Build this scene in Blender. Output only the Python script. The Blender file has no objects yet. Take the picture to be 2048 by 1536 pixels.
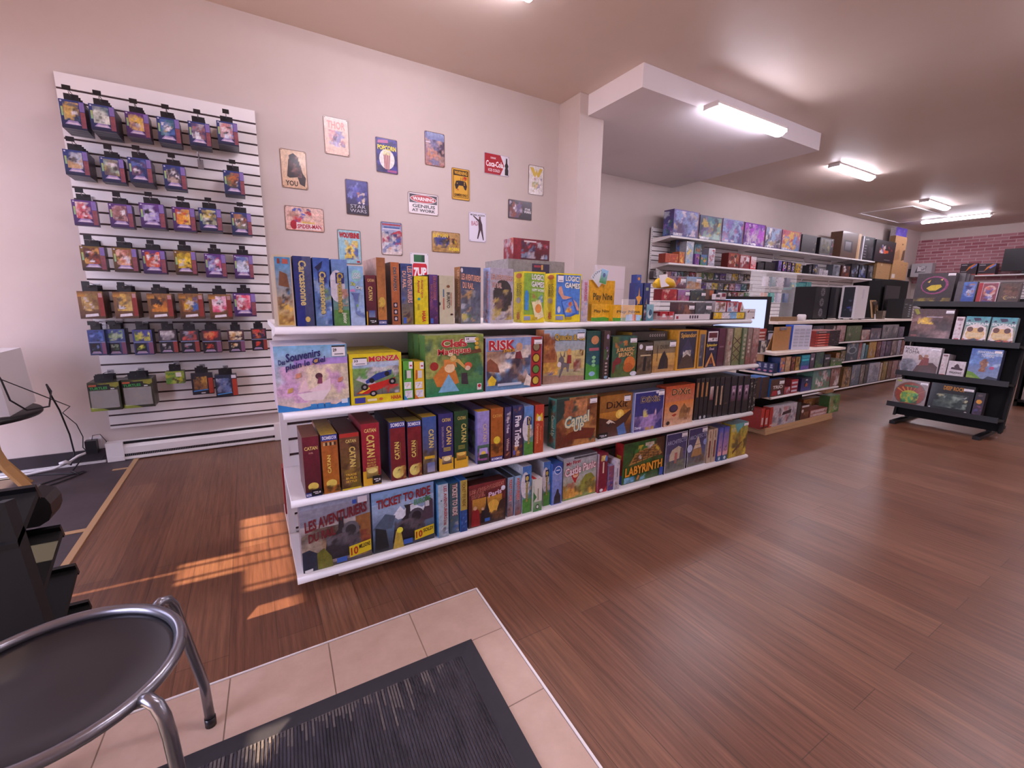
import bpy, math, random
import numpy as np
from mathutils import Vector, Matrix

# ---------------------------------------------------------------- camera, world, sun, exposure
SC = bpy.context.scene
COL = SC.collection
R = math.radians
cam_data = bpy.data.cameras.new('camera')
cam_data.sensor_fit = 'HORIZONTAL'
cam_data.sensor_width = 36.0
cam_data.lens = 882.5 / 2048 * 36.0
cam_data.clip_start = 0.02
cam = bpy.data.objects.new('camera', cam_data)
COL.objects.link(cam)
cam.matrix_world = (Matrix.Translation((0, 0, 1.235)) @ Matrix.Rotation(R(-30.86), 4, 'Z')
                    @ Matrix.Rotation(R(90 - 10.65), 4, 'X') @ Matrix.Rotation(R(0.775), 4, 'Z'))
SC.camera = cam
world = bpy.data.worlds.new('sky')
SC.world = world
world.use_nodes = True
world.node_tree.nodes['Background'].inputs[0].default_value = (0.74, 0.72, 1.0, 1)
world.node_tree.nodes['Background'].inputs[1].default_value = 6.8
sun_data = bpy.data.lights.new('sun', 'SUN')
sun_data.energy = 11.5
sun_data.angle = R(0.6)
sun_data.color = (1.0, 0.76, 0.52)
sun = bpy.data.objects.new('sun', sun_data)
COL.objects.link(sun)
sun.rotation_euler = Vector((1.0, -0.045, -0.80)).to_track_quat('-Z', 'Y').to_euler()
SC.view_settings.view_transform = 'Standard'
SC.view_settings.look = 'None'
SC.view_settings.gamma = 1.0
SC.view_settings.exposure = 0.55
LAMP = (1.0, 0.92, 1.07)
LAMP_STRENGTH = 31.0


# ---------------------------------------------------------------- colour and materials
def s2l(c):
    return c / 12.92 if c <= 0.04045 else ((c + 0.055) / 1.055) ** 2.4


def hexc(h):
    if not isinstance(h, str):
        return h
    if len(h) == 3:
        h = ''.join(c * 2 for c in h)
    return tuple(s2l(int(h[i:i + 2], 16) / 255) for i in (0, 2, 4))


def new_mat(name, col=None, rough=0.5, metal=0.0, **kw):
    m = bpy.data.materials.new(name)
    m.use_nodes = True
    b = m.node_tree.nodes['Principled BSDF']
    if col is not None:
        b.inputs['Base Color'].default_value = (*hexc(col), 1)
    b.inputs['Roughness'].default_value = rough
    b.inputs['Metallic'].default_value = metal
    for k, v in kw.items():
        b.inputs[k].default_value = v
    return m


def nd(m, t, **kw):
    n = m.node_tree.nodes.new(t)
    for k, v in kw.items():
        setattr(n, k, v)
    return n


def lk(m, a, b):
    m.node_tree.links.new(a, b)


def bsdf(m):
    return m.node_tree.nodes['Principled BSDF']


def printed(name, rough, coat):
    """ink on card: the colour painted on each face, mottled by the amount kept in its alpha"""
    m = new_mat(name, 'fff', rough)
    bsdf(m).inputs['Coat Weight'].default_value = coat
    bsdf(m).inputs['Coat Roughness'].default_value = 0.12
    a = nd(m, 'ShaderNodeVertexColor', layer_name='Col')
    tc = nd(m, 'ShaderNodeTexCoord')
    n = nd(m, 'ShaderNodeTexNoise')
    n.inputs['Scale'].default_value = 38
    n.inputs['Detail'].default_value = 4
    n.inputs['Roughness'].default_value = 0.7
    lk(m, tc.outputs['Object'], n.inputs['Vector'])
    sub = nd(m, 'ShaderNodeMath', operation='SUBTRACT')
    lk(m, n.outputs['Fac'], sub.inputs[0]); sub.inputs[1].default_value = 0.5
    mul = nd(m, 'ShaderNodeMath', operation='MULTIPLY')
    lk(m, sub.outputs[0], mul.inputs[0]); lk(m, a.outputs['Alpha'], mul.inputs[1])
    mad = nd(m, 'ShaderNodeMath', operation='MULTIPLY_ADD')
    lk(m, mul.outputs[0], mad.inputs[0]); mad.inputs[1].default_value = 4.5; mad.inputs[2].default_value = 1.0
    cl = nd(m, 'ShaderNodeClamp'); cl.inputs['Min'].default_value = 0.15; cl.inputs['Max'].default_value = 2.2
    lk(m, mad.outputs[0], cl.inputs['Value'])
    vm = nd(m, 'ShaderNodeVectorMath', operation='SCALE')
    lk(m, a.outputs['Color'], vm.inputs[0]); lk(m, cl.outputs[0], vm.inputs['Scale'])
    lk(m, vm.outputs[0], bsdf(m).inputs['Base Color'])
    return m


M = {}
M['print'] = printed('printed_card', 0.42, 0.25)
M['tin'] = printed('printed_tin', 0.3, 0.3)
M['paint'] = printed('painted_surface', 0.45, 0.0)
M['white'] = new_mat('white_enamel', 'efeaea', 0.35)
M['cream'] = new_mat('cream_laminate', 'e6d9cc', 0.5)
M['black'] = new_mat('black_paint', '141215', 0.42)
M['blackmatte'] = new_mat('black_matte', '0c0b0d', 0.8)
M['dark'] = new_mat('dark_plastic', '1b191d', 0.3)
M['chrome'] = new_mat('brushed_steel', '8d8d96', 0.28, 0.9)
M['wire'] = new_mat('zinc_wire', 'a8a4a8', 0.35, 0.9)
M['birch'] = new_mat('bent_birch', 'c99a62', 0.4)
M['pine'] = new_mat('pale_pine', 'b8936b', 0.6)
M['carton'] = new_mat('brown_carton', 'b98f63', 0.8)
M['cable'] = new_mat('cable_rubber', '1d1a20', 0.5)
M['whiteplastic'] = new_mat('white_plastic', 'dcd6d8', 0.4)
M['yellowbag'] = new_mat('yellow_bag', 'e2b71c', 0.3)
M['clear'] = new_mat('clear_acrylic', 'fff', 0.03)
bsdf(M['clear']).inputs['Transmission Weight'].default_value = 0.0
bsdf(M['clear']).inputs['Alpha'].default_value = 0.16
M['screen'] = new_mat('lit_screen', '000', 0.3)
bsdf(M['screen']).inputs['Emission Color'].default_value = (0.50, 0.55, 0.95, 1)
bsdf(M['screen']).inputs['Emission Strength'].default_value = 1.0
M['glow'] = new_mat('lamp_diffuser', 'fff', 0.4)
bsdf(M['glow']).inputs['Emission Color'].default_value = (*LAMP, 1)
bsdf(M['glow']).inputs['Emission Strength'].default_value = LAMP_STRENGTH


def mottled(name, c1, c2, scale, rough, bump=0.0, stretch=(1, 1, 1)):
    m = new_mat(name, c1, rough)
    tc = nd(m, 'ShaderNodeTexCoord'); mp = nd(m, 'ShaderNodeMapping'); mp.inputs['Scale'].default_value = stretch
    n = nd(m, 'ShaderNodeTexNoise'); n.inputs['Scale'].default_value = scale; n.inputs['Detail'].default_value = 6
    n.inputs['Roughness'].default_value = 0.65
    lk(m, tc.outputs['Object'], mp.inputs['Vector']); lk(m, mp.outputs['Vector'], n.inputs['Vector'])
    cr = nd(m, 'ShaderNodeValToRGB')
    cr.color_ramp.elements[0].position = 0.3; cr.color_ramp.elements[0].color = (*hexc(c1), 1)
    cr.color_ramp.elements[1].position = 0.7; cr.color_ramp.elements[1].color = (*hexc(c2), 1)
    lk(m, n.outputs['Fac'], cr.inputs['Fac']); lk(m, cr.outputs['Color'], bsdf(m).inputs['Base Color'])
    if bump:
        b = nd(m, 'ShaderNodeBump'); b.inputs['Strength'].default_value = bump; b.inputs['Distance'].default_value = 0.004
        lk(m, n.outputs['Fac'], b.inputs['Height']); lk(m, b.outputs['Normal'], bsdf(m).inputs['Normal'])
    return m


M['wall'] = mottled('wall_paint', 'c9bab4', 'cdbfb9', 3, 0.75)
M['ceiling'] = mottled('ceiling_paint', 'dccabd', 'e0cec2', 2, 0.5)
M['soffit'] = mottled('soffit_paint', 'e8e2e6', 'ece6ea', 2, 0.7)
M['tile'] = mottled('beige_tile', 'bd9f8e', 'ccb09f', 9, 0.4)
M['grout'] = mottled('tile_grout', '8f786a', '96806f', 20, 0.8)
M['mat'] = mottled('mat_pile', '1e1d25', '43404a', 34, 0.95, 0.8, (1, .3, 1))
M['wornpile'] = mottled('worn_pile', '4a4648', '6e6664', 40, 0.95)
M['matrim'] = mottled('mat_rubber', '26242b', '2c2a32', 30, 0.7)
M['greyfloor'] = mottled('grey_vinyl', '3e3338', '4c4046', 5, 0.6)
M['darkbase'] = mottled('dark_plinth', '2c2227', '332a30', 5, 0.6)
M['kick'] = mottled('tan_plinth', 'a08672', 'ac9380', 8, 0.6)


def wood_floor():
    m = new_mat('wood_planks', '5a3a2e', 0.4)
    tc = nd(m, 'ShaderNodeTexCoord'); mp = nd(m, 'ShaderNodeMapping')
    mp.inputs['Rotation'].default_value = (0, 0, R(90))
    lk(m, tc.outputs['Object'], mp.inputs['Vector'])
    br = nd(m, 'ShaderNodeTexBrick')
    br.offset = 0.37; br.offset_frequency = 2
    for k, v in (('Scale', 1.0), ('Mortar Size', 0.0012), ('Mortar Smooth', 0.3), ('Bias', 0.0), ('Brick Width', 1.21), ('Row Height', 0.152)):
        br.inputs[k].default_value = v
    br.inputs['Color1'].default_value = (*hexc('6b4635'), 1)
    br.inputs['Color2'].default_value = (*hexc('7e5843'), 1)
    br.inputs['Mortar'].default_value = (*hexc('4c342a'), 1)
    lk(m, mp.outputs['Vector'], br.inputs['Vector'])
    mp2 = nd(m, 'ShaderNodeMapping'); mp2.inputs['Scale'].default_value = (44, 1.5, 1)
    lk(m, tc.outputs['Object'], mp2.inputs['Vector'])
    n = nd(m, 'ShaderNodeTexNoise'); n.inputs['Scale'].default_value = 1.6; n.inputs['Detail'].default_value = 7; n.inputs['Roughness'].default_value = 0.72
    lk(m, mp2.outputs['Vector'], n.inputs['Vector'])
    mx = nd(m, 'ShaderNodeMix', data_type='RGBA', blend_type='OVERLAY'); mx.inputs['Factor'].default_value = 0.8
    cr = nd(m, 'ShaderNodeValToRGB')
    cr.color_ramp.elements[0].position = 0.3; cr.color_ramp.elements[0].color = (0.17, 0.15, 0.14, 1)
    cr.color_ramp.elements[1].position = 0.72; cr.color_ramp.elements[1].color = (0.78, 0.74, 0.72, 1)
    lk(m, n.outputs['Fac'], cr.inputs['Fac'])
    lk(m, br.outputs['Color'], mx.inputs['A']); lk(m, cr.outputs['Color'], mx.inputs['B'])
    lk(m, mx.outputs['Result'], bsdf(m).inputs['Base Color'])
    n2 = nd(m, 'ShaderNodeTexNoise'); n2.inputs['Scale'].default_value = 1.4; n2.inputs['Detail'].default_value = 4
    lk(m, tc.outputs['Object'], n2.inputs['Vector'])
    mr = nd(m, 'ShaderNodeMapRange'); mr.inputs['To Min'].default_value = 0.26; mr.inputs['To Max'].default_value = 0.42
    lk(m, n2.outputs['Fac'], mr.inputs['Value']); lk(m, mr.outputs['Result'], bsdf(m).inputs['Roughness'])
    b = nd(m, 'ShaderNodeBump'); b.inputs['Strength'].default_value = 0.22; b.inputs['Distance'].default_value = 0.002
    lk(m, n.outputs['Fac'], b.inputs['Height']); lk(m, b.outputs['Normal'], bsdf(m).inputs['Normal'])
    return m


M['wood'] = wood_floor()


def brick_wall():
    m = new_mat('red_brick', '8a4a42', 0.85)
    tc = nd(m, 'ShaderNodeTexCoord'); mp = nd(m, 'ShaderNodeMapping')
    mp.inputs['Rotation'].default_value = (R(90), 0, R(90))
    lk(m, tc.outputs['Object'], mp.inputs['Vector'])
    sx = nd(m, 'ShaderNodeSeparateXYZ'); cx = nd(m, 'ShaderNodeCombineXYZ')
    lk(m, tc.outputs['Object'], sx.inputs[0]); lk(m, sx.outputs['Y'], cx.inputs['X']); lk(m, sx.outputs['Z'], cx.inputs['Y'])
    br = nd(m, 'ShaderNodeTexBrick')
    for k, v in (('Scale', 1.0), ('Mortar Size', 0.008), ('Brick Width', 0.27), ('Row Height', 0.082)):
        br.inputs[k].default_value = v
    br.inputs['Color1'].default_value = (*hexc('985660'), 1)
    br.inputs['Color2'].default_value = (*hexc('b88288'), 1)
    br.inputs['Mortar'].default_value = (*hexc('c8aeb2'), 1)
    lk(m, cx.outputs[0], br.inputs['Vector']); lk(m, br.outputs['Color'], bsdf(m).inputs['Base Color'])
    return m


M['brick'] = brick_wall()


# ---------------------------------------------------------------- mesh building
def text_shape(s, bold=0.0, cache={}):
    """letters of s as (points in a 0..1 box, triangles, width/height)"""
    k = (s, bold)
    if k not in cache:
        cu = bpy.data.curves.new('lettering', 'FONT')
        cu.body = s; cu.size = 1.0; cu.fill_mode = 'FRONT'; cu.resolution_u = 2; cu.offset = bold
        o = bpy.data.objects.new('lettering', cu)
        COL.objects.link(o)
        me = o.evaluated_get(bpy.context.evaluated_depsgraph_get()).to_mesh()
        pts = [(v.co.x, v.co.y) for v in me.vertices]
        fs = [tuple(p.vertices) for p in me.polygons]
        x0 = min(p[0] for p in pts); x1 = max(p[0] for p in pts); y0 = min(p[1] for p in pts); y1 = max(p[1] for p in pts)
        out = []
        for f in fs:
            (ax, ay), (bx, by), (cx_, cy_) = pts[f[0]], pts[f[1]], pts[f[2]]
            out.append(f if (bx - ax) * (cy_ - ay) - (by - ay) * (cx_ - ax) > 0 else f[::-1])
        cache[k] = ([((x - x0) / (x1 - x0), (y - y0) / (y1 - y0)) for x, y in pts], out, (x1 - x0) / (y1 - y0))
        bpy.data.objects.remove(o); bpy.data.curves.remove(cu)
    return cache[k]


# art on a face, in fractions of the face: u to the right, v up
def g(cb, ct, u0=0, v0=0, u1=1, v1=1, a=.3): return ('g', cb, ct, u0, v0, u1, v1, a)
def r(c, u0=0, v0=0, u1=1, v1=1, a=0): return ('g', c, c, u0, v0, u1, v1, a)
def e(c, cu, cv, ru, rv, a=.25): return ('e', c, cu, cv, ru, rv, a)
def p(c, *uv, a=.25): return ('p', c, uv, a)
def t(s, c, u0, v0, u1, v1, rot=0, ol=None, sk=0, bold=.03): return ('t', s, c, u0, v0, u1, v1, rot, ol, sk, bold)
def n(seed, count, cols, u0=0, v0=0, u1=1, v1=1, size=.18): return ('n', seed, count, cols, u0, v0, u1, v1, size)


class MB:
    def __init__(s):
        s.v = []; s.f = []; s.c = []; s.m = []; s.mats = []; s.sm = []; s.soft = {}

    def mi(s, m):
        m = M[m] if isinstance(m, str) else m
        if m not in s.mats:
            s.mats.append(m)
        return s.mats.index(m)

    def face(s, pts, col='fff', m='print', a=0.0, smooth=False):
        i = len(s.v); s.v.extend(pts); s.f.append(tuple(range(i, i + len(pts))))
        cols = col if isinstance(col, list) else [col] * len(pts)
        s.c.extend((*hexc(c), a) for c in cols)
        s.m.append(s.mi(m)); s.sm.append(smooth)

    def box(s, x0, x1, y0, y1, z0, z1, col='fff', m='paint', a=0.0, skip=''):
        P = lambda x, y, z: (x, y, z)
        F = {'f': [P(x0, y0, z0), P(x1, y0, z0), P(x1, y0, z1), P(x0, y0, z1)],
             'b': [P(x1, y1, z0), P(x0, y1, z0), P(x0, y1, z1), P(x1, y1, z1)],
             'l': [P(x0, y1, z0), P(x0, y0, z0), P(x0, y0, z1), P(x0, y1, z1)],
             'r': [P(x1, y0, z0), P(x1, y1, z0), P(x1, y1, z1), P(x1, y0, z1)],
             't': [P(x0, y0, z1), P(x1, y0, z1), P(x1, y1, z1), P(x0, y1, z1)],
             'd': [P(x0, y1, z0), P(x1, y1, z0), P(x1, y0, z0), P(x0, y0, z0)]}
        for k, q in F.items():
            if k not in skip:
                s.face(q, col[k] if isinstance(col, dict) else col, m, a)
        return s

    def obox(s, c, ax, ay, az, m='paint', col='fff', a=0.0):
        """box round c with half-axis vectors ax, ay, az"""
        c, ax, ay, az = map(Vector, (c, ax, ay, az))
        if ax.cross(ay).dot(az) < 0:
            ax, ay = ay, ax
        for q in ((-1, 0), (1, 0), (-1, 1), (1, 1), (-1, 2), (1, 2)):
            sg, k = q
            A = [ax, ay, az]; nrm = A[k] * sg; b1 = A[(k + 1) % 3]; b2 = A[(k + 2) % 3]
            if sg < 0: b1, b2 = b2, b1
            s.face([tuple(c + nrm + i * b1 + j * b2) for i, j in ((-1, -1), (1, -1), (1, 1), (-1, 1))], col, m, a)
        return s

    def tube(s, pts, rad, m='black', seg=8, cap=True, col='fff'):
        pts = [Vector(q) for q in pts]
        rads = rad if isinstance(rad, (list, tuple)) else [rad] * len(pts)
        base = len(s.v); prev = None
        for i, q in enumerate(pts):
            d = (pts[min(i + 1, len(pts) - 1)] - pts[max(i - 1, 0)]).normalized()
            if prev is None:
                prev = d.orthogonal().normalized()
            prev = (prev - d * prev.dot(d)).normalized(); w = d.cross(prev)
            for k in range(seg):
                an = 2 * math.pi * k / seg
                s.v.append(tuple(q + (prev * math.cos(an) + w * math.sin(an)) * rads[i]))
        fs = [(base + i * seg + k, base + i * seg + (k + 1) % seg, base + (i + 1) * seg + (k + 1) % seg, base + (i + 1) * seg + k)
              for i in range(len(pts) - 1) for k in range(seg)]
        if cap:
            fs += [tuple(base + k for k in reversed(range(seg))), tuple(base + (len(pts) - 1) * seg + k for k in range(seg))]
        for f in fs:
            s.f.append(f); s.c.extend([(*hexc(col), 0)] * len(f)); s.m.append(s.mi(m)); s.sm.append(len(f) == 4)
        return s

    def lathe(s, prof, c=(0, 0, 0), m='black', seg=32, col='fff'):
        base = len(s.v); nv = len(prof)
        for k in range(seg):
            an = 2 * math.pi * k / seg
            for rr, z in prof:
                s.v.append((c[0] + rr * math.cos(an), c[1] + rr * math.sin(an), c[2] + z))
        for k in range(seg):
            for i in range(nv - 1):
                a_, b_ = base + k * nv + i, base + ((k + 1) % seg) * nv + i
                s.f.append((a_, b_, b_ + 1, a_ + 1)); s.c.extend([(*hexc(col), 0)] * 4); s.m.append(s.mi(m)); s.sm.append(True)
        return s

    def art(s, O, U, V, ops, m='print', lift=0.00025):
        """paint ops on the face with corner O and edges U (right) and V (up)"""
        O, U, V = Vector(O), Vector(U), Vector(V); N = U.cross(V).normalized()
        asp = U.length / V.length
        lay = [0]

        def P(u, v):
            return tuple(O + U * u + V * v + N * (lift * (lay[0] + 1)))
        for o in ops:
            if o[0] == 'g':
                _, cb, ct, u0, v0, u1, v1, a = o
                s.face([P(u0, v0), P(u1, v0), P(u1, v1), P(u0, v1)], [cb, cb, ct, ct], m, a)
            elif o[0] == 'e':
                _, c, cu, cv, ru, rv, a = o
                s.face([P(cu + ru * math.cos(q * math.pi / 9), cv + rv * math.sin(q * math.pi / 9)) for q in range(18)], c, m, a)
            elif o[0] == 'p':
                _, c, uv, a = o
                q = [(uv[i], uv[i + 1]) for i in range(0, len(uv), 2)]
                if sum(q[i][0] * q[(i + 1) % len(q)][1] - q[(i + 1) % len(q)][0] * q[i][1] for i in range(len(q))) < 0:
                    q.reverse()
                s.face([P(*w) for w in q], c, m, a)
            elif o[0] == 'n':
                s.blend(P, o, ops[:ops.index(o)], U.length, V.length, m)
            elif o[0] == 't':
                _, txt, c, u0, v0, u1, v1, rot, ol, sk, bold = o
                for cc, bd, gr in ([(ol, bold + .05, .04)] if ol else []) + [(c, bold, 0)]:
                    pts, fs, _a = text_shape(txt, bd)
                    du, dv = u1 - u0, v1 - v0
                    if rot == 0: q = [(u0 + du * x, v0 + dv * y) for x, y in pts]
                    elif rot == -90: q = [(u0 + du * y, v1 - dv * x) for x, y in pts]
                    elif rot == 90: q = [(u1 - du * y, v0 + dv * x) for x, y in pts]
                    else: q = [(u1 - du * x, v1 - dv * y) for x, y in pts]
                    uc, vc = (u0 + u1) / 2, (v0 + v1) / 2
                    q = [(uc + (u - uc) * (1 + gr * .6), vc + (v - vc) * (1 + gr) + sk * (u - uc)) for u, v in q]
                    q3 = [P(*w) for w in q]
                    for f in fs:
                        s.face([q3[i] for i in f], cc, m, 0)
                    lay[0] += 1
            lay[0] += 1
        return s

    def blend(s, P, o, under, lu, lv, m):
        """soft patches of colour blended into whatever was painted below them"""
        _, seed, count, cols, u0, v0, u1, v1, size = o
        rg = random.Random(seed); lu *= u1 - u0; lv *= v1 - v0
        c = .0075 if max(lu, lv) < .35 else .012
        nu, nv = [max(5, min(30, int(x / c))) for x in (lu, lv)]
        uu, vv = np.meshgrid(np.linspace(u0, u1, nu + 1), np.linspace(v0, v1, nv + 1))
        col = np.zeros(uu.shape + (3,)); col[:] = .3
        for q in under:
            if q[0] == 'g':
                k = (uu >= q[3] - 1e-6) & (uu <= q[5] + 1e-6) & (vv >= q[4] - 1e-6) & (vv <= q[6] + 1e-6)
                w = np.clip((vv - q[4]) / max(q[6] - q[4], 1e-6), 0, 1)[..., None]
                col[k] = (np.array(hexc(q[1])) * (1 - w) + np.array(hexc(q[2])) * w)[k]
            elif q[0] == 'e':
                k = ((uu - q[2]) / q[4]) ** 2 + ((vv - q[3]) / q[5]) ** 2 < 1
                col[k] = hexc(q[1])
            elif q[0] == 'p':
                w = q[2]; k = np.zeros(uu.shape, bool)
                for a in range(0, len(w), 2):
                    ax, ay, bx, by = w[a], w[a + 1], w[(a + 2) % len(w)], w[(a + 3) % len(w)]
                    if ay != by:
                        k ^= ((ay > vv) != (by > vv)) & (uu < (bx - ax) * (vv - ay) / (by - ay) + ax)
                col[k] = hexc(q[1])
            elif q[0] == 'n' and id(q) in s.soft:
                U0, V0, U1, V1, c0 = s.soft[id(q)]
                k = (uu >= U0) & (uu <= U1) & (vv >= V0) & (vv <= V1)
                iu = np.clip(np.rint((uu - U0) / (U1 - U0) * (c0.shape[1] - 1)).astype(int), 0, c0.shape[1] - 1); iv = np.clip(np.rint((vv - V0) / (V1 - V0) * (c0.shape[0] - 1)).astype(int), 0, c0.shape[0] - 1)
                col[k] = c0[iv, iu][k]
        for i in range(int(count * 1.7)):
            cu, cv = rg.uniform(u0, u1), rg.uniform(v0, v1); sz = size * rg.uniform(.3, 1.0); el = rg.uniform(.3, .9); an = rg.uniform(0, 3.14)
            du, dv = (uu - cu) * lu / (u1 - u0), (vv - cv) * lv / (v1 - v0); sc = sz * min(lu / (u1 - u0), lv / (v1 - v0)) * 1.25
            a, b = (du * math.cos(an) + dv * math.sin(an)) / sc, (dv * math.cos(an) - du * math.sin(an)) / (sc * el)
            w = np.clip((1.15 - np.sqrt(a * a + b * b) - .25 * np.sin(5 * np.arctan2(b, a) + seed + i)) * 3.2, 0, 1)[..., None] * rg.uniform(.55, 1)
            col = col * (1 - w) + np.array(hexc(cols[rg.randrange(len(cols))])) * rg.uniform(.75, 1.2) * w
        s.soft[id(o)] = (u0, v0, u1, v1, col)
        base = len(s.v)
        for jv in range(nv + 1):
            for iu in range(nu + 1):
                s.v.append(P(uu[jv, iu], vv[jv, iu]))
        mi = s.mi(m); C = [[(*col[jv, iu], .45) for iu in range(nu + 1)] for jv in range(nv + 1)]
        for jv in range(nv):
            for iu in range(nu):
                k = base + jv * (nu + 1) + iu
                s.f.append((k, k + 1, k + nu + 2, k + nu + 1)); s.c.extend((C[jv][iu], C[jv][iu + 1], C[jv + 1][iu + 1], C[jv + 1][iu])); s.m.append(mi); s.sm.append(False)

    def build(s, name, parent=None, loc=None, rot=None):
        me = bpy.data.meshes.new(name)
        me.from_pydata(s.v, [], s.f)
        for m in s.mats: me.materials.append(m)
        me.polygons.foreach_set('material_index', s.m)
        me.polygons.foreach_set('use_smooth', s.sm)
        ca = me.color_attributes.new('Col', 'FLOAT_COLOR', 'CORNER')
        ca.data.foreach_set('color', [x for c in s.c for x in c])
        me.update()
        o = bpy.data.objects.new(name, me); COL.objects.link(o)
        if parent is not None: o.parent = parent
        if loc is not None: o.location = loc
        if rot is not None: o.rotation_euler = rot
        return o


def tag(o, label=None, cat=None, group=None, kind=None):
    for k, v in (('label', label), ('category', cat), ('group', group), ('kind', kind)):
        if v: o[k] = v
    return o


def empty(name, loc, label, cat, group=None, rz=0.0):
    o = bpy.data.objects.new(name, None); COL.objects.link(o); o.location = loc; o.rotation_euler = (0, 0, rz)
    return tag(o, label, cat, group)


def copy_tree(o, loc, label, group=None):
    c = o.copy(); COL.objects.link(c); c.location = loc; c['label'] = label
    if group: c['group'] = group
    for ch in o.children:
        d = ch.copy(); COL.objects.link(d); d.parent = c
        for gch in ch.children:
            h = gch.copy(); COL.objects.link(h); h.parent = d
    return c


def struct(name, mb): return tag(mb.build(name), kind='structure')


def dark(h, k=.6):
    c = hexc(h); return tuple(x * k for x in c)


def carton(name, label, cat, w, d, h, loc, F, side='888', L=None, T=None, rz=0.0, tilt=0.0, group=None, sticker=None, back=None, tagged=None, ink='print', a=.2):
    """a box whose printed front faces -y; origin in the middle of its foot. F, L, T are art for front, its -x side and its top"""
    b = MB(); x0, x1 = -w / 2, w / 2
    b.box(x0, x1, 0, d, 0, h, side, ink, a)
    b.art((x0, 0, 0), (w, 0, 0), (0, 0, h), F, ink)
    if L: b.art((x0, d, 0), (0, -d, 0), (0, 0, h), L, ink)
    if T: b.art((x0, 0, h), (w, 0, 0), (0, d, 0), T, ink)
    o = b.build(name, loc=loc, rot=(-tilt, 0, rz)); tag(o, label, cat, group)
    if sticker:
        u0, v0, u1, v1 = sticker[:4]; s = MB()
        s.box(x0 + u0 * w, x0 + u1 * w, -.005, -.004, v0 * h, v1 * h, 'eeeaee', 'print')
        ops = [r('1a1a22', 0, .86, 1, 1), r('77747c', .18, .14, .86, .24)]
        if len(sticker) > 4: ops.append(t(sticker[4], '2a2a30', .08, .42, .36, .72))
        s.art((x0 + u0 * w, -.005, v0 * h), ((u1 - u0) * w, 0, 0), (0, 0, (v1 - v0) * h), ops)
        s.build('price_sticker', o)
    if tagged:
        u0, v0, u1, v1 = tagged; s = MB()
        s.box(x0 + u0 * w, x0 + u1 * w, -.006, -.0045, v0 * h, v1 * h, '0c0c10', 'print')
        s.art((x0 + u0 * w, -.006, v0 * h), ((u1 - u0) * w, 0, 0), (0, 0, (v1 - v0) * h),
              [r('c9c6cc', .14, .52, .62, .66), r('c9c6cc', .3, .26, .66, .4), e('c9c6cc', .78, .5, .09, .16)])
        s.build('shelf_tag', o)
    return o


PLACED = []


def rowbox(label, x0, x1, h, y, z, d, F, side='777', L=None, T=None, copies=None, name='board_game_box', cat='box', gap=.009, pitch=None, **kw):
    """one box on a shelf that faces -y, and copies of it in a row behind; copies = list of labels"""
    for z_, a, b_, ya, yb in PLACED:
        if abs(z_ - z) < .01 and ya < y + d and y < yb and x0 < b_ + .001 and x1 > b_ and b_ - x0 < .05: x0 = b_ + .001
    w = max(x1 - x0 - .004, .006)
    PLACED.append((z, x0, x0 + w + .003, y, y + d))
    o = carton(name, label, cat, w, d, h, ((x0 + x1) / 2, y, z), F, side, L, T, **kw)
    for i, lb in enumerate(copies or []):
        copy_tree(o, ((x0 + x1) / 2, y + (i + 1) * (pitch or d + gap), z), lb)
    return o


# ---------------------------------------------------------------- the room
ZC = 3.35
b = MB(); b.box(-2.3, 17.2, -2.9, 5.6, -.1, 0, m='wood'); struct('floor', b)
b = MB(); b.box(-2.3, -.835, 1.57, 4.3, .0005, .003, m='greyfloor'); struct('floor_grey_vinyl', b)
b = MB(); b.box(-.835, -.805, 1.57, 4.28, .0005, .007, m='pine')
b.box(-.93, -.83, 3.0, 3.04, .003, .0055, m='pine'); b.box(-.92, -.83, 4.02, 4.05, .003, .0055, m='pine')
struct('trim_1', b)
b = MB(); b.box(-2.3, 17.2, -2.9, 5.6, ZC, ZC + .1, m='ceiling'); struct('ceiling', b)
b = MB(); b.box(-2.3, 3.13, 4.3, 4.4, 0, ZC, m='wall'); struct('wall_left', b)
b = MB(); b.box(3.13, 17.2, 5.45, 5.55, 0, ZC, m='wall'); struct('wall_left_far', b)
b = MB(); b.box(3.13, 3.46, 3.95, 5.45, 0, ZC - .002, m='wall'); struct('pillar', b)
b = MB(); b.box(3.24, 6.37, 3.2, 5.45, 3.148, ZC - .001, m='soffit'); struct('ceiling_soffit', b)
b = MB(); b.box(-2.3, 17.2, -2.9, -2.8, 0, ZC, m='wall'); struct('wall_right', b)
b = MB(); b.box(17.0, 17.1, -2.8, 5.45, 0, ZC, m='wall'); struct('wall_back', b)
b = MB(); b.box(16.93, 16.998, -2.8, 5.45, 1.9, 3.104, m='brick'); struct('wall_back_brickwork', b)
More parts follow.
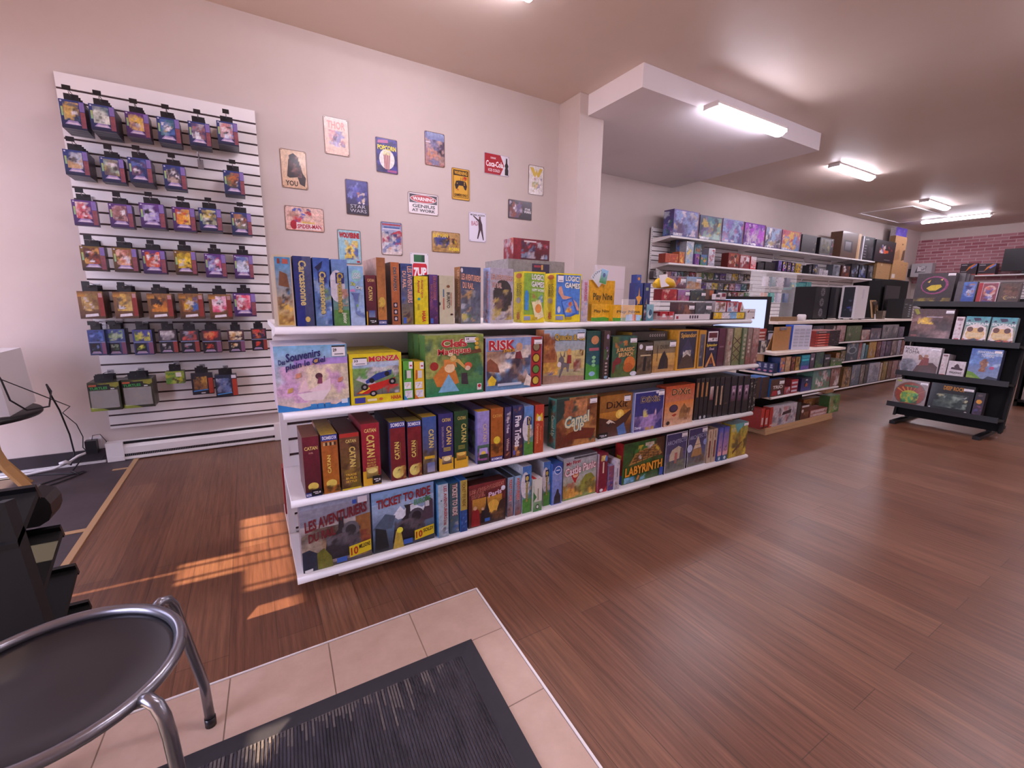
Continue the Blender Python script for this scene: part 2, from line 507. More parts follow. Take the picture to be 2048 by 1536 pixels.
# street side: a shop window with mullions, seen only by the light that it lets in
b = MB()
for y0, y1, z0, z1 in ((-2.8, 3.2, 0, .42), (3.2, 4.3, 0, .08), (-2.8, 4.3, 2.75, ZC), (-2.8, -.4, .42, 2.75), (3.0, 3.2, .42, 2.75), (1.2, 1.27, .42, 2.75), (1.38, 1.86, .42, 2.75), (1.27, 1.38, .42, 1.70), (1.27, 1.38, 1.99, 2.75), (4.22, 4.3, .42, 2.75)):  # narrow slit in this unseen wall is added to throw sun on the stool
    b.box(-2.3, -2.2, y0, y1, z0, z1, m='wall')
struct('wall_front', b)
b = MB()
for y in (2.02, 2.16, 2.34, 2.44, 2.58, 2.74, 2.86):
    b.box(-2.27, -2.245, y - .008, y + .008, .42, 2.75, m='dark')
for y0, y1, z1 in ((1.86, 2.0, 1.6), (2.0, 2.12, 1.86), (2.12, 2.30, 1.71), (2.30, 2.412, 1.5), (2.424, 2.48, 1.5), (2.48, 2.86, 1.70), (2.86, 2.945, 2.0), (2.953, 3.0, 2.0)):  # unseen dark panels, added to trim the sun patch and leave thin streaks
    b.box(-2.28, -2.24, y0, y1, .42, z1, m='dark')
struct('window_1_and_sun_panels', b)
b = MB(); b.box(-3.39, -2.31, -1, 2.95, 2.78, 2.84, m='dark'); b.box(-3.9, -2.31, 2.95, 4.6, 1.98, 2.03, m='dark'); struct('exterior_sun_blocker', b)  # unseen boards added to cut the sun off, not a known awning
b = MB(); b.box(-30, -2.31, -15, 15, -.3, -.1, m='kick'); struct('exterior_pavement', b)
# tiles round the door
b = MB(); c0 = Vector((.761, 1.553, 0)); ua = Vector((-.99995, -.0105, 0)); ub = Vector((-.0499, -.9987, 0))
Q = lambda i, j, z: tuple(c0 + ua * i + ub * j + Vector((0, 0, z)))
L_ = 2.95
b.face([Q(0, 0, .001), Q(L_, 0, .001), Q(L_, 3.9, .001), Q(0, 3.9, .001)], m='grout')
T_ = .302
for i in range(10):
    for j in range(-1, 12):
        i0 = max(i * T_ + .002, .006); j0 = max(.02 + j * T_ + .24 + .002, .006); i1 = min((i + 1) * T_ - .002, L_); j1 = min(.02 + (j + 1) * T_ + .24 - .002, 3.9)
        if j1 > j0: b.face([Q(i0, j0, .0022), Q(i0, j1, .0022), Q(i1, j1, .0022), Q(i1, j0, .0022)], m='tile')
struct('floor_tiles', b)
b = MB()
for q in ((0, 0, 0, 3.9), (0, 0, L_, 0)):
    A, B_ = Vector(Q(q[0], q[1], .003)), Vector(Q(q[2], q[3], .003)); d = (B_ - A)
    b.obox((A + B_) / 2, d / 2, d.cross(Vector((0, 0, 1))).normalized() * (.0035 if q[3] else .002), (0, 0, .0025), 'white')
struct('trim_2', b)
b = MB(); b.box(-2.2, -.99, 4.283, 4.299, .004, .105, m='darkbase'); b.box(-2.2, -1.0, 4.262, 4.283, .004, .018, m='white'); struct('baseboard_left', b)
b = MB(); b.box(3.13, 5.8, 5.43, 5.449, .002, .1, m='darkbase'); struct('baseboard_back', b)
b = MB()
for x0, x1, y0, y1 in ((12.4, 12.43, 4.2, 5.2), (12.43, 14.6, 5.17, 5.2), (12.43, 14.6, 4.2, 4.23), (14.57, 14.6, 4.23, 5.17)):
    b.box(x0, x1, y0, y1, ZC - .015, ZC - .001, m='soffit')
struct('trim_3', b)

# door mat
def mat():
    o = empty('door_mat', (0, 0, 0), 'charcoal ribbed entrance mat with rubber border lying on the beige tiles', 'mat')
    c = Vector((.613, 1.294, 0)); a = Vector((-1, .003, 0)); d = Vector((-.0676, -.9977, 0))
    P = lambda i, j, z: tuple(c + a * i + d * j + Vector((0, 0, z)))
    W, H = 1.5, 2.4; s = MB()
    outer = [(0, 0), (W, 0), (W, H), (0, H)]; bw = .058; inner = [(bw, bw), (W - bw, bw), (W - bw, H - bw), (bw, H - bw)]
    for k in range(4):
        k2 = (k + 1) % 4
        s.face([P(*outer[k], .003), P(*outer[k2], .003), P(*outer[k2], .009), P(*outer[k], .009)][::-1], m='matrim')
        s.face([P(*outer[k], .009), P(*inner[k], .012), P(*inner[k2], .012), P(*outer[k2], .009)], m='matrim')
    s.build('rubber_border', o)
    s = MB(); w = W - 2 * bw; nr = 150
    for k in range(nr):
        i0 = bw + w * k / nr; i1 = bw + w * (k + .62) / nr; i2 = bw + w * (k + 1) / nr
        s.face([P(i0, bw, .0135), P(i0, H - bw, .0135), P(i1, H - bw, .0135), P(i1, bw, .0135)], m='mat')
        s.face([P(i1, bw, .011), P(i1, H - bw, .011), P(i2, H - bw, .011), P(i2, bw, .011)], m='mat')
    rg = random.Random(4)
    for k in range(8, 120):
        if rg.random() < .75:
            i0 = bw + w * k / nr; i1 = bw + w * (k + .62) / nr; q = rg.uniform(.02, .13) * (1.2 if 10 < k % 60 < 34 else .5)
            s.face([P(i0, bw, .0137), P(i0, bw + q, .0137), P(i1, bw + q, .0137), P(i1, bw, .0137)], m='wornpile')
    s.build('ribbed_pile', o)
mat()

# ---------------------------------------------------------------- ceiling lamps
def ceiling_lamp(x, y, z, label, along='x', ln=1.22, wd=.13):
    o = empty('ceiling_lamp', (x, y, z), label, 'ceiling light', 'wraparound ceiling lamps', 0 if along == 'x' else R(90))
    s = MB(); s.box(-ln / 2, ln / 2, -wd / 2 - .01, wd / 2 + .01, -.022, -.001, m='white')
    for sg in (-1, 1):
        s.box(sg * ln / 2 - .012, sg * ln / 2 + .012, -wd / 2 - .012, wd / 2 + .012, -.05, -.001, m='whiteplastic')
    s.build('housing', o)
    s = MB(); k = 10
    q = [(-wd / 2 * math.cos(math.pi * i / k), -.022 - .06 * math.sin(math.pi * i / k) ** .6) for i in range(k + 1)]
    for i in range(k):
        (ya, za), (yb, zb) = q[i], q[i + 1]; l2 = ln / 2 - .013
        s.face([(-l2, ya, za), (l2, ya, za), (l2, yb, zb), (-l2, yb, zb)][::-1], m='glow', smooth=True)
    for sg in (-1, 1):
        s.face([(sg * (ln / 2 - .013), yy, zz) for yy, zz in (q if sg < 0 else q[::-1])], m='glow')
    s.build('diffuser', o)
    return o
ceiling_lamp(4.65, 3.07, 3.147, 'long bright lamp under the dropped ceiling box')
ceiling_lamp(8.46, 3.70, ZC, 'bright lamp on the tan ceiling, next one beyond the dropped ceiling box')
ceiling_lamp(12.5, 3.86, ZC, 'small looking ceiling lamp just in front of the crosswise tube at the back')
ceiling_lamp(14.75, 4.15, ZC, 'thin lamp mounted crosswise on the ceiling near the brick wall', 'y', 1.22, .1)
ceiling_lamp(1.27, 2.93, ZC, 'lamp above the board game gondola, only its tip showing at the ceiling edge')
for x in (1.4, 5.35, 9.3, 13.0):
    ceiling_lamp(x, .62, ZC, 'added unseen ceiling lamp over the open aisle')
for x in (3.4, 8.0, 12.5):  # third lamp row, out of view, added to lift the shadows
    ceiling_lamp(x, -1.5, ZC, 'added unseen ceiling lamp over the open aisle')

# ---------------------------------------------------------------- slatwall panel with hooks and packs
YS = 4.27
def slat_board(x0, x1, z0, z1, y, first, pitch=.0762, thick=.018, parent=None, name='slatwall_panel'):
    s = MB(); s.box(x0, x1, y, y + thick, z0, z1, '3d2a2c', 'paint')
    z = z1; edges = [z1] + [q for q in (first - k * pitch for k in range(60)) if q > z0] + [z0]
    for k in range(len(edges) - 1):
        top = edges[k] - (.0065 if k else 0); bot = edges[k + 1] + (.0065 if k < len(edges) - 2 else 0)
        if top > bot: s.box(x0, x1, y - .008, y, bot, top, m='white')
    return s.build(name, parent)
o = slat_board(-.945, .185, .255, 2.66, YS, 2.66 - .095)
tag(o, 'tall white slatwall panel on the wall above the baseboard heater', 'slatwall')

def hook(x, z, label, ln=.24, tip=True):
    o = empty('display_hook', (x, YS - .0095, z), label, 'display hook', 'display hooks on the slatwall panel')
    s = MB(); s.box(-.018, .018, -.004, 0, -.035, .03, m='wire'); s.build('back_plate', o)
    s = MB(); s.tube([(0, -.004, 0), (0, -ln * .5, 0), (0, -ln + .03, .004), (0, -ln, .03)], .0028, 'wire', 6); s.build('prong', o)
    s = MB(); s.tube([(0, -.004, .02), (0, -ln * .55, .03), (0, -ln - .02, .03)], .002, 'cable', 5)
    if tip: s.box(-.02, .02, -ln - .024, -ln - .02, .012, .04, m='dark')
    s.build('tag_arm', o)

NAVY, PURP, BROWN, STUD = ('1c2348', '2b3a78'), ('3a1f55', '5a3278'), ('3b2418', '7a5a20'), ('5a3a26', '8a6238')
def pack_art(kind, blob, seed):
    lo, hi = kind
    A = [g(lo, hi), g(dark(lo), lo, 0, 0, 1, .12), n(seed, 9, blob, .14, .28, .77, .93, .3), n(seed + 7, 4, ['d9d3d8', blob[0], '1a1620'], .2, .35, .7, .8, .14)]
    if kind is STUD:
        A += [r('8a2f28', .8, .1, 1, .84, .2), p('e3dbe0', .2, .06, .74, .1, .72, .2, .22, .16), g('c98d3a', '5a3a26', 0, .8, .3, 1), r('b98a8a', .82, .78, .97, .94)]
    else:
        A += [g('7c3f4c', '8a4a50', .8, .06, 1, .62), r('7f6aa8', .8, .64, 1, .97, .2), g('7fae86', 'a8b060', .05, .42, .13, .74),
              p('9a86b4', .14, .14, .8, .14, .66, .28, .3, .28), p('c9b8c8', .2, .15, .74, .15, .64, .22, .32, .22), e('c9c4d8', .09, .93, .04, .03)]
    return A
BLUE = ['4a6aa8', '9aa6c8', '2a2f50', 'c0b48a', '5a8a9a']
def stack(x0, x1, z0, z1, y, kind, blob, seed, count, desc, row, pd=.045, name='action_figure_pack', side=None, F=None, hk=True, parts=None, back='18151c'):
    """packs hanging one behind the other on one hook"""
    w, h = x1 - x0 - .004, z1 - z0
    sd = side or dark(kind[0], .55)
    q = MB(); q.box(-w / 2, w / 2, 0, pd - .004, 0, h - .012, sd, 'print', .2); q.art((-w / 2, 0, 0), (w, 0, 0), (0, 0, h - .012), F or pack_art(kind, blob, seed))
    loc = ((x0 + x1) / 2, y, z0)
    o = q.build(name, loc=loc)
    gname = 'packs hanging on the slatwall panel'
    tag(o, '%s, %s' % (desc, row), 'toy', gname)
    q = MB(); q.box(-w * .3, w * .3, pd * .4, pd * .4 + .002, h - .012, h + .03, back, 'print'); q.build('hang_tab', o)
    for pt in parts or []:
        pt(w, h - .012).build('window', o)
    for k in range(1, count):
        if y + (k + 1) * pd > YS - .01: break
        copy_tree(o, (loc[0], y + k * pd, z0), '%s behind the %s' % (('second', 'third', 'fourth', 'fifth')[k - 1], desc), gname)
    if hk: hook((x0 + x1) / 2, z1 + .012, 'hook of the %s' % desc, YS - y + .03)

RN = ('frontmost in top row', 'frontmost in second row', 'frontmost in third row', 'frontmost in fourth row', 'frontmost in fifth row', 'frontmost in sixth row', 'frontmost in bottom row')
W1 = ['c9c4c8', '8a90a8', '4a5a78', 'd8c890']
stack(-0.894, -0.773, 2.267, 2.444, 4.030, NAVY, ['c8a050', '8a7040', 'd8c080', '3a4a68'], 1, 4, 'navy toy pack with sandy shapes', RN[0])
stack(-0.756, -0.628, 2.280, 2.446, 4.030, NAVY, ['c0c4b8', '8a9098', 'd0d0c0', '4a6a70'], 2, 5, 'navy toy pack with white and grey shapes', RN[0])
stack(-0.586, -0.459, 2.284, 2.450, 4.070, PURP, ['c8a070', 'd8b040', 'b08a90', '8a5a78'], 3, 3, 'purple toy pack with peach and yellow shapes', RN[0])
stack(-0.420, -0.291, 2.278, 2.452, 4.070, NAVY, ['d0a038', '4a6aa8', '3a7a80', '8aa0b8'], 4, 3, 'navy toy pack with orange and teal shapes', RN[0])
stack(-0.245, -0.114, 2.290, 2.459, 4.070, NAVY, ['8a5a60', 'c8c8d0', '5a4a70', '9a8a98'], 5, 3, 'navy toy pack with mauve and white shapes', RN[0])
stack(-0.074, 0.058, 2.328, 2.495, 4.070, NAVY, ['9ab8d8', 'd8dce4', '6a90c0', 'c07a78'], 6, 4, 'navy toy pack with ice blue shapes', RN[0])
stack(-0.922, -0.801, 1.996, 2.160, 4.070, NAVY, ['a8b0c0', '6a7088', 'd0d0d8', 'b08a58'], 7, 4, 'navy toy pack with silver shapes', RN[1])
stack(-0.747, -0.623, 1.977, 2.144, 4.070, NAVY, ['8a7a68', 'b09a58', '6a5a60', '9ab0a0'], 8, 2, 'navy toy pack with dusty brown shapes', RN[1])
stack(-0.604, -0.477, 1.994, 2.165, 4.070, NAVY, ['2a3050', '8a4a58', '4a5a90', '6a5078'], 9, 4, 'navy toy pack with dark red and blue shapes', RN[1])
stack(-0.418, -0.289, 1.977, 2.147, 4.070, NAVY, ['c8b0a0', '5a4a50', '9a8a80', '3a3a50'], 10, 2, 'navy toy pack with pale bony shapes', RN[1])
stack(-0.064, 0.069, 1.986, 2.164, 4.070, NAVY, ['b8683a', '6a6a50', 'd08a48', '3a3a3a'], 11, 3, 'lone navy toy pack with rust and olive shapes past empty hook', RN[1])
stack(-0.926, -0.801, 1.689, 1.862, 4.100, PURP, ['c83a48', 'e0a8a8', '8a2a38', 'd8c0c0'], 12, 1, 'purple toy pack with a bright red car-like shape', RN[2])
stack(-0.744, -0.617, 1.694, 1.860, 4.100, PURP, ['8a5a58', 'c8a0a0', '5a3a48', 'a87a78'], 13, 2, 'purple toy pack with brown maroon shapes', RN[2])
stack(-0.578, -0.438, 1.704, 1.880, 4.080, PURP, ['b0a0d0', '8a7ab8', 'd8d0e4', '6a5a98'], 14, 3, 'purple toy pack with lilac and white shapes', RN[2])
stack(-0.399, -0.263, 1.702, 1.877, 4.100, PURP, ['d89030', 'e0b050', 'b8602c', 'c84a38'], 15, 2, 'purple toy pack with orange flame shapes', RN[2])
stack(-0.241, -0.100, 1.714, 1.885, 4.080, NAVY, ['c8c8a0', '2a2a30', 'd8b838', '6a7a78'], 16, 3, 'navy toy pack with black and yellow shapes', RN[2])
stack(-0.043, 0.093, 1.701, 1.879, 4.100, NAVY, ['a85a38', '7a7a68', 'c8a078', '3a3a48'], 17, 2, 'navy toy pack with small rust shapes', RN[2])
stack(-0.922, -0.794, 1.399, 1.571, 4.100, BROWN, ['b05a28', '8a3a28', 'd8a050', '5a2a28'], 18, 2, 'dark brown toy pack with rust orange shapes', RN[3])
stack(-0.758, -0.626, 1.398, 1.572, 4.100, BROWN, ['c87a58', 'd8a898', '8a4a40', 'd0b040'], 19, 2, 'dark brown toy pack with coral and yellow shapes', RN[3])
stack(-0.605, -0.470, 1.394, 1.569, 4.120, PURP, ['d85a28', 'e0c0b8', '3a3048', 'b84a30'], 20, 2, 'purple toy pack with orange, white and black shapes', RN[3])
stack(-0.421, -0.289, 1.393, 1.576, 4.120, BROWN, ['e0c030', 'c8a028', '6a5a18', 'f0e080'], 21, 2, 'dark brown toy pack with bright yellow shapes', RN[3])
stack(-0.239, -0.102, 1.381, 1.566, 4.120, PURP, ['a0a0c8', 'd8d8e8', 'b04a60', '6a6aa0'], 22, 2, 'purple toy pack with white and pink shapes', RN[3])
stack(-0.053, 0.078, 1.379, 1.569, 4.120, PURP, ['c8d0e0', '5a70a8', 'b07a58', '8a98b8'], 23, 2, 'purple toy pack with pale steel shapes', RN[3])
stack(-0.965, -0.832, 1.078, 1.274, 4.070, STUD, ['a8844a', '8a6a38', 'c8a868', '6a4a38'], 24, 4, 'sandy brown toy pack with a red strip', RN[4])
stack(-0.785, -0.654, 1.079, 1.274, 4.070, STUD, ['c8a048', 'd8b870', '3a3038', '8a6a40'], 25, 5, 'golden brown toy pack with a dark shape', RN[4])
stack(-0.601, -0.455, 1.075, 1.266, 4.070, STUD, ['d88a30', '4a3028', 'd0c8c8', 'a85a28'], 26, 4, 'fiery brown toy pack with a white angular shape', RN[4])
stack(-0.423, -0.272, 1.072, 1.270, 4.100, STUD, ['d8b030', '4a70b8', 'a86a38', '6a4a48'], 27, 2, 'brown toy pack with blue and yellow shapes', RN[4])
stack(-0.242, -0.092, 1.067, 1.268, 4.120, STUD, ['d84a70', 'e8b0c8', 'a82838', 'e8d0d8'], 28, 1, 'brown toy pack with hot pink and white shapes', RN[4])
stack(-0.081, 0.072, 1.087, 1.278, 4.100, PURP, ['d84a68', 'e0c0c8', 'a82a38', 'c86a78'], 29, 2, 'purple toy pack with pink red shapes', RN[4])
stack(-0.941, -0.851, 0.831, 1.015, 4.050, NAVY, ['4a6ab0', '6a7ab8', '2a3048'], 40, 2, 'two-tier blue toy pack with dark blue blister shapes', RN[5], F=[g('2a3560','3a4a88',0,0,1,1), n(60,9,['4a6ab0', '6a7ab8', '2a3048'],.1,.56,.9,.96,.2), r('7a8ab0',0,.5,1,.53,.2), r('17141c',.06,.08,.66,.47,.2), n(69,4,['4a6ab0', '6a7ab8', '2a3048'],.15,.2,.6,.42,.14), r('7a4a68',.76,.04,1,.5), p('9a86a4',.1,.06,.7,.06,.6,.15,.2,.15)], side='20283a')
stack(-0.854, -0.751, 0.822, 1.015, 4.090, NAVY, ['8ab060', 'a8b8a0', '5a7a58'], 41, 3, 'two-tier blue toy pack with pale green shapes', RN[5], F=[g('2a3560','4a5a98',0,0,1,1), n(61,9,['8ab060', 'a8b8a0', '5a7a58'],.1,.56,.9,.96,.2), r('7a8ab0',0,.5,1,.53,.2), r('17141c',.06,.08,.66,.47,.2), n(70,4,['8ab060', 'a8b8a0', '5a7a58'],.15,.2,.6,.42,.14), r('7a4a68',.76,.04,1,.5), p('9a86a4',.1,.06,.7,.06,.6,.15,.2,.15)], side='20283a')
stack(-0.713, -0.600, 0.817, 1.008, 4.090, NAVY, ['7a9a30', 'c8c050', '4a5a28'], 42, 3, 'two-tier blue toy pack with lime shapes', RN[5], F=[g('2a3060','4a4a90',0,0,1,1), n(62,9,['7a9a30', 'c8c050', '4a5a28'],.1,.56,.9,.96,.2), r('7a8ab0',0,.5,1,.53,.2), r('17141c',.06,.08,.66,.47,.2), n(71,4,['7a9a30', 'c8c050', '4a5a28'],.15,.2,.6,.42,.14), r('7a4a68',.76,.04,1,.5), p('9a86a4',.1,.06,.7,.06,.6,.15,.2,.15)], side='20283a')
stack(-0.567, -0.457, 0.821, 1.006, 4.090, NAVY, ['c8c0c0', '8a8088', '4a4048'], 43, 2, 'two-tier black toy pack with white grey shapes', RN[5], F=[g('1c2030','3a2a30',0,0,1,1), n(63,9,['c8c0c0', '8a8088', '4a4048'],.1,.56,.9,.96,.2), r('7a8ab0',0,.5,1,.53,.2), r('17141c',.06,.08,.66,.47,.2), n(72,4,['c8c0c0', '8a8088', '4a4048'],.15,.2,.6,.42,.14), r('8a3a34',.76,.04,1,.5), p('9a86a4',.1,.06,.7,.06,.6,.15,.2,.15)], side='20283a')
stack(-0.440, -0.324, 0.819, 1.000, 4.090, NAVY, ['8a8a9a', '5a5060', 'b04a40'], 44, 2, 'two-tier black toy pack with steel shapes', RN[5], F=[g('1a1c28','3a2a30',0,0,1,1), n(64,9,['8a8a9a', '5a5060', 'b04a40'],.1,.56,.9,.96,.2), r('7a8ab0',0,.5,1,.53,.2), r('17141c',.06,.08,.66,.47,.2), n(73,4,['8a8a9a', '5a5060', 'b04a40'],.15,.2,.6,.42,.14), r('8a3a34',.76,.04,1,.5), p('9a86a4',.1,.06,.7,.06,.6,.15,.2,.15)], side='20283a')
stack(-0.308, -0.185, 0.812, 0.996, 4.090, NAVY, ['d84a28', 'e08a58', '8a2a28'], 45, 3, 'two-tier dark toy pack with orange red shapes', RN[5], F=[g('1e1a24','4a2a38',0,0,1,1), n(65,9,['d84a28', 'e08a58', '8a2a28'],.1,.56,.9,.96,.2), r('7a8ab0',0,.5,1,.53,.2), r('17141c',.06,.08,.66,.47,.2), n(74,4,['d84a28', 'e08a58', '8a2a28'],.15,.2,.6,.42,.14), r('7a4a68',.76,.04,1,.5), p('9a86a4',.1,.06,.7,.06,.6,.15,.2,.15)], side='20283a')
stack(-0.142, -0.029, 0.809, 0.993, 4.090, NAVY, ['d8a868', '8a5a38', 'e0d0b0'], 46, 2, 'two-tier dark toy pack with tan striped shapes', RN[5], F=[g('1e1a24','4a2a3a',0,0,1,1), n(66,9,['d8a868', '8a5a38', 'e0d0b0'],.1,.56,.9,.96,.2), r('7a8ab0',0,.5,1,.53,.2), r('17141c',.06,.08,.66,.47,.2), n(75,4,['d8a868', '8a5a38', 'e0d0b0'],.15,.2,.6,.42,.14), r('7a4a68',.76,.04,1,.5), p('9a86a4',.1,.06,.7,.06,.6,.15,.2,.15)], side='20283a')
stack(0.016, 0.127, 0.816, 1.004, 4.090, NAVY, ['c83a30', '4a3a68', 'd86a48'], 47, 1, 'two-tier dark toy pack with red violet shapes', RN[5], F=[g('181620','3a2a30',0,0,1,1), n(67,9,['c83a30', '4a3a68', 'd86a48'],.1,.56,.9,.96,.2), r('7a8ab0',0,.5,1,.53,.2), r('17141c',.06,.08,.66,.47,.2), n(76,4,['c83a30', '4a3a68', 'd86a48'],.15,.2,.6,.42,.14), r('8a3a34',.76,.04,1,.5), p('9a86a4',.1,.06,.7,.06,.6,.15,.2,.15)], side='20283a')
stack(-0.979, -0.809, 0.444, 0.658, 4.020, NAVY, BLUE, 70, 2, 'big olive boxed figure pack nearest the outlet end', RN[6], pd=.09, F=[g('2a2a1c','3a3a24'), r('3c342e',.06,.1,.94,.72,.2), n(70,5,['4a4038','5a4a3e','3a3230'],.15,.12,.85,.6,.2), p('8a9a38',0,0,.6,0,.4,.08,0,.14), p('8a8a30',.3,.95,.9,.8,1,.86,1,.98), r('1c1a18',0,.74,.7,.92), t('TURTLES','3aa048',.06,.75,.62,.84,0,None,.03), r('b85a30',.04,.86,.28,.92), r('c8c8c8',.72,.74,.84,.78)], side='28261a', parts=[lambda w,h: MB().box(-w*.44,w*.44,-.012,-.002,h*.1,h*.72,m='clear')])
stack(-0.808, -0.629, 0.441, 0.661, 4.050, NAVY, BLUE, 71, 2, 'big olive boxed figure pack beside the little lime box', RN[6], pd=.09, F=[g('2a2a1c','3a3a24'), r('3c342e',.06,.1,.94,.72,.2), n(71,5,['4a4038','5a4a3e','3a3230'],.15,.12,.85,.6,.2), p('8a9a38',0,0,.6,0,.4,.08,0,.14), p('8a8a30',.3,.95,.9,.8,1,.86,1,.98), r('1c1a18',0,.74,.7,.92), t('TURTLES','3aa048',.06,.75,.62,.84,0,None,.03), r('b85a30',.04,.86,.28,.92), r('c8c8c8',.72,.74,.84,.78)], side='28261a', parts=[lambda w,h: MB().box(-w*.44,w*.44,-.012,-.002,h*.1,h*.72,m='clear')])
stack(-0.558, -0.443, 0.590, 0.695, 4.100, NAVY, BLUE, 72, 2, 'little lime green and yellow toy box', RN[6], F=[g('5a8a30','8a9a38'), n(72,9,['c8c838','3a6a28','a8b848','4a3a28'],0,0,1,.8,.26), r('d0c8c0',.55,.55,.85,.9), t('TURTLES','2a7a38',.05,.74,.5,.88)], side='3a4a20')
stack(-0.410, -0.268, 0.486, 0.666, 4.130, NAVY, BLUE, 73, 1, 'dark toy pack with brown shapes and a red strip', RN[6], F=[g('1c1a22','2a2430'), n(73,9,['8a5a38','a8783c','5a3a30','d09a48'],.1,.2,.72,.85,.24), p('3a78b8',.06,.14,.74,.2,.74,.25,.06,.2), r('a83a28',.78,.04,1,.76,.2), r('c8c0c8',.4,.05,.6,.1)], side='16141a')
stack(-0.258, -0.109, 0.458, 0.645, 4.100, NAVY, BLUE, 74, 2, 'dark toy pack with steel blue round shapes', RN[6], F=[g('1a1c28','26304a'), n(74,9,['8a90b0','5a6a98','c8d0e0','3a3a58'],.05,.2,.72,.85,.24), p('4a90d0',.06,.1,.74,.16,.74,.2,.06,.15), r('a83a28',.78,.04,1,.8,.2), r('d8d0d8',.76,.84,.98,.98)], side='16141a')
hook(-0.202, 2.215, 'empty wire hook in the second row of the slatwall panel', .22, False)

# ---------------------------------------------------------------- tin signs on the poster wall
def tin(label, x0, x1, z0, z1, ops, rust='6b4a3c', name='tin_sign'):
    w, h = x1 - x0, z1 - z0; rr = .012; s = MB()
    ring = []
    for cx_, cz_, a0 in ((w - rr, rr, -90), (w - rr, h - rr, 0), (rr, h - rr, 90), (rr, rr, 180)):
        ring += [(cx_ + rr * math.cos(R(a0 + 22.5 * k)), cz_ + rr * math.sin(R(a0 + 22.5 * k))) for k in range(5)]
    s.face([(x, 0, z) for x, z in ring], rust, 'tin')
    nr = len(ring)
    for k in range(nr):
        a, c = ring[k], ring[(k + 1) % nr]
        s.face([(a[0], .003, a[1]), (c[0], .003, c[1]), (c[0], 0, c[1]), (a[0], 0, a[1])], rust, 'tin')
    s.face([(x, .003, z) for x, z in reversed(ring)], rust, 'tin')
    mg = .005
    s.art((mg, -.0002, mg), (w - 2 * mg, 0, 0), (0, 0, h - 2 * mg), ops, 'tin')
    o = s.build(name, loc=(x0, 4.2955, z0)); tag(o, label, 'sign', 'tin signs on the poster wall')
    q = MB()
    for cx_, cz_ in ((.012, .012), (w - .012, .012), (.012, h - .012), (w - .012, h - .012)):
        q.lathe([(.0001, 0), (.0035, 0), (.003, .0015), (.0001, .0018)], (0, 0, 0), 'cable', 8)
        for i in range(len(q.v) - 32, len(q.v)):
            x, y, z = q.v[i]; q.v[i] = (cx_ + x, -.0035 - z, cz_ + y)
    q.build('fixing_screws', o)
SAND = 'd8b796'
tin('sandy tin sign with a black draped shape and the word YOU', 0.340, 0.536, 2.131, 2.431,
    [g('cfa888', 'dcbfa2'), p('2a1a20', .2, .3, .32, .86, .5, .93, .68, .84, .84, .42, .96, .3, .9, .06, .7, .12, .62, .3, .3, .26), n(3, 6, ['4a2a30', '8a5a58', '3a2028'], .3, .3, .8, .85, .15),
     t('YOU', '3a2420', .12, .05, .62, .19)])
tin('faded peach tin sign with four pale red letters on top', 0.687, 0.888, 2.447, 2.744,
    [g('e2bfae', 'e6c9be'), n(5, 9, ['8d86ae', 'b0a4c0', 'c98a90', '6e6a90'], .16, .22, .86, .66, .2), t('THOR', 'e08f84', .12, .7, .88, .91)])
tin('dark blue tin sign of a striped tub labelled POPCORN', 1.114, 1.312, 2.365, 2.659,
    [g('2a2470', '3c3690'), n(8, 8, ['4a44a0', '241e5c'], 0, 0, 1, .95, .3), e('dcd8d4', .5, .4, .37, .3), p('cbb8b4', .33, .55, .68, .53, .62, .1, .42, .1, a=0),
     *[p('a03038', .34 + k * .085, .55, .38 + k * .085, .55, .405 + k * .06, .1, .375 + k * .06, .1, a=0) for k in range(4)], n(2, 9, ['e8dcb0', 'd8c890'], .3, .52, .7, .64, .07),
     t('POPCORN', 'f0dc50', .06, .66, .95, .8, 0, '1a1638'), p('b06090', .06, .84, .58, .88, .56, .97, .08, .93, a=0), p('a05088', .5, .02, .95, .02, .95, .09, .5, .08, a=0)])
tin('tall deep blue tin sign with outlined lettering at its foot', 0.837, 1.034, 1.973, 2.268,
    [g('2b2340', '3d3a86'), g('2a2236', '2a2236', 0, 0, 1, .3), n(11, 12, ['5a5ab0', '7a80c8', '38306a', '4a4a98'], .05, .36, .95, .95, .2), n(4, 7, ['e0c8b0', 'f0e4e0', 'b07050'], .5, .32, .85, .66, .1),
     t('STAR', 'c9c4d6', .16, .19, .86, .29, 0, None, 0, -.004), t('WARS', 'c9c4d6', .14, .06, .9, .16, 0, None, 0, -.004)])
tin('wide pale pink tin sign with red lettering at the bottom', 0.342, 0.645, 1.797, 1.993,
    [g('dcae9e', 'e0bcb0'), n(21, 10, ['d0a090', 'e6c4b8', 'c99a8a'], 0, 0, 1, 1, .2), n(9, 7, ['4a5aa8', 'b02838', '38406a', 'c03a48'], .18, .3, .68, .95, .2), e('a81e30', .2, .22, .09, .2),
     p('e8d8d8', .27, .05, .9, .05, .97, .28, .27, .34, a=0), t('AMAZING', 'e6c24a', .4, .3, .76, .4), t('SPIDER-MAN', 'b01830', .29, .09, .93, .28, 0, None, .06)])
tin('light blue tin sign headed by bold red lettering', 0.748, 0.948, 1.545, 1.839,
    [g('8fbccb', '9cc8d2'), n(31, 11, ['e0b830', '2a2a40', 'd88a98', '5a6ab0', 'e8c84a'], .26, .12, .88, .7, .2), t('WOLVERINE', 'c02430', .05, .77, .95, .94, 0, '5a1018'), r('b02028', .8, .03, .94, .09)])
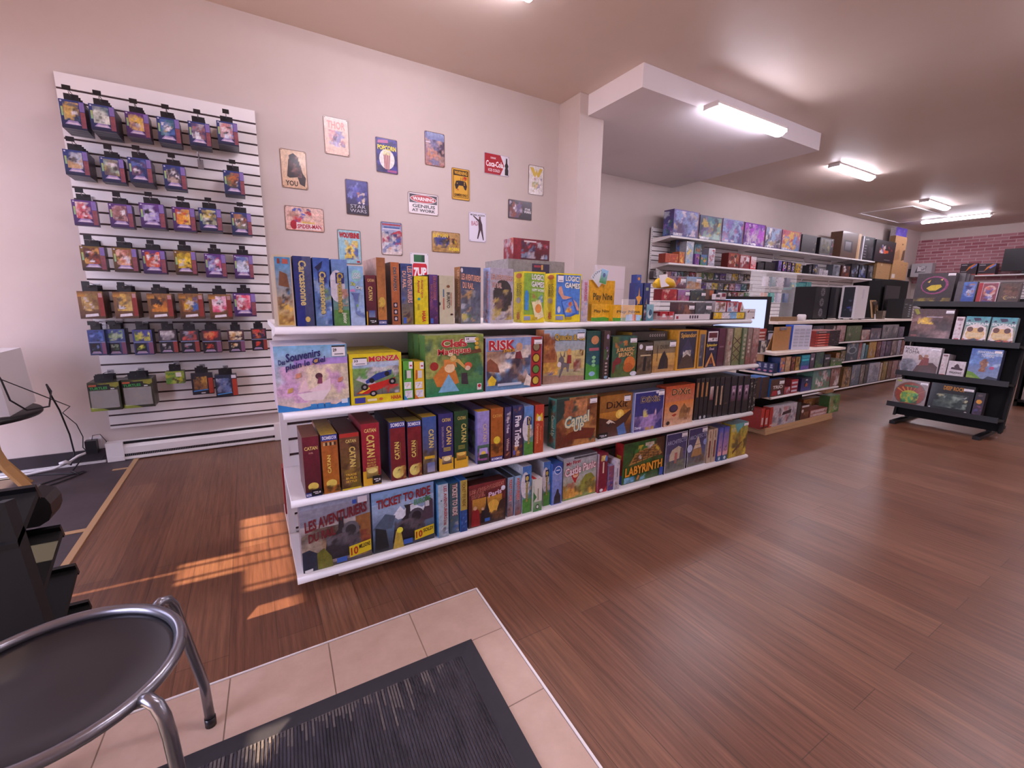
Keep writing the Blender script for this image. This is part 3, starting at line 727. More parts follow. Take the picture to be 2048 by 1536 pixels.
tin('busy blue, red and white comic cover tin sign', 1.132, 1.331, 1.645, 1.942,
    [g('d8c8c4', '7a8ab8'), p('b03040', 0, .55, .9, .78, 1, .72, 1, .6, .1, .4, a=0), n(41, 16, ['3a5aa0', 'e4dcd8', 'b03040', '2a3a70', 'd8a890', 'c9d0d8'], .02, .04, .98, .72, .2),
     r('a83a48', .04, .91, .96, .96, .2), r('3a5a98', .12, .83, .9, .87, .3), r('d8d0dc', .06, .78, .94, .81)])
tin('wide tin sign with WARNING in a red oval and GENIUS AT WORK', 1.398, 1.700, 2.042, 2.236,
    [r('e2d6da'), r('3a2c3c', .03, .52, .97, .94), e('eee2e4', .5, .73, .45, .2, 0), e('b0303c', .5, .73, .43, .18, 0), t('WARNING', 'f4eaec', .14, .64, .86, .82), t('GENIUS', '2a2028', .12, .29, .9, .46), t('AT WORK', '2a2028', .1, .09, .9, .24)])
tin('tin sign of a dim bedroom scene in blue and orange', 1.574, 1.775, 2.496, 2.795,
    [g('b07a70', '7a84b0'), n(51, 14, ['c98a70', '2a2030', '8a8ab0', 'd8b0a0', '5a4a60', 'b89890'], 0, 0, 1, .8, .22), r('dcd0dc', .03, .68, .28, .71), g('8088b4', '9aa4c8', .1, .78, 1, 1)])
tin('yellow tin sign with a game controller, WARNING and GAMERS ONLY', 1.845, 2.040, 2.221, 2.515,
    [r('dba638'), r('2a1c14', .06, .06, .94, .075), r('2a1c14', .06, .06, .09, .95), r('2a1c14', .91, .06, .94, .95), r('2e1f1a', .06, .78, .94, .96), t('WARNING', 'dba638', .12, .81, .88, .93),
     p('2e2226', .2, .34, .14, .46, .22, .6, .38, .62, .62, .62, .78, .6, .86, .46, .8, .32, .72, .34, .62, .46, .38, .46, .28, .34, a=0), p('dba638', .26, .54, .31, .54, .31, .51, .26, .51, a=0),
     e('dba638', .7, .56, .035, .02, 0), e('dba638', .7, .5, .035, .02, 0), r('2e2226', .48, .62, .5, .72), n(5, 4, ['a82028', 'c03030'], .55, .64, .86, .76, .1), n(6, 2, ['a82028'], .2, .28, .36, .34, .06),
     t('GAMERS ONLY', '3a2418', .12, .1, .88, .19)])
tin('wide red and white soda sign with a dark bottle', 2.203, 2.498, 2.514, 2.714,
    [r('ddd6e0'), p('a82430', 0, 0, .64, 0, .8, .5, .64, 1, 0, 1, a=0), t('DRINK', 'e8d8dc', .24, .76, .46, .85), t('Coca-Cola', 'f4eaee', .05, .36, .76, .66, 0, None, .02, .03), t('ICE COLD', 'e8d8dc', .14, .12, .62, .26),
     p('1c1418', .83, .04, .97, .04, .975, .3, .95, .4, .975, .52, .93, .66, .92, .9, .87, .9, .86, .66, .82, .52, .845, .4, .825, .3, a=.1)], 'b8a8b4')
tin('pale tin sign with a golden winged W emblem', 2.740, 2.939, 2.381, 2.681,
    [g('d4ccc8', 'dcd6d0'), p('d0b03a', .06, .93, .3, .93, .44, .76, .52, .9, .6, .76, .72, .93, .94, .93, .72, .66, .6, .6, .52, .72, .44, .6, .3, .66, a=0), n(61, 8, ['c9a878', '7a6a90', 'b04a50', 'a8b070'], .2, .08, .9, .6, .14)])
tin('wide dark purple tin sign with white lettering at one end', 2.489, 2.790, 2.106, 2.301,
    [g('2a1c2c', '3a2a3c'), n(71, 12, ['b0a0b8', '7a3038', '5a4a70', 'd8c8d0', '8a4a40'], .04, .06, .6, .95, .26), t('STAR', 'e4dce4', .7, .52, .95, .64), t('WARS', 'e4dce4', .66, .36, .98, .5)])
tin('white tin sign with a standing dancer and a red scrawl', 2.029, 2.227, 1.834, 2.125,
    [r('e2dcea'), t('MICHAEL JACKSON', '3a2c34', .07, .87, .94, .95), t('BAD', 'a8304a', .12, .55, .52, .7, 0, None, .03, .004),
     p('4a343c', .55, .78, .66, .84, .7, .74, .78, .6, .8, .44, .88, .06, .82, .05, .68, .4, .52, .08, .46, .1, .56, .42, .54, .62, a=.3), p('4a343c', .56, .76, .24, .9, .22, .87, .55, .68, a=0), e('6a4a48', .63, .83, .06, .05)], 'c4bccc')
tin('wide ochre tin sign with yellow lettering in opposite corners', 1.627, 1.928, 1.704, 1.901,
    [g('b08a50', 'b8925a'), n(81, 12, ['a87e46', 'c09a62', '9a7440'], 0, 0, 1, 1, .2), n(82, 7, ['3a4a98', '2a2838', '5a5a70', '3a3f80'], .06, .2, .62, .84, .26), n(83, 6, ['b08a30', '8a3020', '2a2420', 'd8b030'], .56, .28, .9, .76, .16),
     t('BATMAN', 'e4c22a', .03, .72, .56, .92, 0, None, .08), t('ROBIN', 'e8d020', .6, .08, .97, .26, 0, None, .02)], '7a5a40')
tin('white, green and red soda sign half hidden behind the yellow box', 1.401, 1.589, 1.359, 1.683,
    [r('e4dfe4'), r('2f6a42', .18, .74, .62, .96), r('24483a', .62, .74, .8, .96), p('c81e34', .1, .12, .16, .06, .86, .06, .92, .12, .92, .64, .86, .7, .16, .7, .1, .64, a=0), t('7UP', 'f4eef2', .16, .3, .9, .58, 0, None, .02, .05)], 'cfc8d0')

# ---------------------------------------------------------------- low things along the poster wall
def heater():
    o = empty('baseboard_heater', (-.985, 4.3, 0), 'long white electric baseboard heater under the slatwall panel', 'heater')
    s = MB(); L = 1.21
    prof = [(-.001, .006), (-.055, .006), (-.062, .014), (-.06, .03), (-.045, .032), (-.045, .05), (-.062, .055), (-.064, .105), (-.05, .125), (-.04, .127), (-.03, .15), (-.001, .152)]
    for i in range(len(prof) - 1):
        (ya, za), (yb, zb) = prof[i], prof[i + 1]
        s.face([(.1, ya, za), (L - .1, ya, za), (L - .1, yb, zb), (.1, yb, zb)], m='white')
    s.build('casing', o)
    s = MB(); s.box(.1, L - .1, -.05, -.04, .031, .051, m='black'); s.box(.1, L - .1, -.042, -.03, .128, .146, m='dark')
    for k in range(90): s.box(.11 + k * .011, .113 + k * .011, -.052, -.049, .032, .05, m='wire')
    s.build('air_grille', o)
    for x in (0, L - .1):
        s = MB(); s.box(x, x + .1, -.066, -.001, .006, .152, m='white'); s.box(x + .008, x + .092, -.068, -.066, .012, .04, m='white'); s.build('end_cap', o)
heater()
o = empty('wall_outlet', (-1.045, 4.299, .14), 'white wall outlet beside the heater end, with a black adapter in it', 'outlet')
s = MB(); s.box(-.035, .035, -.006, 0, -.06, .06, m='whiteplastic'); s.build('cover_plate', o)
s = MB(); s.box(-.012, .012, -.008, -.006, -.035, -.015, m='dark'); s.build('socket', o)
o = empty('power_adapter', (-1.06, 4.292, .12), 'black plug-in power adapter on the wall near the heater', 'adapter')
s = MB(); s.box(-.035, .028, -.055, -.001, -.035, .065, m='dark'); s.build('body', o)
s = MB(); s.tube([(0, -.03, .06), (.01, -.03, .1), (.05, -.02, .1), (.075, -.01, .04), (.07, -.01, -.04), (.03, -.012, -.105)], .0025, 'cable', 6); s.build('cord', o)
s = MB(); s.tube([(-1.09, 4.25, .1), (-1.14, 4.23, .085), (-1.19, 4.22, .05), (-1.27, 4.2, .022), (-1.4, 4.2, .008), (-1.7, 4.22, .008)], .009, 'whiteplastic', 8)
s.tube([(-1.18, 4.21, .045), (-1.2, 4.2, .062), (-1.23, 4.2, .05)], .014, 'whiteplastic', 8)
tag(s.build('extension_cord'), 'white extension cord running from the outlet along the skirting', 'cord')
s = MB(); pts = [(-1.12, 4.2, .06), (-1.15, 4.12, .012)] + [(-1.2 + .13 * math.cos(q * .5 - .6), 3.93 + .16 * math.sin(q * .5 + .6), .009) for q in range(14)] + [(-1.35, 4.16, .008), (-1.7, 4.15, .008)]
s.tube(pts, .005, 'cable', 6); tag(s.build('power_cable'), 'black cable coiled on the grey floor below the wall outlet', 'cable')
s = MB(); s.tube([(-1.5, 3.56, 1.02), (-1.36, 3.555, .98), (-1.25, 3.555, .88), (-1.215, 3.56, .76), (-1.2, 3.57, .64), (-1.15, 3.6, .57), (-1.09, 3.72, .56), (-1.13, 3.93, .62), (-1.16, 3.98, .66), (-1.17, 4.05, .58), (-1.155, 4.1, .46), (-1.165, 4.24, .25), (-1.16, 4.25, .1), (-1.19, 4.25, .018)], .005, 'cable', 6)
tag(s.build('hanging_cable'), 'thick dark cable looping in front of the white box and down the wall', 'cable')
s = MB(); s.tube([(-1.45, 3.58, .94), (-1.3, 3.57, .87), (-1.22, 3.58, .76), (-1.1, 3.7, .63), (-1.1, 4.1, .48), (-1.17, 4.2, .42), (-1.12, 4.24, .32), (-1.1, 4.25, .22), (-1.11, 4.25, .14), (-1.09, 4.27, .09)], .003, 'cable', 6)
tag(s.build('thin_cord'), 'thin dark cord running down the wall between the table and the outlet', 'cord')

# side table with bent legs and the white machine on it
def side_table():
    o = empty('side_table', (-1.50, 3.80, .03), 'small round black-topped side table with bent birch legs', 'table')
    s = MB(); s.lathe([(.0001, .505), (.335, .505), (.345, .495), (.345, .48), (.335, .47), (.0001, .47)], m='black', seg=40); s.build('table_top', o)
    for an, sg in ((-12, 1), (58, 1), (150, 1), (228, 1)):
        s = MB(); ca, sa = math.cos(R(an)), math.sin(R(an)); W = Vector((-sa, ca, 0)) * .032
        prof = [(.17, .47), (.125, .44), (.115, .36), (.12, .27), (.15, .17), (.2, .085), (.26, -.018)]
        for i in range(len(prof) - 1):
            (ra, za), (rb, zb) = prof[i], prof[i + 1]
            for rr, fl in ((0, 1), (.02, 0)):
                q = [Vector((ca * (ra + rr), sa * (ra + rr), za)), Vector((ca * (rb + rr), sa * (rb + rr), zb))]
                f = [q[0] - W, q[0] + W, q[1] + W, q[1] - W]
                s.face([tuple(v) for v in (f if fl else f[::-1])], m='birch')
            for sgn in (-1, 1):
                f = [(ca * ra, sa * ra, za), (ca * (ra + .02), sa * (ra + .02), za), (ca * (rb + .02), sa * (rb + .02), zb), (ca * rb, sa * rb, zb)]
                s.face([tuple(Vector(v) + W * sgn) for v in (f if sgn > 0 else f[::-1])], m='birch')
        s.obox((ca * (.26 + .012), sa * (.26 + .012), -.022), (ca * .013, sa * .013, 0), tuple(W), (0, 0, .007), 'birch')
        s.build('leg', o)
side_table()
o = empty('white_machine', (-1.45, 3.84, .537), 'big white boxy machine on the round black table, cut off by the frame', 'appliance')
s = MB(); q = [(-.3, -.27), (.22, -.22), (.2, .23), (-.3, .23)]
tp = [(x * .93 - .01, y) for x, y in q]
for i in range(4):
    a, c = i, (i + 1) % 4
    s.face([(*q[a], 0), (*q[c], 0), (*tp[c], .36), (*tp[a], .36)], m='whiteplastic')
s.face([(*v, .36) for v in tp], m='whiteplastic'); s.face([(*v, 0) for v in q[::-1]], m='whiteplastic'); s.build('housing', o)
s = MB(); s.box(-.22, .02, -.16, -.02, .36, .38, m='dark'); s.build('control_panel', o)

# black tiered display rack; faces local -y
def display_rack(loc, rz, w, label, tiers, lean, foot, dip=.12):
    """tiers: (z, y, depth) of each ledge; lean: (y, z) at foot and top of the sloping back"""
    o = empty('display_rack', loc, label, 'display rack', None, rz)
    (ya, za), (yb, zb) = lean
    for sx in (-1, 1):
        s = MB(); x = sx * (w / 2 - .012)
        s.obox((x, (ya + yb) / 2, (za + zb) / 2), (.012, 0, 0), (0, (yb - ya) / 2, (zb - za) / 2), (0, .03, .006), 'blackmatte')
        s.build('upright', o)
        s = MB(); s.box(sx * (w / 2 - .1) - .025, sx * (w / 2 - .1) + .025, foot[0], foot[1], .002, .035, m='black')
        s.box(sx * (w / 2 - .1) - .02, sx * (w / 2 - .1) + .02, ya + .06, ya + .1, .035, za + .12, m='black'); s.build('foot', o)
    s = MB(); nrm = Vector((0, zb - za, ya - yb)).normalized()
    s.obox((0, (ya + yb) / 2 + .02, (za + zb) / 2), (w / 2 - .02, 0, 0), (0, (yb - ya) / 2, (zb - za) / 2), tuple(nrm * .006), 'blackmatte')
    s.build('back_panel', o)
    for z, y, d in tiers:
        cd, sd = math.cos(dip), math.sin(dip); s = MB(); s.obox((0, y + d / 2 * cd - .01 * sd, z - d / 2 * sd - .01 * cd), (w / 2, 0, 0), (0, d / 2 * cd, -d / 2 * sd), (0, .01 * sd, .01 * cd), 'blackmatte'); s.build('ledge', o)
        s = MB(); s.obox((0, y - .007, z - .004), (w / 2, 0, 0), (0, .006 * cd, -.006 * sd), (0, .026 * sd, .026 * cd), 'black'); s.build('ledge_lip', o)
    s = MB(); s.box(-w / 2 + .1, w / 2 - .1, foot[1] - .12, foot[1] - .08, .006, .03, m='black'); s.build('crossbar', o)
    return o
display_rack((-1.03, 1.68, 0), R(180), .86, 'black tiered display rack with empty ledges behind the steel stool',
             [(.09, -.40, .26), (.27, -.345, .24), (.45, -.28, .22), (.64, -.16, .2)], ((-.12, .02), (.01, .68)), (-.42, .2), .42)
o = empty('spray_bottle', (-.8, 1.80, .185), 'small red and white bottle standing on a ledge of the dark rack', 'bottle')
s = MB(); s.lathe([(.0001, 0), (.03, 0), (.032, .01), (.032, .1), (.015, .125), (.0001, .125)], m='print', seg=16, col='a8402e'); s.build('body', o)
s = MB(); s.lathe([(.013, .125), (.014, .16), (.0001, .162)], m='whiteplastic', seg=12); s.build('cap', o)

def stool():
    cx_, cy_, zs, rr = -.404, 1.13, .468, .213
    o = empty('stool', (cx_, cy_, 0), 'low round stool with black seat and steel tube ring in the corner', 'stool')
    s = MB(); s.lathe([(.0001, zs - .014), (rr * .55, zs - .016), (rr * .9, zs - .010), (rr - .006, zs - .003), (rr - .004, zs - .012), (rr * .9, zs - .022), (.0001, zs - .026)], m='dark', seg=64)
    s.build('seat', o)
    s = MB(); k = 64
    s.tube([(rr * math.cos(6.28319 * i / k), rr * math.sin(6.28319 * i / k), zs) for i in range(k + 1)], .0125, 'chrome', 12, False); s.build('seat_ring', o)
    for an, fr in ((49, .327), (-41, .30), (128, .30), (-131, .30)):
        ca, sa = math.cos(R(an)), math.sin(R(an)); s = MB()
        pr = [(rr + .004, zs - .004), (rr + .025, zs + .004), (rr + .043, zs - .004), (rr + .056, zs - .03), (rr + .063, zs - .07), (fr - .004, .14), (fr, .026)]
        s.tube([(ca * a, sa * a, z) for a, z in pr], .0125, 'chrome', 12)
        l = s.build('leg', o)
        s = MB(); s.tube([(ca * fr, sa * fr, .0015 if an > 0 else .0145), (ca * fr, sa * fr, .03)], .0145, 'dark', 12); s.build('rubber_foot', l)
stool()
o = empty('black_box', (-.99, 1.99, .50), 'thick black rounded block lying across the dark rack', 'box')
s = MB(); q = [(-.36, -.01), (-.36, .1), (.34, .1), (.375, .085), (.385, .06), (.385, .03), (.375, .005), (.35, -.01)]
s.face([(x, .04, z) for x, z in q], m='blackmatte'); s.face([(x, -.06, z) for x, z in q[::-1]], m='blackmatte')
for k in range(8):
    (a, c), (a2, c2) = q[k], q[(k + 1) % 8]; s.face([(a2, .04, c2), (a2, -.06, c2), (a, -.06, c), (a, .04, c)][::-1], m='black')
s.build('block', o)

# ---------------------------------------------------------------- the long board game gondola
GX0, GX1 = .092, 3.235
ZT, Z2, Z3, ZB = 1.124, .80, .435, .095
def gondola():
    o = empty('shelving_gondola', ((GX0 + GX1) / 2, 2.28, 0), 'long white four-level shelving gondola full of board games', 'shelving')
    ox = (GX0 + GX1) / 2
    hw = (GX1 - GX0) / 2
    pb = slat_board(-hw + .02, hw - .02, .1, ZT - .03, .0, ZT - .17, thick=.02, parent=o, name='back_panel')
    for z, y in ((ZT, 1.94), (Z2, 1.852), (Z3, 1.852), (ZB, 1.852)):
        s = MB(); s.box(-hw, hw, y + .012 - 2.28, -.009, z - .026, z, m='white')
        if z == ZT: s.box(-hw, hw, -.012, .40, z - .026, z - .001, m='white')
        sh = s.build('shelf', o)
        s = MB(); s.tube([(-hw - .002, y + .012 - 2.28, z - .0152), (hw + .002, y + .012 - 2.28, z - .0152)], .015, 'white', 12); s.build('price_rail', sh)
        for x in (-hw + .004, hw - .007):
            s = MB(); q = [(-.009, z - .0265), (-.009, z - .06), (y + .1 - 2.28, z - .0265)]
            s.face([(x, a, c) for a, c in q], m='white'); s.face([(x + .003, a, c) for a, c in q[::-1]], m='white')
            for k in range(3):
                (a, c), (a2, c2) = q[k], q[(k + 1) % 3]; s.face([(x, a2, c2), (x, a, c), (x + .003, a, c), (x + .003, a2, c2)], m='white')
            if z > .2: s.build('bracket', o)
    for x in (-hw, hw - .03):
        s = MB(); s.box(x, x + .03, -.009, .025, .012, ZT - .028, m='white'); s.build('upright', o)
    s = MB(); s.box(.26 - ox, 2.26 - ox, 1.935 - 2.28, -.02, .004, ZB - .028, m='kick'); s.build('kick_plate', o)
    s = MB()
    for x in (GX0 + .02, .6, 1.2, 1.8, 2.4, GX1 - .06): s.box(x - ox, x + .04 - ox, -.3, .02, .001, ZB - .027, m='darkbase')
    s.build('base_feet', o)
    s = MB(); s.box(-hw, hw, .028, .36, .06, ZB, m='white'); s.build('base_deck', o)
gondola()

def sh(z):
    def f(label, y, x0, x1, h, d, F, side='777', L=None, T=None, copies=None, **kw):
        return rowbox(label, x0, x1, h, y, z, d, F, side, L, T, copies, **kw)
    return f
A = sh(ZT + .001)
DP = .24
A('pale edged blue box with sandy pirate art, at the window end of the top shelf', 1.955, 0.101, 0.167, 0.272, DP, [r('c9b89c'), g('c8a24a', '3f8cc0', .06, .02, .94, .97, .4), n(1, 8, ['6a4a30', 'd8b050', 'b08838', '8a5a30'], .08, .03, .92, .42, .3), n(2, 5, ['5a4a48', '3a3030', '2a6a9a'], .3, .3, .85, .55, .14), p('7a5038', .2, .58, .8, .55, .7, .74, .3, .78), p('8a4038', .2, .88, .36, .88, .34, .95, .22, .95), p('b05a50', .46, .88, .82, .88, .8, .94, .5, .95)], 'b0a084')
A('plain navy box with a gold place name running down its spine', 1.955, 0.169, 0.237, 0.271, DP, [g('1c2a7a', '2a3570'), g('3a4266', '4a527a', .5, 0, 1, 1, .3), t('Carcassonne', 'cdbb7a', .28, .3, .72, .94, -90), e('c9b060', .62, .1, .14, .04)], '1c2358')
A('stormy blue castle game box with a gold place name down its spine', 1.955, 0.239, 0.305, 0.269, DP, [g('5a7aa0', '3a5aa8'), n(3, 9, ['9ab0d0', '6a8ac8', 'c0d0e0', '2a4078'], 0, .02, 1, .98, .3), p('20264a', .1, .86, .6, .96, .5, .86, .3, .8), n(4, 3, ['7a9a48'], .5, .38, 1, .58, .3), r('28307a', .26, .64, .78, .8), t('Carcassonne', 'cdbb7a', .34, .18, .74, .8, -90, '5a5a50')], '3a5a98')
A('pale sky and meadow box with a gold place name down its spine', 1.955, 0.308, 0.373, 0.267, DP, [g('5a8a48', '6a8ac8'), e('c8c4d0', .3, .6, .5, .24), n(5, 4, ['b08070', 'c8b8b0', '9a6a58'], .3, .3, 1, .56, .3), r('4f8040', 0, 0, 1, .24, .4), r('28307a', .22, .64, .76, .8), t('Carcassonne', 'b8a050', .3, .2, .7, .8, -90, '5a5040'), t('junior', 'd8dcc8', .5, .03, .84, .2, -90)], '7a98c8')
A('pale blue box with a grey pipe drawing on its spine', 1.955, 0.374, 0.436, 0.244, DP, [g('a0b4d8', '86b4dc'), e('8ec8c8', .5, .84, .36, .1), t('LOGI', 'e8eef4', .28, .84, .74, .89, 0, '4a7a9a'), t('QUEST', 'e8eef4', .22, .78, .8, .83, 0, '4a7a9a'), t('Zip', 'c8d060', .08, .66, .42, .73, 0, '2a3a3a'), t('City', 'e8eef4', .42, .6, .92, .67, 0, '2a3a3a'), p('c88ac0', .02, .6, .3, .62, .4, .57, .02, .57), p('5a6aa0', .08, .55, .7, .55, .58, .5, .52, .4, .34, .4, .22, .5), p('6a80b8', .34, .4, .5, .4, .5, .25, .98, .18, .98, .13, .4, .2), n(6, 4, ['6a9a58', '88a8d8'], .4, .2, .95, .36, .16)], '86b4dc')
A('short maroon box with gold lettering down the spine and a black corner tag', 1.955, 0.439, 0.487, 0.209, DP, [g('4a1a28', '6a2434'), t('CATAN', 'd0b070', .2, .87, .84, .93), t('CATAN', 'd8c070', .26, .5, .64, .78, -90), p('d0a828', 0, 0, .1, 0, .1, .28, 0, .28), g('7a8ab0', '3a4a88', .22, .16, .82, .3), n(7, 5, ['a8803a', '8a6a30'], .2, .34, .8, .44, .06)], '421824', tagged=(.18, .02, .95, .14))
A('tall plain tan box in shrink wrap with a blue foot', 1.955, 0.488, 0.529, 0.284, DP, [g('b8783a', '9a6038'), e('c8a848', .5, .34, .4, .08), n(8, 9, ['5a3818', '7a5020', 'a07828'], .05, .18, .95, .34, .16), r('28347a', 0, 0, 1, .075), t('KOSMOS', 'd8d8e8', .1, .02, .9, .055)], 'b49484', L=[g('b08a74', 'c09a88')])
A('orange box with dark sideways lettering and three dark icons', 1.955, 0.548, 0.589, 0.268, DP, [g('a05a34', 'b86a3c'), t('DES PAPIERS', '2a2a40', .28, .55, .66, .92, -90, 'c8a898'), *[r('1c1a34', .2, .06 + .11 * k, .68, .14 + .11 * k) for k in range(3)], *[e('c8b8c0', .44, .1 + .11 * k, .14, .025) for k in range(3)]], '4a3838')
A('blue train game box with peach lettering down its spine', 1.955, 0.591, 0.648, 0.265, DP, [g('7a6a3a', '34508c'), n(9, 7, ['2a4078', '4a6ab0'], 0, .35, 1, 1, .25), n(10, 8, ['c89a30', '5a3a38', '2a2a48', 'a07028'], .05, .02, .95, .32, .2), t('LES AVENTURIERS', 'e0b0a0', .56, .36, .94, .96, -90, '2a2a50'), t('DU RAIL', 'e0b0a0', .14, .6, .44, .88, -90, '2a2a50'), r('3a60b8', .12, .02, .4, .12)], '2a3a6a')
A('bright yellow box with red sideways lettering and a red maker mark', 1.955, 0.651, 0.719, 0.214, DP, [g('d8c814', 'e0d020'), t('Animal Upon', 'b8303a', .46, .55, .66, .93, -90), t('Animal', 'b8303a', .24, .66, .42, .92, -90), e('3a9a98', .32, .53, .1, .03), t('HABA', 'c02428', .52, .05, .8, .28, -90), r('b0a020', .2, .3, .34, .42)], 'cdbd18')
A('narrow violet train game box between the yellow and the cream boxes', 1.955, 0.721, 0.766, 0.223, DP, [g('4a2050', '5a3a80'), n(12, 8, ['b06a50', '8a4a68', 'c08a48'], .1, .1, .9, .5, .2), t('LES AVENTURIERS', '7a2038', .46, .5, .84, .96, -90, 'b08aa0'), t('DU RAIL', '7a2038', .14, .5, .4, .8, -90, 'b08aa0'), r('3a60b8', .1, .02, .4, .12)], '3a2040')
A('cream box with bold black sideways lettering', 1.955, 0.770, 0.846, 0.221, DP, [r('c4bfa2', 0, 0, 1, 1, .1), t('BURRITO', '26222a', .5, .33, .72, .66, -90), t('THROW THROW', 'a84a38', .74, .38, .84, .66, -90), r('3a6a8a', .24, .56, .32, .72), r('b05a48', .24, .3, .32, .54), e('8a5a38', .6, .78, .12, .03), e('4a2020', .82, .2, .1, .02), e('24222a', .0, .42, .06, .035)], 'b4af94')
FR = .07
A('blue train game box facing out, with spooky grey figures', 1.955, 0.876, 0.986, 0.265, FR, [g('6a7078', '34406a'), n(13, 14, ['8a8a90', '4a4a50', 'b08a58', 'c0c4d0', '5a5a70'], .02, .05, .98, .6, .2), n(14, 4, ['c8b860', '6a8a58'], .05, .02, .9, .18, .16), e('dcd8e0', .07, .94, .055, .04), t('LES AVENTURIERS', 'e0a890', .04, .76, .98, .87, 0, '2a2440', -.04), t('DU RAIL', 'e0a890', .1, .62, .64, .73, 0, '2a2440', -.04)], '8a5a30', L=[g('5a4438', 'a06a30'), t('LES AVENTURIERS', 'd8a888', .5, .3, .8, .95, -90), n(15, 6, ['3a3030', '8a8a90'], 0, 0, 1, .3, .2)])
A('washed-out train game box facing out, with desert travellers', 1.955, 1.033, 1.169, 0.268, FR, [g('b8b0b4', 'b0a8b8'), e('3a3434', .55, .5, .42, .3), n(16, 12, ['b09a48', '8a6a58', '5a5060', 'c0a878', '6a4a40'], .1, .06, .95, .62, .18), t('LES AVENTURIERS', 'cfa89c', .05, .78, .97, .88, 0, '6a5060', -.03), t('DU RAIL', 'cfa89c', .1, .64, .5, .74, 0, '6a5060', -.03)], '8aa0cc', L=[g('8a9ac8', 'a0b0dc'), t('LES AVENTURIERS', 'c88a90', .5, .25, .8, .93, -90), n(17, 6, ['b05a48', '5a4a60'], 0, 0, 1, .26, .2)])
def logic(col, sp):
    return dict(F=[r('e6d21e', 0, 0, 1, 1, .12), g(col, col, .0, .16, .96, .97, .3), t('LOGIC!', 'f0f0ea', .36, .84, .92, .95, 0, '4a5a4a', -.03), t('GAMES', 'f0f0ea', .34, .7, .94, .81, 0, '4a5a4a', -.03), *sp, r('8a98b8', 0, .05, .3, .13), r('b8a020', .4, .06, .64, .11)],
                L=[g('d8c81c', 'e2d222'), e('d07a40', .5, .92, .3, .05), t('LOGIC', '8a8a40', .56, .52, .8, .78, -90), t('GAMES', '8a8a40', .28, .52, .5, .78, -90), e('b8b0a0', .5, .44, .24, .06), t('HABA', 'b83828', .34, .05, .66, .2, -90)], side='d2c21c')
A('yellow framed logic game with a green picture and a tan card', 1.955, 1.230, 1.365, 0.260, .1, **logic('86b03c', [e('3a88c8', .12, .5, .1, .14), p('4a90d0', .03, .4, .22, .4, .2, .24, .02, .26), p('e8dcae', .36, .4, .78, .46, .96, .12, .56, .04), e('d88a38', .68, .28, .15, .09), n(18, 4, ['c8d0d8', 'a85a48', '5a88b0'], .3, .4, .9, .6, .12), t('HAPPY WORMS', 'e8eee0', .36, .61, .94, .67, 0, None, -.03)]))
A('yellow framed logic game with a blue picture of a marble tray', 1.955, 1.433, 1.608, 0.260, .1, **logic('4a80d0', [p('d8a088', .1, .72, .2, .74, .3, .55, .6, .52, .84, .4, .94, .24, .86, .24, .76, .36, .55, .46, .25, .48, .08, .62), p('3a64b8', .2, .44, .66, .52, .88, .18, .4, .06), p('5a88d8', .24, .42, .62, .48, .8, .2, .42, .12), n(19, 4, ['c04040', 'e0c030', '6aa040'], .34, .2, .7, .42, .12), e('e0e0e0', .12, .26, .06, .07)]), sticker=(.04, .82, .26, .97))
A('slim lilac train game box beside the yellow logic games', 1.955, 1.601, 1.662, 0.230, .22, [g('b8a8b0', 'c8b0c4'), n(20, 8, ['8aa0c8', 'd0b8c0', 'a08a98', 'c8c0a8'], .05, .02, .95, .6, .24), t('LES AVENTURIERS', 'b8486a', .4, .5, .8, .95, -90)], 'a89aa8')
s = MB()
for q in (-.05, .05): s.box(q - .001, q + .001, 0, .012, 0, .13, m='clear')
s.box(-.049, .049, .01, .012, .002, .13, m='clear'); s.box(-.049, .049, 0, .012, .0005, .002, m='clear')
tag(s.build('clear_holder', loc=(1.972, 1.948, ZT + .001)), 'empty clear plastic holder in front of the yellow card game displays', 'holder')
YEL = 'e0b01e'
def play_nine(label, y, x0, x1, h, d, fan, z=ZT):
    F = [g('e6b022', 'e0a81e'), p('4a9a2e', 0, 0, 1, 0, 1, .16, .6, .24, .2, .2, 0, .22), t('Play Nine', '5a4a1a', .12, .45, .92, .68)]
    if fan: F += [p(c, .42 + .12 * k, .02, .58 + .12 * k, .02, .62 + .12 * k, .42 - abs(1.5 - k) * .04, .44 + .11 * k, .46 - abs(1.5 - k) * .04, a=.2) for k, c in enumerate(['9ac8e8', 'b8d8f0', 'd8703a', 'a8d0ec'])]
    o = carton('card_display', label, 'card display', x1 - x0, d, h, ((x0 + x1) / 2, y, z + .001), F, 'c8981a', rz=0)
    return o
play_nine('yellow tray of golf cards at shelf height, its front lettered over green grass', 2.0, 1.727, 1.884, .10, .12, False)
play_nine('bigger yellow golf card display with a fan of cards printed on its corner', 1.965, 1.863, 2.104, .095, .14, True)
o = play_nine('raised yellow golf card display behind the trays, with loose cards fanned above', 2.16, 1.848, 2.051, .245, .1, False)
o = empty('card_fan', (1.929, 2.148, ZT + .22), 'fan of white and blue playing cards stuck above the raised yellow display', 'cards')
for k in range(7):
    an = R(48 - k * 10); s = MB(); u = Vector((math.cos(an), 0, math.sin(an))); v = Vector((-math.sin(an), 0, math.cos(an)))
    c0 = v * .05 + Vector((0, -.0006 * k, 0))
    s.obox(c0, u * .03, v * .045, (0, .0004, 0), 'whiteplastic')
    s.art(c0 - u * .028 - v * .043 - Vector((0, .0005, 0)), u * .056, v * .086, [g('4a9a3a', '9ac8f0') if k == 6 else r('dce8f2'), e('5a6aa0', .5, .6, .2, .16)] if k == 6 else [r('dce8f2'), t(str(k + 2), '2a4a6a', .08, .8, .26, .94)])
    s.build('card', o)
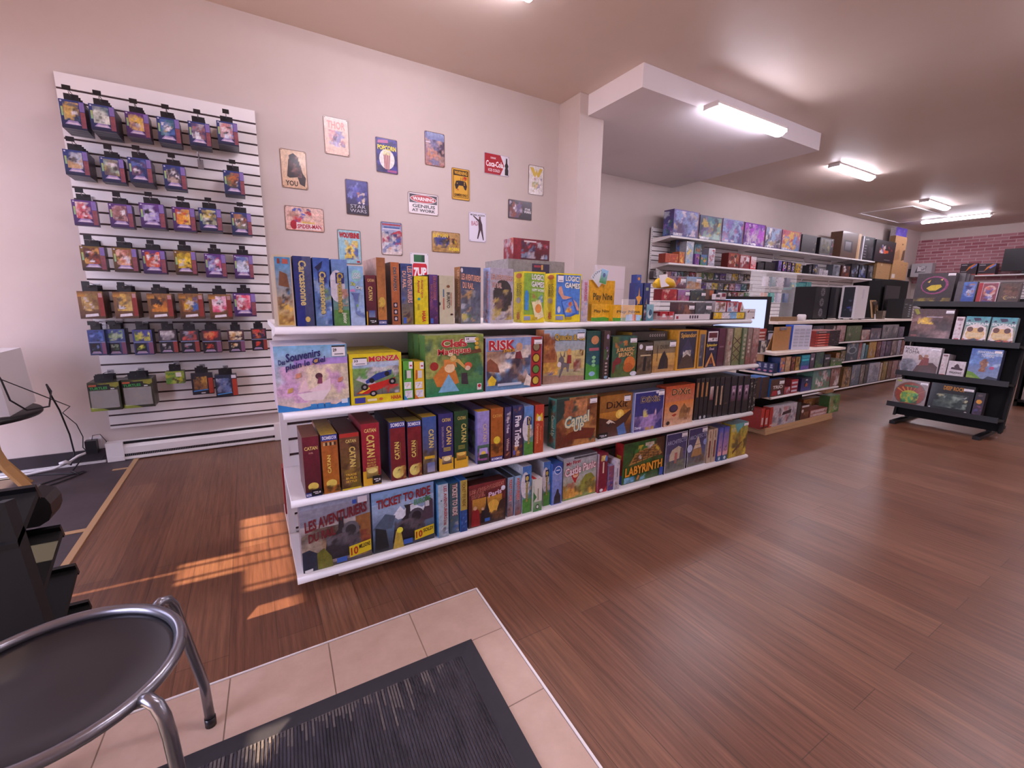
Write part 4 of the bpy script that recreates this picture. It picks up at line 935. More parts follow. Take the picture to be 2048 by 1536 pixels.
A('dark blue card box with an orange star, under a smaller one', 2.020, 2.088, 2.159, 0.231, .05, [g('28387a', '2f4488'), p('e0a040', .2, .2, .4, .5, .15, .62, .45, .66, .55, .9, .62, .66, .9, .62, .68, .48, .8, .2, .52, .38)], '24306a')
A('navy card box with a small star, turned beside the blue one', 2.020, 2.165, 2.226, 0.233, .05, [g('222c60', '2a3670'), r('8a9a70', .3, .8, .7, .88), p('b89858', .35, .35, .5, .6, .65, .35), e('b06a48', .5, .1, .2, .06)], '1c2450')
carton('card_game_box', 'small blue box with an orange star perched on the dark blue one', 'box', .04, .045, .05, (2.127, 2.03, ZT + 0.231 + .002), [g('3a5098', '4a60a8'), e('d8903a', .5, .5, .25, .2)], '2a3a78')
A('little teal box with a white swooping whale', 1.960, 2.108, 2.201, 0.101, .05, [g('4a8a9a', '8ab8c4'), r('1e2a48', 0, 0, .28, 1), n(22, 5, ['c8b8b0', '8ac0d0', 'b06050'], .03, .05, .25, .95, .1), e('c8d8dc', .62, .4, .22, .26), e('3a5a78', .68, .5, .16, .2)], '1e3048')
# acrylic risers and their small boxes at the pillar end of the top shelf
def tray(label, x0, x1, y, z, d, h=.03, m='clear', col='fff'):
    s = MB(); w = x1 - x0
    s.box(0, w, 0, d, 0, .003, m=m); s.box(0, w, 0, .003, 0, h, m=m); s.box(0, .003, 0, d, 0, h * 1.6, m=m); s.box(w - .003, w, 0, d, 0, h * 1.6, m=m)
    return tag(s.build('display_tray', loc=(x0, y, z)), label, 'tray')
def small(label, x0, x1, y, z, h, d, F, side, **kw):
    return rowbox(label, x0, x1, h, y, z, d, F, side, name='card_game_box', **kw)
tray('clear tray with two red boxes at shelf level', 2.228, 2.388, 1.955, ZT + .001, .12)
small('red card box next to the whale box, in the clear tray', 2.264, 2.341, 1.965, ZT + .0055, .052, .1, [r('a8202c'), r('d8c8cc', .3, .3, .75, .5), e('d8d0d0', .5, .6, .2, .12)], '8a1a24')
small('red card box beside the brown one, in the clear tray', 2.346, 2.401, 1.965, ZT + .0055, .052, .1, [r('b02430'), r('d8c8cc', .3, .3, .75, .5)], '8a1a24')
o = empty('counter_display', (2.577, 1.955, ZT + .001), 'low white printed counter tray holding the brown and the slate boxes', 'tray')
s = MB(); w_ = 2.406, 2.762; w_ = w_[1] - w_[0]
s.box(-w_ / 2, w_ / 2, 0, .15, 0, .004, m='whiteplastic'); s.box(-w_ / 2, w_ / 2, 0, .004, 0, .04, m='whiteplastic'); s.build('tray_body', o)
s = MB(); s.art((-w_ / 2, -.0003, .002), (w_, 0, 0), (0, 0, .036), [r('d8d0d4'), r('a82434', .03, .2, .09, .7), *[r('3a2a40', .4 + .07 * k, .25, .44 + .07 * k, .8) for k in range(4)]]); s.build('printed_front', o)
small('brown card box in the white counter tray, price label on its corner', 2.435, 2.602, 1.965, ZT + .006, .11, .07, [g('3a2a2c', '5a444a'), n(31, 9, ['6a5058', '8a5a48', '4a3438'], 0, 0, 1, .9, .25)], '4a383c', sticker=(.62, .6, .95, .86))
small('slate card box in the white counter tray, price label on its corner', 2.607, 2.784, 1.965, ZT + .006, .11, .07, [g('3a3a40', '5a5a60'), n(32, 9, ['6a7078', '4a5058', '8a8a88'], 0, 0, 1, .9, .25)], '44444a', sticker=(.62, .6, .95, .86))
COMIC = ['e8c030', '3a2430', 'd8d4d8', 'c03a3a', '6aa0c8', '8a5a38']
o = small('yellow and light blue strip of small comic boxes in a low tray', 2.791, 3.166, 1.958, ZT + .001, .052, .1, [r('2a1c20'), r('e0b828', .02, .12, .27, .95), r('d8d4d8', .28, .12, .52, .95), r('7ab0d8', .53, .12, .74, .95), r('e0c030', .75, .12, .98, .95), n(33, 10, COMIC, .03, .15, .97, .9, .14)], '3a2a28')
for k, (lb, xa, xb, sd) in enumerate((('brown and yellow comic box standing on the tray strip', 1427, 1449, 34), ('white, blue and red comic box standing on the tray strip', 1451, 1473, 35))):
    a_, b_ = ((2.822, 2.947), (2.959, 3.090))[k]
    small(lb, a_, b_, 1.968, ZT + .055, .075, .08, [r(('d8d0d0', 'c8ccd8')[k]), n(sd, 12, ['8a4a2a', 'd8a838', '5a3020', 'c8c8d0'] if k == 0 else ['b83a40', '5a88b8', 'd8d8e0', '2a2a40'], .08, .04, .92, .92, .26), r('a03038', 0, .9, 1, 1)], ('a8a0a4', 'b0343c')[k])
small('plain white small box at the very pillar end of the top shelf', 3.189, 3.304, 1.962, ZT + .001, .075, .1, [r('dad4d4'), p('7a4a40', .1, .7, .3, .92, .34, .8, .2, .6), r('8a8088', .36, .68, .9, .74), r('6a3a40', .74, .08, .92, .2)], 'd0caca')
tri = MB()
tri.face([(-.03, 0, 0), (.035, 0, 0), (-.015, 0, .07)], 'd8d8d8', 'print'); tri.face([(-.03, .04, 0), (-.015, .04, .07), (.035, .04, 0)], 'd8d8d8', 'print')
tri.face([(.035, 0, 0), (.035, .04, 0), (-.015, .04, .07), (-.015, 0, .07)], 'cfd4d0', 'print'); tri.face([(-.03, 0, 0), (-.015, 0, .07), (-.015, .04, .07), (-.03, .04, 0)], 'b04a48', 'print')
tri.face([(-.03, 0, 0), (-.03, .04, 0), (.035, .04, 0), (.035, 0, 0)], 'd8d8d8', 'print')
tri.art((-.02, -.0002, .004), (.03, 0, 0), (0, 0, .05), [p('4a8a58', .1, .1, .8, .1, .3, .7), e('a84a48', .4, .3, .16, .12)])
tag(tri.build('card_game_box', loc=(3.144, 1.965, ZT + .0555)), 'wedge-shaped white box with green print leaning on the tray strip', 'box')
# middle and upper riser
def riser(label, x0, x1, y, z0, z1, d):
    s = MB(); w = x1 - x0
    s.box(0, w, 0, d, z1 - z0 - .003, z1 - z0, m='clear'); s.box(0, .003, 0, d, 0, z1 - z0 - .003, m='clear'); s.box(w - .003, w, 0, d, 0, z1 - z0 - .003, m='clear')
    return tag(s.build('acrylic_riser', loc=(x0, y, z0)), label, 'riser')
riser('lower clear riser step carrying the red, pink and dark green boxes', 2.375, 2.899, 2.07, ZT + .001, ZT + .128, .13)
zr = ZT + .129
small('red children card box on the lower riser step, just below the yellow bag', 2.394, 2.549, 2.075, zr, .075, .07, [r('a82a30'), n(36, 7, ['d8b8a8', '8a2028', 'e0d0c8', 'c05040'], .05, .05, .95, .95, .24)], '7a1c24')
small('pink card box in the middle of the lower riser step', 2.554, 2.679, 2.075, zr, .073, .07, [g('a04a6a', '9a7ab0'), n(37, 6, ['c88aa0', '7a8a58', 'b0608a'], .05, .0, .95, .5, .24)], '8a4060', sticker=(.6, .5, .98, .86))
small('dark green card box on the lower riser step', 2.685, 2.855, 2.075, zr, .073, .07, [g('2a3438', '3a4a4c'), n(38, 7, ['5a6a60', '8a8a50', '4a4038'], .1, .1, .95, .8, .2)], '262e30', sticker=(.7, .5, .97, .82))
riser('upper clear riser step carrying the small pink and the sandy boxes', 2.496, 2.997, 2.205, ZT + .001, zr + .088, .12)
zr2 = zr + .089
small('small dusky pink box on the upper riser step, behind the yellow bag', 2.674, 2.800, 2.21, zr2, .085, .07, [g('5a2438', '9a8a98'), n(40, 7, ['c05a48', '3a2a60', 'd8c8d0'], 0, .1, 1, .9, .24)], '7a6068', sticker=(.5, .5, .96, .86))
small('sandy box with a blue sky on the upper riser step', 2.805, 2.977, 2.21, zr2, .088, .07, [g('b8906a', '8ab0d0'), n(41, 9, ['c88a58', 'a87a50', 'd8c0a0'], 0, .05, 1, .62, .24)], '8a9ab0', sticker=(.62, .55, .96, .9))
s = MB(); pts = [(-.1, .0, .02), (-.06, .0, .035), (0, 0, .042), (.06, 0, .035), (.105, 0, .018)]
s.tube(pts, [.018, .034, .04, .032, .01], 'yellowbag', 14); bag = s.build('packing_bag', loc=(2.459, 2.11, zr + .078)); tag(bag, 'plump yellow plastic bag with papers lying on the riser boxes', 'bag')
s = MB(); s.obox((-.05, -.035, .05), (.05, .01, .006), (0, .012, .04), (0, .0008, 0), 'whiteplastic'); s.build('paper_slip', bag)
s = MB(); s.obox((-.03, .02, .085), (.035, 0, -.012), (.0, .012, .04), (0, .0008, 0), 'clear'); s.build('plastic_sleeve', bag)
o = empty('dice_box_tray', (3.043, 2.065, ZT + .129), 'dark open tray of little white and maroon boxes behind the comic boxes', 'tray')
s = MB(); s.box(-.1, .1, 0, .1, 0, .012, m='dark'); s.box(-.1, .1, .096, .1, .012, .09, '4a3a34', 'print'); s.build('tray_body', o)
riser('narrow dark stand lifting the tray of little white and maroon boxes', 2.961, 3.166, 2.065, ZT + .001, ZT + .127, .1)
for k, (lb, dx, c1, c2, hh, dy) in enumerate((('white little box in front in the dark tray', -.045, 'd8d0d4', '3a3438', .04, .01), ('maroon and white little box in front in the dark tray', .02, 'c8c0c4', '7a2034', .05, .008), ('dark navy box at the back of the dark tray', .02, '2a2a34', '3a3a48', .075, .055), ('orange and brown box at the back of the dark tray', -.06, '6a5044', 'b0603c', .072, .055))):
    xm = 3.043 + dx
    small(lb, xm - .03, xm + .03, 2.065 + dy, ZT + .142, hh, .03, [r(c1), r(c2, .1, .4, .9, .9, .2)], c1)
# boxes lying behind the front row
o = carton('plain_carton', 'big grey carton standing behind the front row of the top shelf', 'box', .42, .3, .36, (1.563 + .02, 2.36, ZT + .001), [g('76726f', '8a8684')], '6c6866', L=[g('827e7c', '95918f')])
s = MB(); s.box(-.2 + .16, -.2 + .29, -.0016, -.001, .2, .34, '2a2430', 'print')
s.art((-.04, -.0016, .2), (.13, 0, 0), (0, 0, .14), [g('2a2238', '3a3048'), r('a03a4a', .1, .84, .5, .93), r('d0a050', .52, .74, .62, .96), n(43, 4, ['8a5a40', '6a4a48'], .6, .1, .95, .6, .2), r('b0283a', .1, .28, .62, .48), t('GREMLINS', 'dcd4d8', .13, .33, .6, .44)]); s.build('printed_label', o)
carton('board_game_box', 'long red toy box lying on top of the big grey carton', 'box', .27, .12, .13, (1.548 + .03, 2.42, ZT + .363), [g('4a1a24', '7a2030'), n(44, 12, ['6a8ab0', 'b03a48', '3a2a48', 'c8c0cc', '8a9ab8'], .2, .1, .95, .9, .2), r('8a2030', 0, 0, .2, 1, .4), r('d8c8cc', .28, .85, .62, .92)], '8a2430', L=[g('7a2028', '9a3038'), n(45, 5, ['c06a58', 'b0a0a8'], 0, 0, 1, 1, .3)])
carton('plain_carton', 'white cardboard sheet box behind the yellow golf card displays', 'box', .27, .03, .37, (2.264 + .03, 2.46, ZT + .001), [r('d8ccd0'), r('c9bcc2', 0, .55, 1, .56)], 'd0c6c8')

# second level
A = sh(Z2 + .001)
A('pastel paper-boat game box facing out at the window end of the second level', 1.868, 0.072, 0.338, 0.255, .062, [g('e0c4b8', '7ab4dc'), g('d890c4', 'a890d8', .25, .3, 1, .8, .2), n(51, 7, ['d8a8d0', 'c890c8', 'e8c8c8', '9ab0e0', 'e8d8b8'], .0, .12, 1, .7, .3), p('2f80c8', 0, 0, 1, 0, 1, .14, .8, .05, .55, .08, .3, .03, 0, .12, a=.1), p('e8c8d0', .28, .28, .4, .5, .43, .3, a=.1), p('ecd0d8', .43, .3, .74, .48, .74, .3, .62, .22, a=.1), p('e8d8dc', .27, .26, .74, .3, .62, .14, .36, .15, a=.1), e('5a3040', .58, .52, .05, .05), p('8a4060', .55, .4, .62, .4, .62, .5, .57, .5), *[p('d08a70' if k % 2 else 'c8a060', u, v, u + .07, v + .02, u + .08, v + .09, u + .01, v + .07) for k, (u, v) in enumerate(((.14, .28), (.26, .5), (.5, .7), (.84, .4)))],
   t('Souvenirs', '2c2a6a', .15, .79, .62, .92, 0, None, .16), t('Des', '2c2a6a', .05, .72, .14, .8, 0, None, .1), t('plein le Ciel', '2c2a6a', .14, .66, .68, .78, 0, None, .2), *[r('3a88c8', .44 + k * .1, .03, .52 + k * .1, .09) for k in range(3)], r('d0dcec', .88, .06, .97, .13)], 'cfb8c8', T=[r('d8d0dc')],
   copies=['second pastel paper-boat box in the row behind the front one', 'third pastel paper-boat box in the row behind the front one', 'rearmost pastel paper-boat box in its row'], sticker=(.78, .82, .97, .985, '29'))
A('yellow racing car game box facing out', 1.868, 0.341, 0.560, 0.212, .07, [r('e0cc1c', 0, 0, 1, 1, .12), g('6a6468', '7ab04a', .05, .17, .95, .84, .35), g('9ab8d8', 'c8d4e0', .05, .72, .95, .84), p('c8c4c8', .1, .5, .5, .3, .6, .34, .2, .58), n(52, 7, ['4a8a3a', '8a8488', 'd0ccd0'], .06, .5, .94, .74, .14), p('2a4090', .28, .46, .5, .6, .8, .66, .78, .56, .5, .46, .3, .4), e('1a1a20', .4, .46, .05, .05), e('1a1a20', .7, .58, .05, .05), p('c02820', .1, .22, .36, .38, .62, .44, .86, .5, .84, .4, .62, .3, .3, .2), p('e0c030', .14, .23, .34, .34, .36, .3, .2, .22), e('16161a', .26, .34, .07, .065), e('8a888c', .26, .34, .03, .03), e('16161a', .42, .2, .07, .06), e('a8a4a8', .42, .2, .035, .03), e('16161a', .8, .42, .07, .07), e('a8a4a8', .8, .42, .03, .03), n(53, 4, ['d8d0d4', 'b02828'], .6, .18, .94, .36, .1),
   t('MONZA', 'c81e2c', .36, .84, .95, .95, 0, 'e8d8c0', .02), t('HABA', 'b8242c', .76, .05, .97, .13), r('3a3f98', .06, .03, .26, .14), r('e8dcb0', .3, .05, .48, .1), e('c86a30', .56, .08, .04, .03)], 'd0bc1a', T=[r('d8c41c'), r('b89818', 0, .4, 1, .5)],
   copies=['second yellow racing car box in the row behind the front one', 'third yellow racing car box in the row behind the front one', 'rearmost yellow racing car box in its row'], sticker=(.06, .78, .32, .93, '33'))
CARDS = lambda c, d: [r(c, 0, 0, 1, 1, .12), r('e8e4e8', .6, .8, 1, .98), r('b83048', .7, .86, .92, .9), p('2a5a3a' if c[0] != 'e' else 'c05a28', .1, .5, .3, .55, .3, .78, .14, .78), r('d8d4d0', .36, .56, .8, .76), r('e4e0e4', .05, .28, .8, .46), n(54, 5, ['c03048', '4a70b8', 'e0b030', '3a8a50'], .1, .3, .75, .44, .08), r('dcd8e0', .1, .04, .9, .24), n(55, 4, ['c06a80', '5a88c0'], .2, .06, .8, .22, .1), p(d, 0, 0, .4, 0, .2, .08, 0, .14)]
A('narrow green pattern card box between the racing car game and the key game', 1.868, 0.563, 0.609, 0.171, .045, CARDS('5aa83c', '3a88c8'), '4a9034', copies=['second narrow green pattern card box, behind the front one'], name='card_game_box')
A('narrow yellow pattern card box next to the green one', 1.868, 0.612, 0.660, 0.166, .045, CARDS('e2c02c', 'd0702c'), 'c8a826', copies=['second narrow yellow pattern card box, behind the front one'], name='card_game_box')
A('green fairy tale box with red lettering', 1.868, 0.664, 0.957, 0.279, .075, [g('1e7a52', '8a9a48'), n(56, 12, ['3a6a3a', '6a8a3a', '2a5a48', 'a8a858', '1e5a5a'], 0, .3, 1, .96, .3), p('c87a30', .12, .32, .28, .5, .5, .42, .56, .2, .36, .14, .18, .16), p('7ab0d0', .2, .06, .38, .36, .56, .06), e('e8c89a', .4, .46, .09, .08), p('d88a40', .3, .46, .3, .6, .5, .6, .52, .46, .46, .52, .36, .52), e('a03028', .14, .5, .07, .07), p('3a3038', .6, .18, .72, .16, .7, .36, .6, .36), e('c85a38', .72, .48, .07, .06), e('e0c0a8', .71, .44, .05, .04), p('c8a050', .4, .62, .56, .6, .68, .46, .66, .43, .52, .55, .4, .56), e('d8b870', .46, .62, .05, .045), p('6a4028', .62, .66, .96, .7, .94, .76, .62, .72), r('d8d8d4', .88, .05, .96, .16), e('b02838', .92, .12, .03, .03),
   t('Clefs', 'b82430', .26, .8, .7, .93, 0, 'e0d8b0', .02), t('Magiques', 'b82430', .2, .66, .76, .79, 0, 'e0d8b0', .06), *[e('d0a838', .87, .92 - .07 * k, .035, .03) for k in range(3)]], '5a8a48', T=[r('a8b088')],
   copies=['second green fairy tale key box in the row behind the front one', 'rearmost green fairy tale key box in its row'], sticker=(.66, .87, .86, .97, '24'))
A('pirate sea box with big red lettering and a red strip down one edge', 1.868, 0.964, 1.296, 0.257, .075, [g('5a82a8', '8aa0cc'), n(57, 14, ['c8a080', '6a4a3a', 'e0d0c0', '8a6a58', '3a3040', 'b08a6a'], .02, .1, .78, .75, .22), n(58, 4, ['e8dcd4', 'd8c8b8'], .3, .6, .8, .85, .16), p('8a5038', .02, .38, .24, .34, .2, .5, .08, .62, .02, .56), e('c89a78', .58, .82, .06, .08), p('7a3038', .5, .6, .64, .58, .6, .74, .52, .72), r('a82a2c', .79, 0, .985, 1), *[e('5a1a18', .885, .13 + .225 * k, .075, .1) for k in range(4)], *[e(c, .885, .13 + .225 * k, .055, .075) for k, c in enumerate(('c8b040', '5a8a3a', 'c0a838', '8a7a5a'))], p('e0c030', .03, .2, .1, .3, .18, .2, .15, .1, .06, .1), r('c0c8d8', .2, .08, .62, .13), p('e0d4c8', .66, .06, .72, .28, .8, .2, .78, .03),
   t('RISK', 'b81e2c', .05, .77, .5, .96, 0, 'e8d8d4', .0), t('JUNIOR', 'd8a030', .29, .71, .5, .79, 0, '6a2a20')], '8a2428', T=[r('c8b8bc')],
   copies=['second red striped pirate sea box, behind the front one'], sticker=(.84, .86, .985, .96))
A('tan storybook box with a grey donkey and a rider on its front', 1.896, 1.321, 1.605, 0.287, .075, [g('b0a060', '9ab0c8'), g('c8b070', 'd0c080', .3, .25, 1, .6), p('9a7a68', 0, 0, 1, 0, 1, .1, 0, .16), p('a86a40', 0, .2, .3, .2, .32, .5, .2, .8, .1, .95, 0, .95), n(59, 12, ['b03a30', '4a5a98', 'd8a848', '7a4030', 'c88a58'], 0, .16, .34, .4, .12), n(60, 5, ['8a4a28', 'c88a40'], 0, .45, .26, .95, .14), e('6a6468', .42, .42, .07, .08), p('6a6468', .4, .4, .62, .36, .6, .2, .56, .2, .54, .3, .48, .28, .4, .1, .36, .1, .42, .3), e('d8d0d0', .37, .35, .05, .05), p('6a6468', .4, .48, .38, .6, .43, .5), p('6a6468', .46, .5, .5, .62, .5, .48), e('d89a58', .6, .58, .05, .06), p('8a2a2c', .55, .36, .66, .36, .65, .52, .56, .52), n(61, 6, ['7a4a40', 'c8b0a0', '8a3a30'], .72, .2, .9, .44, .1), n(62, 3, ['7a4a28'], .76, .5, .95, .62, .06), t('Quacks & Co', 'c0a048', .24, .78, .98, .92, 0, '5a4a28', -.04)], 'a8643c', L=[g('9a5a38', 'b07048'), n(63, 8, ['d08a40', 'b03a30', '6a3a28'], 0, .1, 1, .95, .3)], T=[r('d0d0c8')], sticker=(.78, .83, .96, .94))
A('green and teal box with a pig-faced ice cream, beside the donkey box', 1.901, 1.615, 1.721, 0.273, .24, [g('3a8a38', '1e4a58'), g('2a5a68', '1e4a40', 0, .3, 1, 1, .4), p('4a9a3a', 0, 0, .8, 0, .75, .24, .3, .3, 0, .36), e('c8885a', .6, .82, .28, .09), r('b05a68', .2, .6, .9, .66), *[e('8ac890', .55, .3 + .08 * k, .14, .035) for k in range(3)], e('8ab0d0', .45, .12, .22, .05)], '2a5a48')
A('dark brown spine with purple letters, before the dinosaur box', 1.876, 1.701, 1.770, 0.276, .24, [g('3a2a28', '4a3634'), r('3a5a30', .1, .4, .5, .62, .4), n(64, 7, ['7a5ab0', '9a70c0', 'c8b8c8'], .4, .4, .9, .7, .12), *[e('b8a8a0', .5, .12 + .07 * k, .2, .02) for k in range(4)], e('b0a0c0', .6, .88, .2, .05), e('8ab0c8', .5, .04, .3, .03)], '30221f')
A('dark green dinosaur game box with tan lettering', 1.890, 1.800, 2.000, 0.240, .08, [g('4a5a28', '2a5a50'), n(65, 8, ['2a4a38', '3a6a50', '5a6a30'], 0, 0, 1, 1, .26), e('c8702c', .74, .32, .24, .18), e('b05a24', .68, .22, .2, .12), p('7a2a2c', .04, .38, .2, .5, .4, .44, .36, .34, .16, .3, .1, .1, .04, .12), n(66, 4, ['8a3a3a', 'c8782c'], .1, .72, .6, .9, .1), t('JURASSIC', 'd8b070', .16, .6, .9, .72, 0, '4a2a18', .03), t('BRUNCH', 'd8b070', .26, .5, .84, .61, 0, '4a2a18', .05), e('c8c8d4', .9, .06, .14, .06)], '244438', sticker=(.7, .84, .97, .96))
A('small dim box with two standing figures, before the sandy duel box', 1.896, 2.014, 2.145, 0.195, .07, [g('6a5438', '4a3f38'), n(67, 7, ['8a7450', '3a3028', '5a4a38'], 0, 0, 1, .9, .3), p('1e1a1c', .4, .1, .6, .1, .62, .5, .52, .62, .42, .5), r('c8b890', .2, .58, .9, .62), e('d0d0d8', .2, .88, .12, .08)], '2a2422', sticker=(.5, .76, .97, .92))
A('sandy box with two dark warriors seen from behind', 1.910, 2.163, 2.375, 0.201, .07, [g('a87a40', '6a6a5a'), g('b88a48', 'c8a058', 0, .2, 1, .6), p('2a2226', .25, .1, .6, .1, .66, .3, .56, .6, .5, .68, .42, .6, .32, .4), p('3a2c2a', .5, .1, .7, .1, .68, .4, .6, .55), r('3a322c', .18, .36, .2, .86), t('DUEL', '4a4438', .3, .74, .7, .86)], '4a3a28', sticker=(.7, .8, .98, .97))
o = carton('board_game_box', 'long flat brown box lying across the two small dim boxes', 'box', (lambda a, b: b - a)(2.031, 2.351), .14, .052, (2.176, 1.95, Z2 + .003 + 0.201), [g('2a2420', '3a322c'), *[e('a8a09c', .5 + .065 * k, .55, .022, .17) for k in range(7)], *[e('2a2420', .5 + .065 * k, .55, .01, .08) for k in range(7)]], '3a302a', L=[g('8a6a28', 'a8842c')])
A('dark blue gem merchant box with a golden frame', 1.902, 2.358, 2.581, 0.263, .24, [r('c8902c', 0, 0, 1, 1, .1), g('2a2428', '2c3048', .08, .04, .92, .97, .25), p('3a3a58', .15, .4, .5, .8, .85, .4), n(68, 6, ['c8c0b8', '8a7a70', 'd8d0c8'], .3, .3, .7, .5, .14), p('4a3a30', .1, .06, .9, .06, .76, .3, .5, .4, .26, .3), t('Splendor', 'd0a048', .14, .78, .9, .93)], 'b8802a', L=[g('b8842a', 'c89030')], T=[r('a87c38')])
A('slim golden spine with a slate panel, beside the gem merchant box', 1.899, 2.588, 2.662, 0.258, .24, [r('c08a30', 0, 0, 1, 1, .1), g('3a3a48', '5a5a68', .16, .05, .84, .9, .3), n(69, 4, ['8a8a90', '2a2a30'], .2, .2, .8, .8, .14)], 'a87828')
A('navy gem duel box with golden triangles and a small maroon window', 1.910, 2.682, 2.809, 0.248, .12, [g('1e1a3a', '2a2440'), r('d8d0d4', .1, .72, .96, 1), r('5a1a24', .16, .82, .9, .96), n(70, 4, ['2a2a30'], .14, .73, .92, .81, .06), t('Splendor', 'd8b838', .02, .56, .96, .66), t('Duel', 'c8b0c0', .3, .48, .7, .55), p('c88a48', .02, .02, .5, .42, .98, .02, .8, .02, .5, .3, .2, .02), p('8a4a30', .36, .1, .5, .24, .64, .1)], '28203a')
for lb, m_, F, sd in (
        ('dusky purple box beside the navy gem duel box', (1.908, 2.811, 2.895, 0.266), [g('4a2030', '5a2a40'), r('7a5a68', .2, .5, .8, .54)], '4a2236'),
        ('beige patterned spine beside the dusky purple box', (1.899, 2.886, 2.959, 0.265), [g('8a7a68', 'a08a80'), n(71, 9, ['b0a090', '6a5048', 'c8b8a8', '8a4a40'], 0, 0, 1, 1, .3)], '7a6a5c'),
        ('olive spine with a dark diamond lattice', (1.893, 2.956, 3.049, 0.268), [g('6a7048', 'a09868'), *[p('4a2a24', 0, .1 + .22 * k, 1, .3 + .22 * k, 1, .33 + .22 * k, 0, .13 + .22 * k, a=0) for k in range(3)], *[p('4a2a24', 0, .3 + .22 * k, 1, .1 + .22 * k, 1, .13 + .22 * k, 0, .33 + .22 * k, a=0) for k in range(3)]], '5a5c40'),
        ('muted green spine with a column of pale rings', (1.882, 3.037, 3.101, 0.267), [g('5a6a48', '7a8868'), *[e('b0a890', .5, .2 + .12 * k, .26, .04) for k in range(6)]], '4a583c'),
        ('dull rose spine between the ringed green and the spotted red spines', (1.879, 3.101, 3.162, 0.269), [g('7a5048', '8a7a70'), *[e('c0b0a0', .5, .35 + .1 * k, .22, .04) for k in range(4)], n(72, 4, ['9a5a50'], 0, 0, 1, .3, .2)], '6a4a44'),
        ('spotted pale red spine at the pillar end of the second level', (1.878, 3.166, 3.249, 0.264), [g('7a4a48', 'a88880'), n(73, 12, ['c0a8a0', '8a3a34', '6a4a50', 'b08a80'], 0, 0, 1, 1, .2)], '8a6a64')):
    A(lb, *m_, .28, F, sd)

# third level
A = sh(Z3 + .001)
SUN = lambda c: [e('d8c058', .5, .17, .33, .065), n(74, 6, ['2a1a14', '4a3018', c], .02, .02, .98, .14, .2)]
A('short dark red box at the window end, black tag at its foot', 1.868, 0.145, 0.210, 0.254, .20, [g('4a1820', '6e2030'), *SUN('5a2a18'), t('CATAN', 'dcc070', .1, .78, .9, .84), t('DUEL', 'c08a80', .35, .72, .62, .745), r('28347a', 0, 0, 1, .075), t('KOS', 'e4e4f0', .04, .015, .34, .055)], '4a1820', T=[r('7a4a38')], tagged=(.36, .02, 1.0, .12))
A('orange box with upside down blue maker band on top', 1.868, 0.214, 0.281, 0.253, .27, [g('a8661e', 'a85a28'), *SUN('6a4a18'), r('2a3a8c', 0, .9, 1, 1), t('KOSMOS', 'e4e4f0', .08, .92, .92, .98, 180), *[r(('3a2a20' if k % 2 else 'c8a878'), .12 + .13 * k, .82, .24 + .13 * k, .875) for k in range(6)], t('CATAN', 'e0c860', .3, .35, .52, .66, 90)], '8a4a22', T=[g('c8a838', '5a3018')])
A('brown landscape box with three gold words at its foot', 1.868, 0.285, 0.367, 0.248, .27, [g('6a5a18', '6a4030'), n(75, 12, ['8a6a38', '5a3a20', '4a2c20', '9a7a30', '7a5848'], 0, 0, 1, .9, .3), r('b03028', 0, .93, 1, 1), t('CATAN', 'd8c070', .3, .83, .84, .89), t('CATAN', 'dcc468', .46, .4, .78, .76, -90), *[t(w, 'd8b040', .22, .245 - .06 * k, .78, .285 - .06 * k) for k, w in enumerate(('TRADE', 'BUILD', 'SETTLE'))], r('c8b030', 0, 0, 1, .03)], '5a2420', T=[r('4a2220')])
A('bright red box with yellow foot and black tag', 1.868, 0.373, 0.453, 0.278, .27, [g('8a1c2a', '9a2232'), p('d8a828', 0, 0, 1, 0, 1, .14, .16, .24, 0, .24, a=.1), t('CATAN', 'dcc070', .16, .86, .82, .92), t('CATAN', 'dcc468', .26, .46, .7, .82, -90), *[t(w, 'c8a050', .24, .40 - .045 * k, .74, .43 - .045 * k) for k, w in enumerate(('TRADE', 'BUILD', 'SETTLE'))], g('5a4a20', 'c8a858', .18, .12, .84, .3), e('d8c878', .52, .24, .28, .04)], '7a1a26', T=[r('8a3a38')], tagged=(.5, .02, 1.0, .15))
for i, m_ in enumerate(((1.868, 0.494, 0.566, 0.270), (1.868, 0.572, 0.640, 0.264))):
    A(('first of the two matching crimson boxes, next to the gap after the bright red one', 'second of the two matching crimson boxes, touching the blue and brown one')[i], *m_, .27, [g('6a1c20', '7a2028'), *[('e', 'd8cc70', .45, .13, .36, .1, .2)], n(76, 5, ['a8803a', '5a2a18', 'c8a050'], .4, .02, .98, .24, .2), r('2a3a8c', 0, .9, 1, 1), t('KOSMOS', 'e4e4f0', .06, .92, .94, .985, 180), t('CATAN', 'd8c468', .26, .36, .58, .66, 90), r('b08a50', .64, .37, .66, .65)], '3a3a5a', T=[r('8a7a30', 0, 0, 1, .3), r('3a2420', 0, .3, 1, 1)])
A('blue topped box with a brown hill scene, beside the crimson pair', 1.868, 0.642, 0.713, 0.275, .27, [g('5a4a38', '3a5a9c'), n(77, 8, ['6a5a40', '8a7a50', '4a3a2c'], 0, .06, 1, .46, .3), g('9a98b0', '5a6aa0', .3, .03, .85, .2), t('CATAN', 'd0bc70', .44, .46, .8, .78, -90), r('d0a828', .1, .27, .85, .32, .5)], '5a4418', T=[r('c8a430', 0, 0, 1, .25), r('3a3a40', 0, .25, 1, 1)])
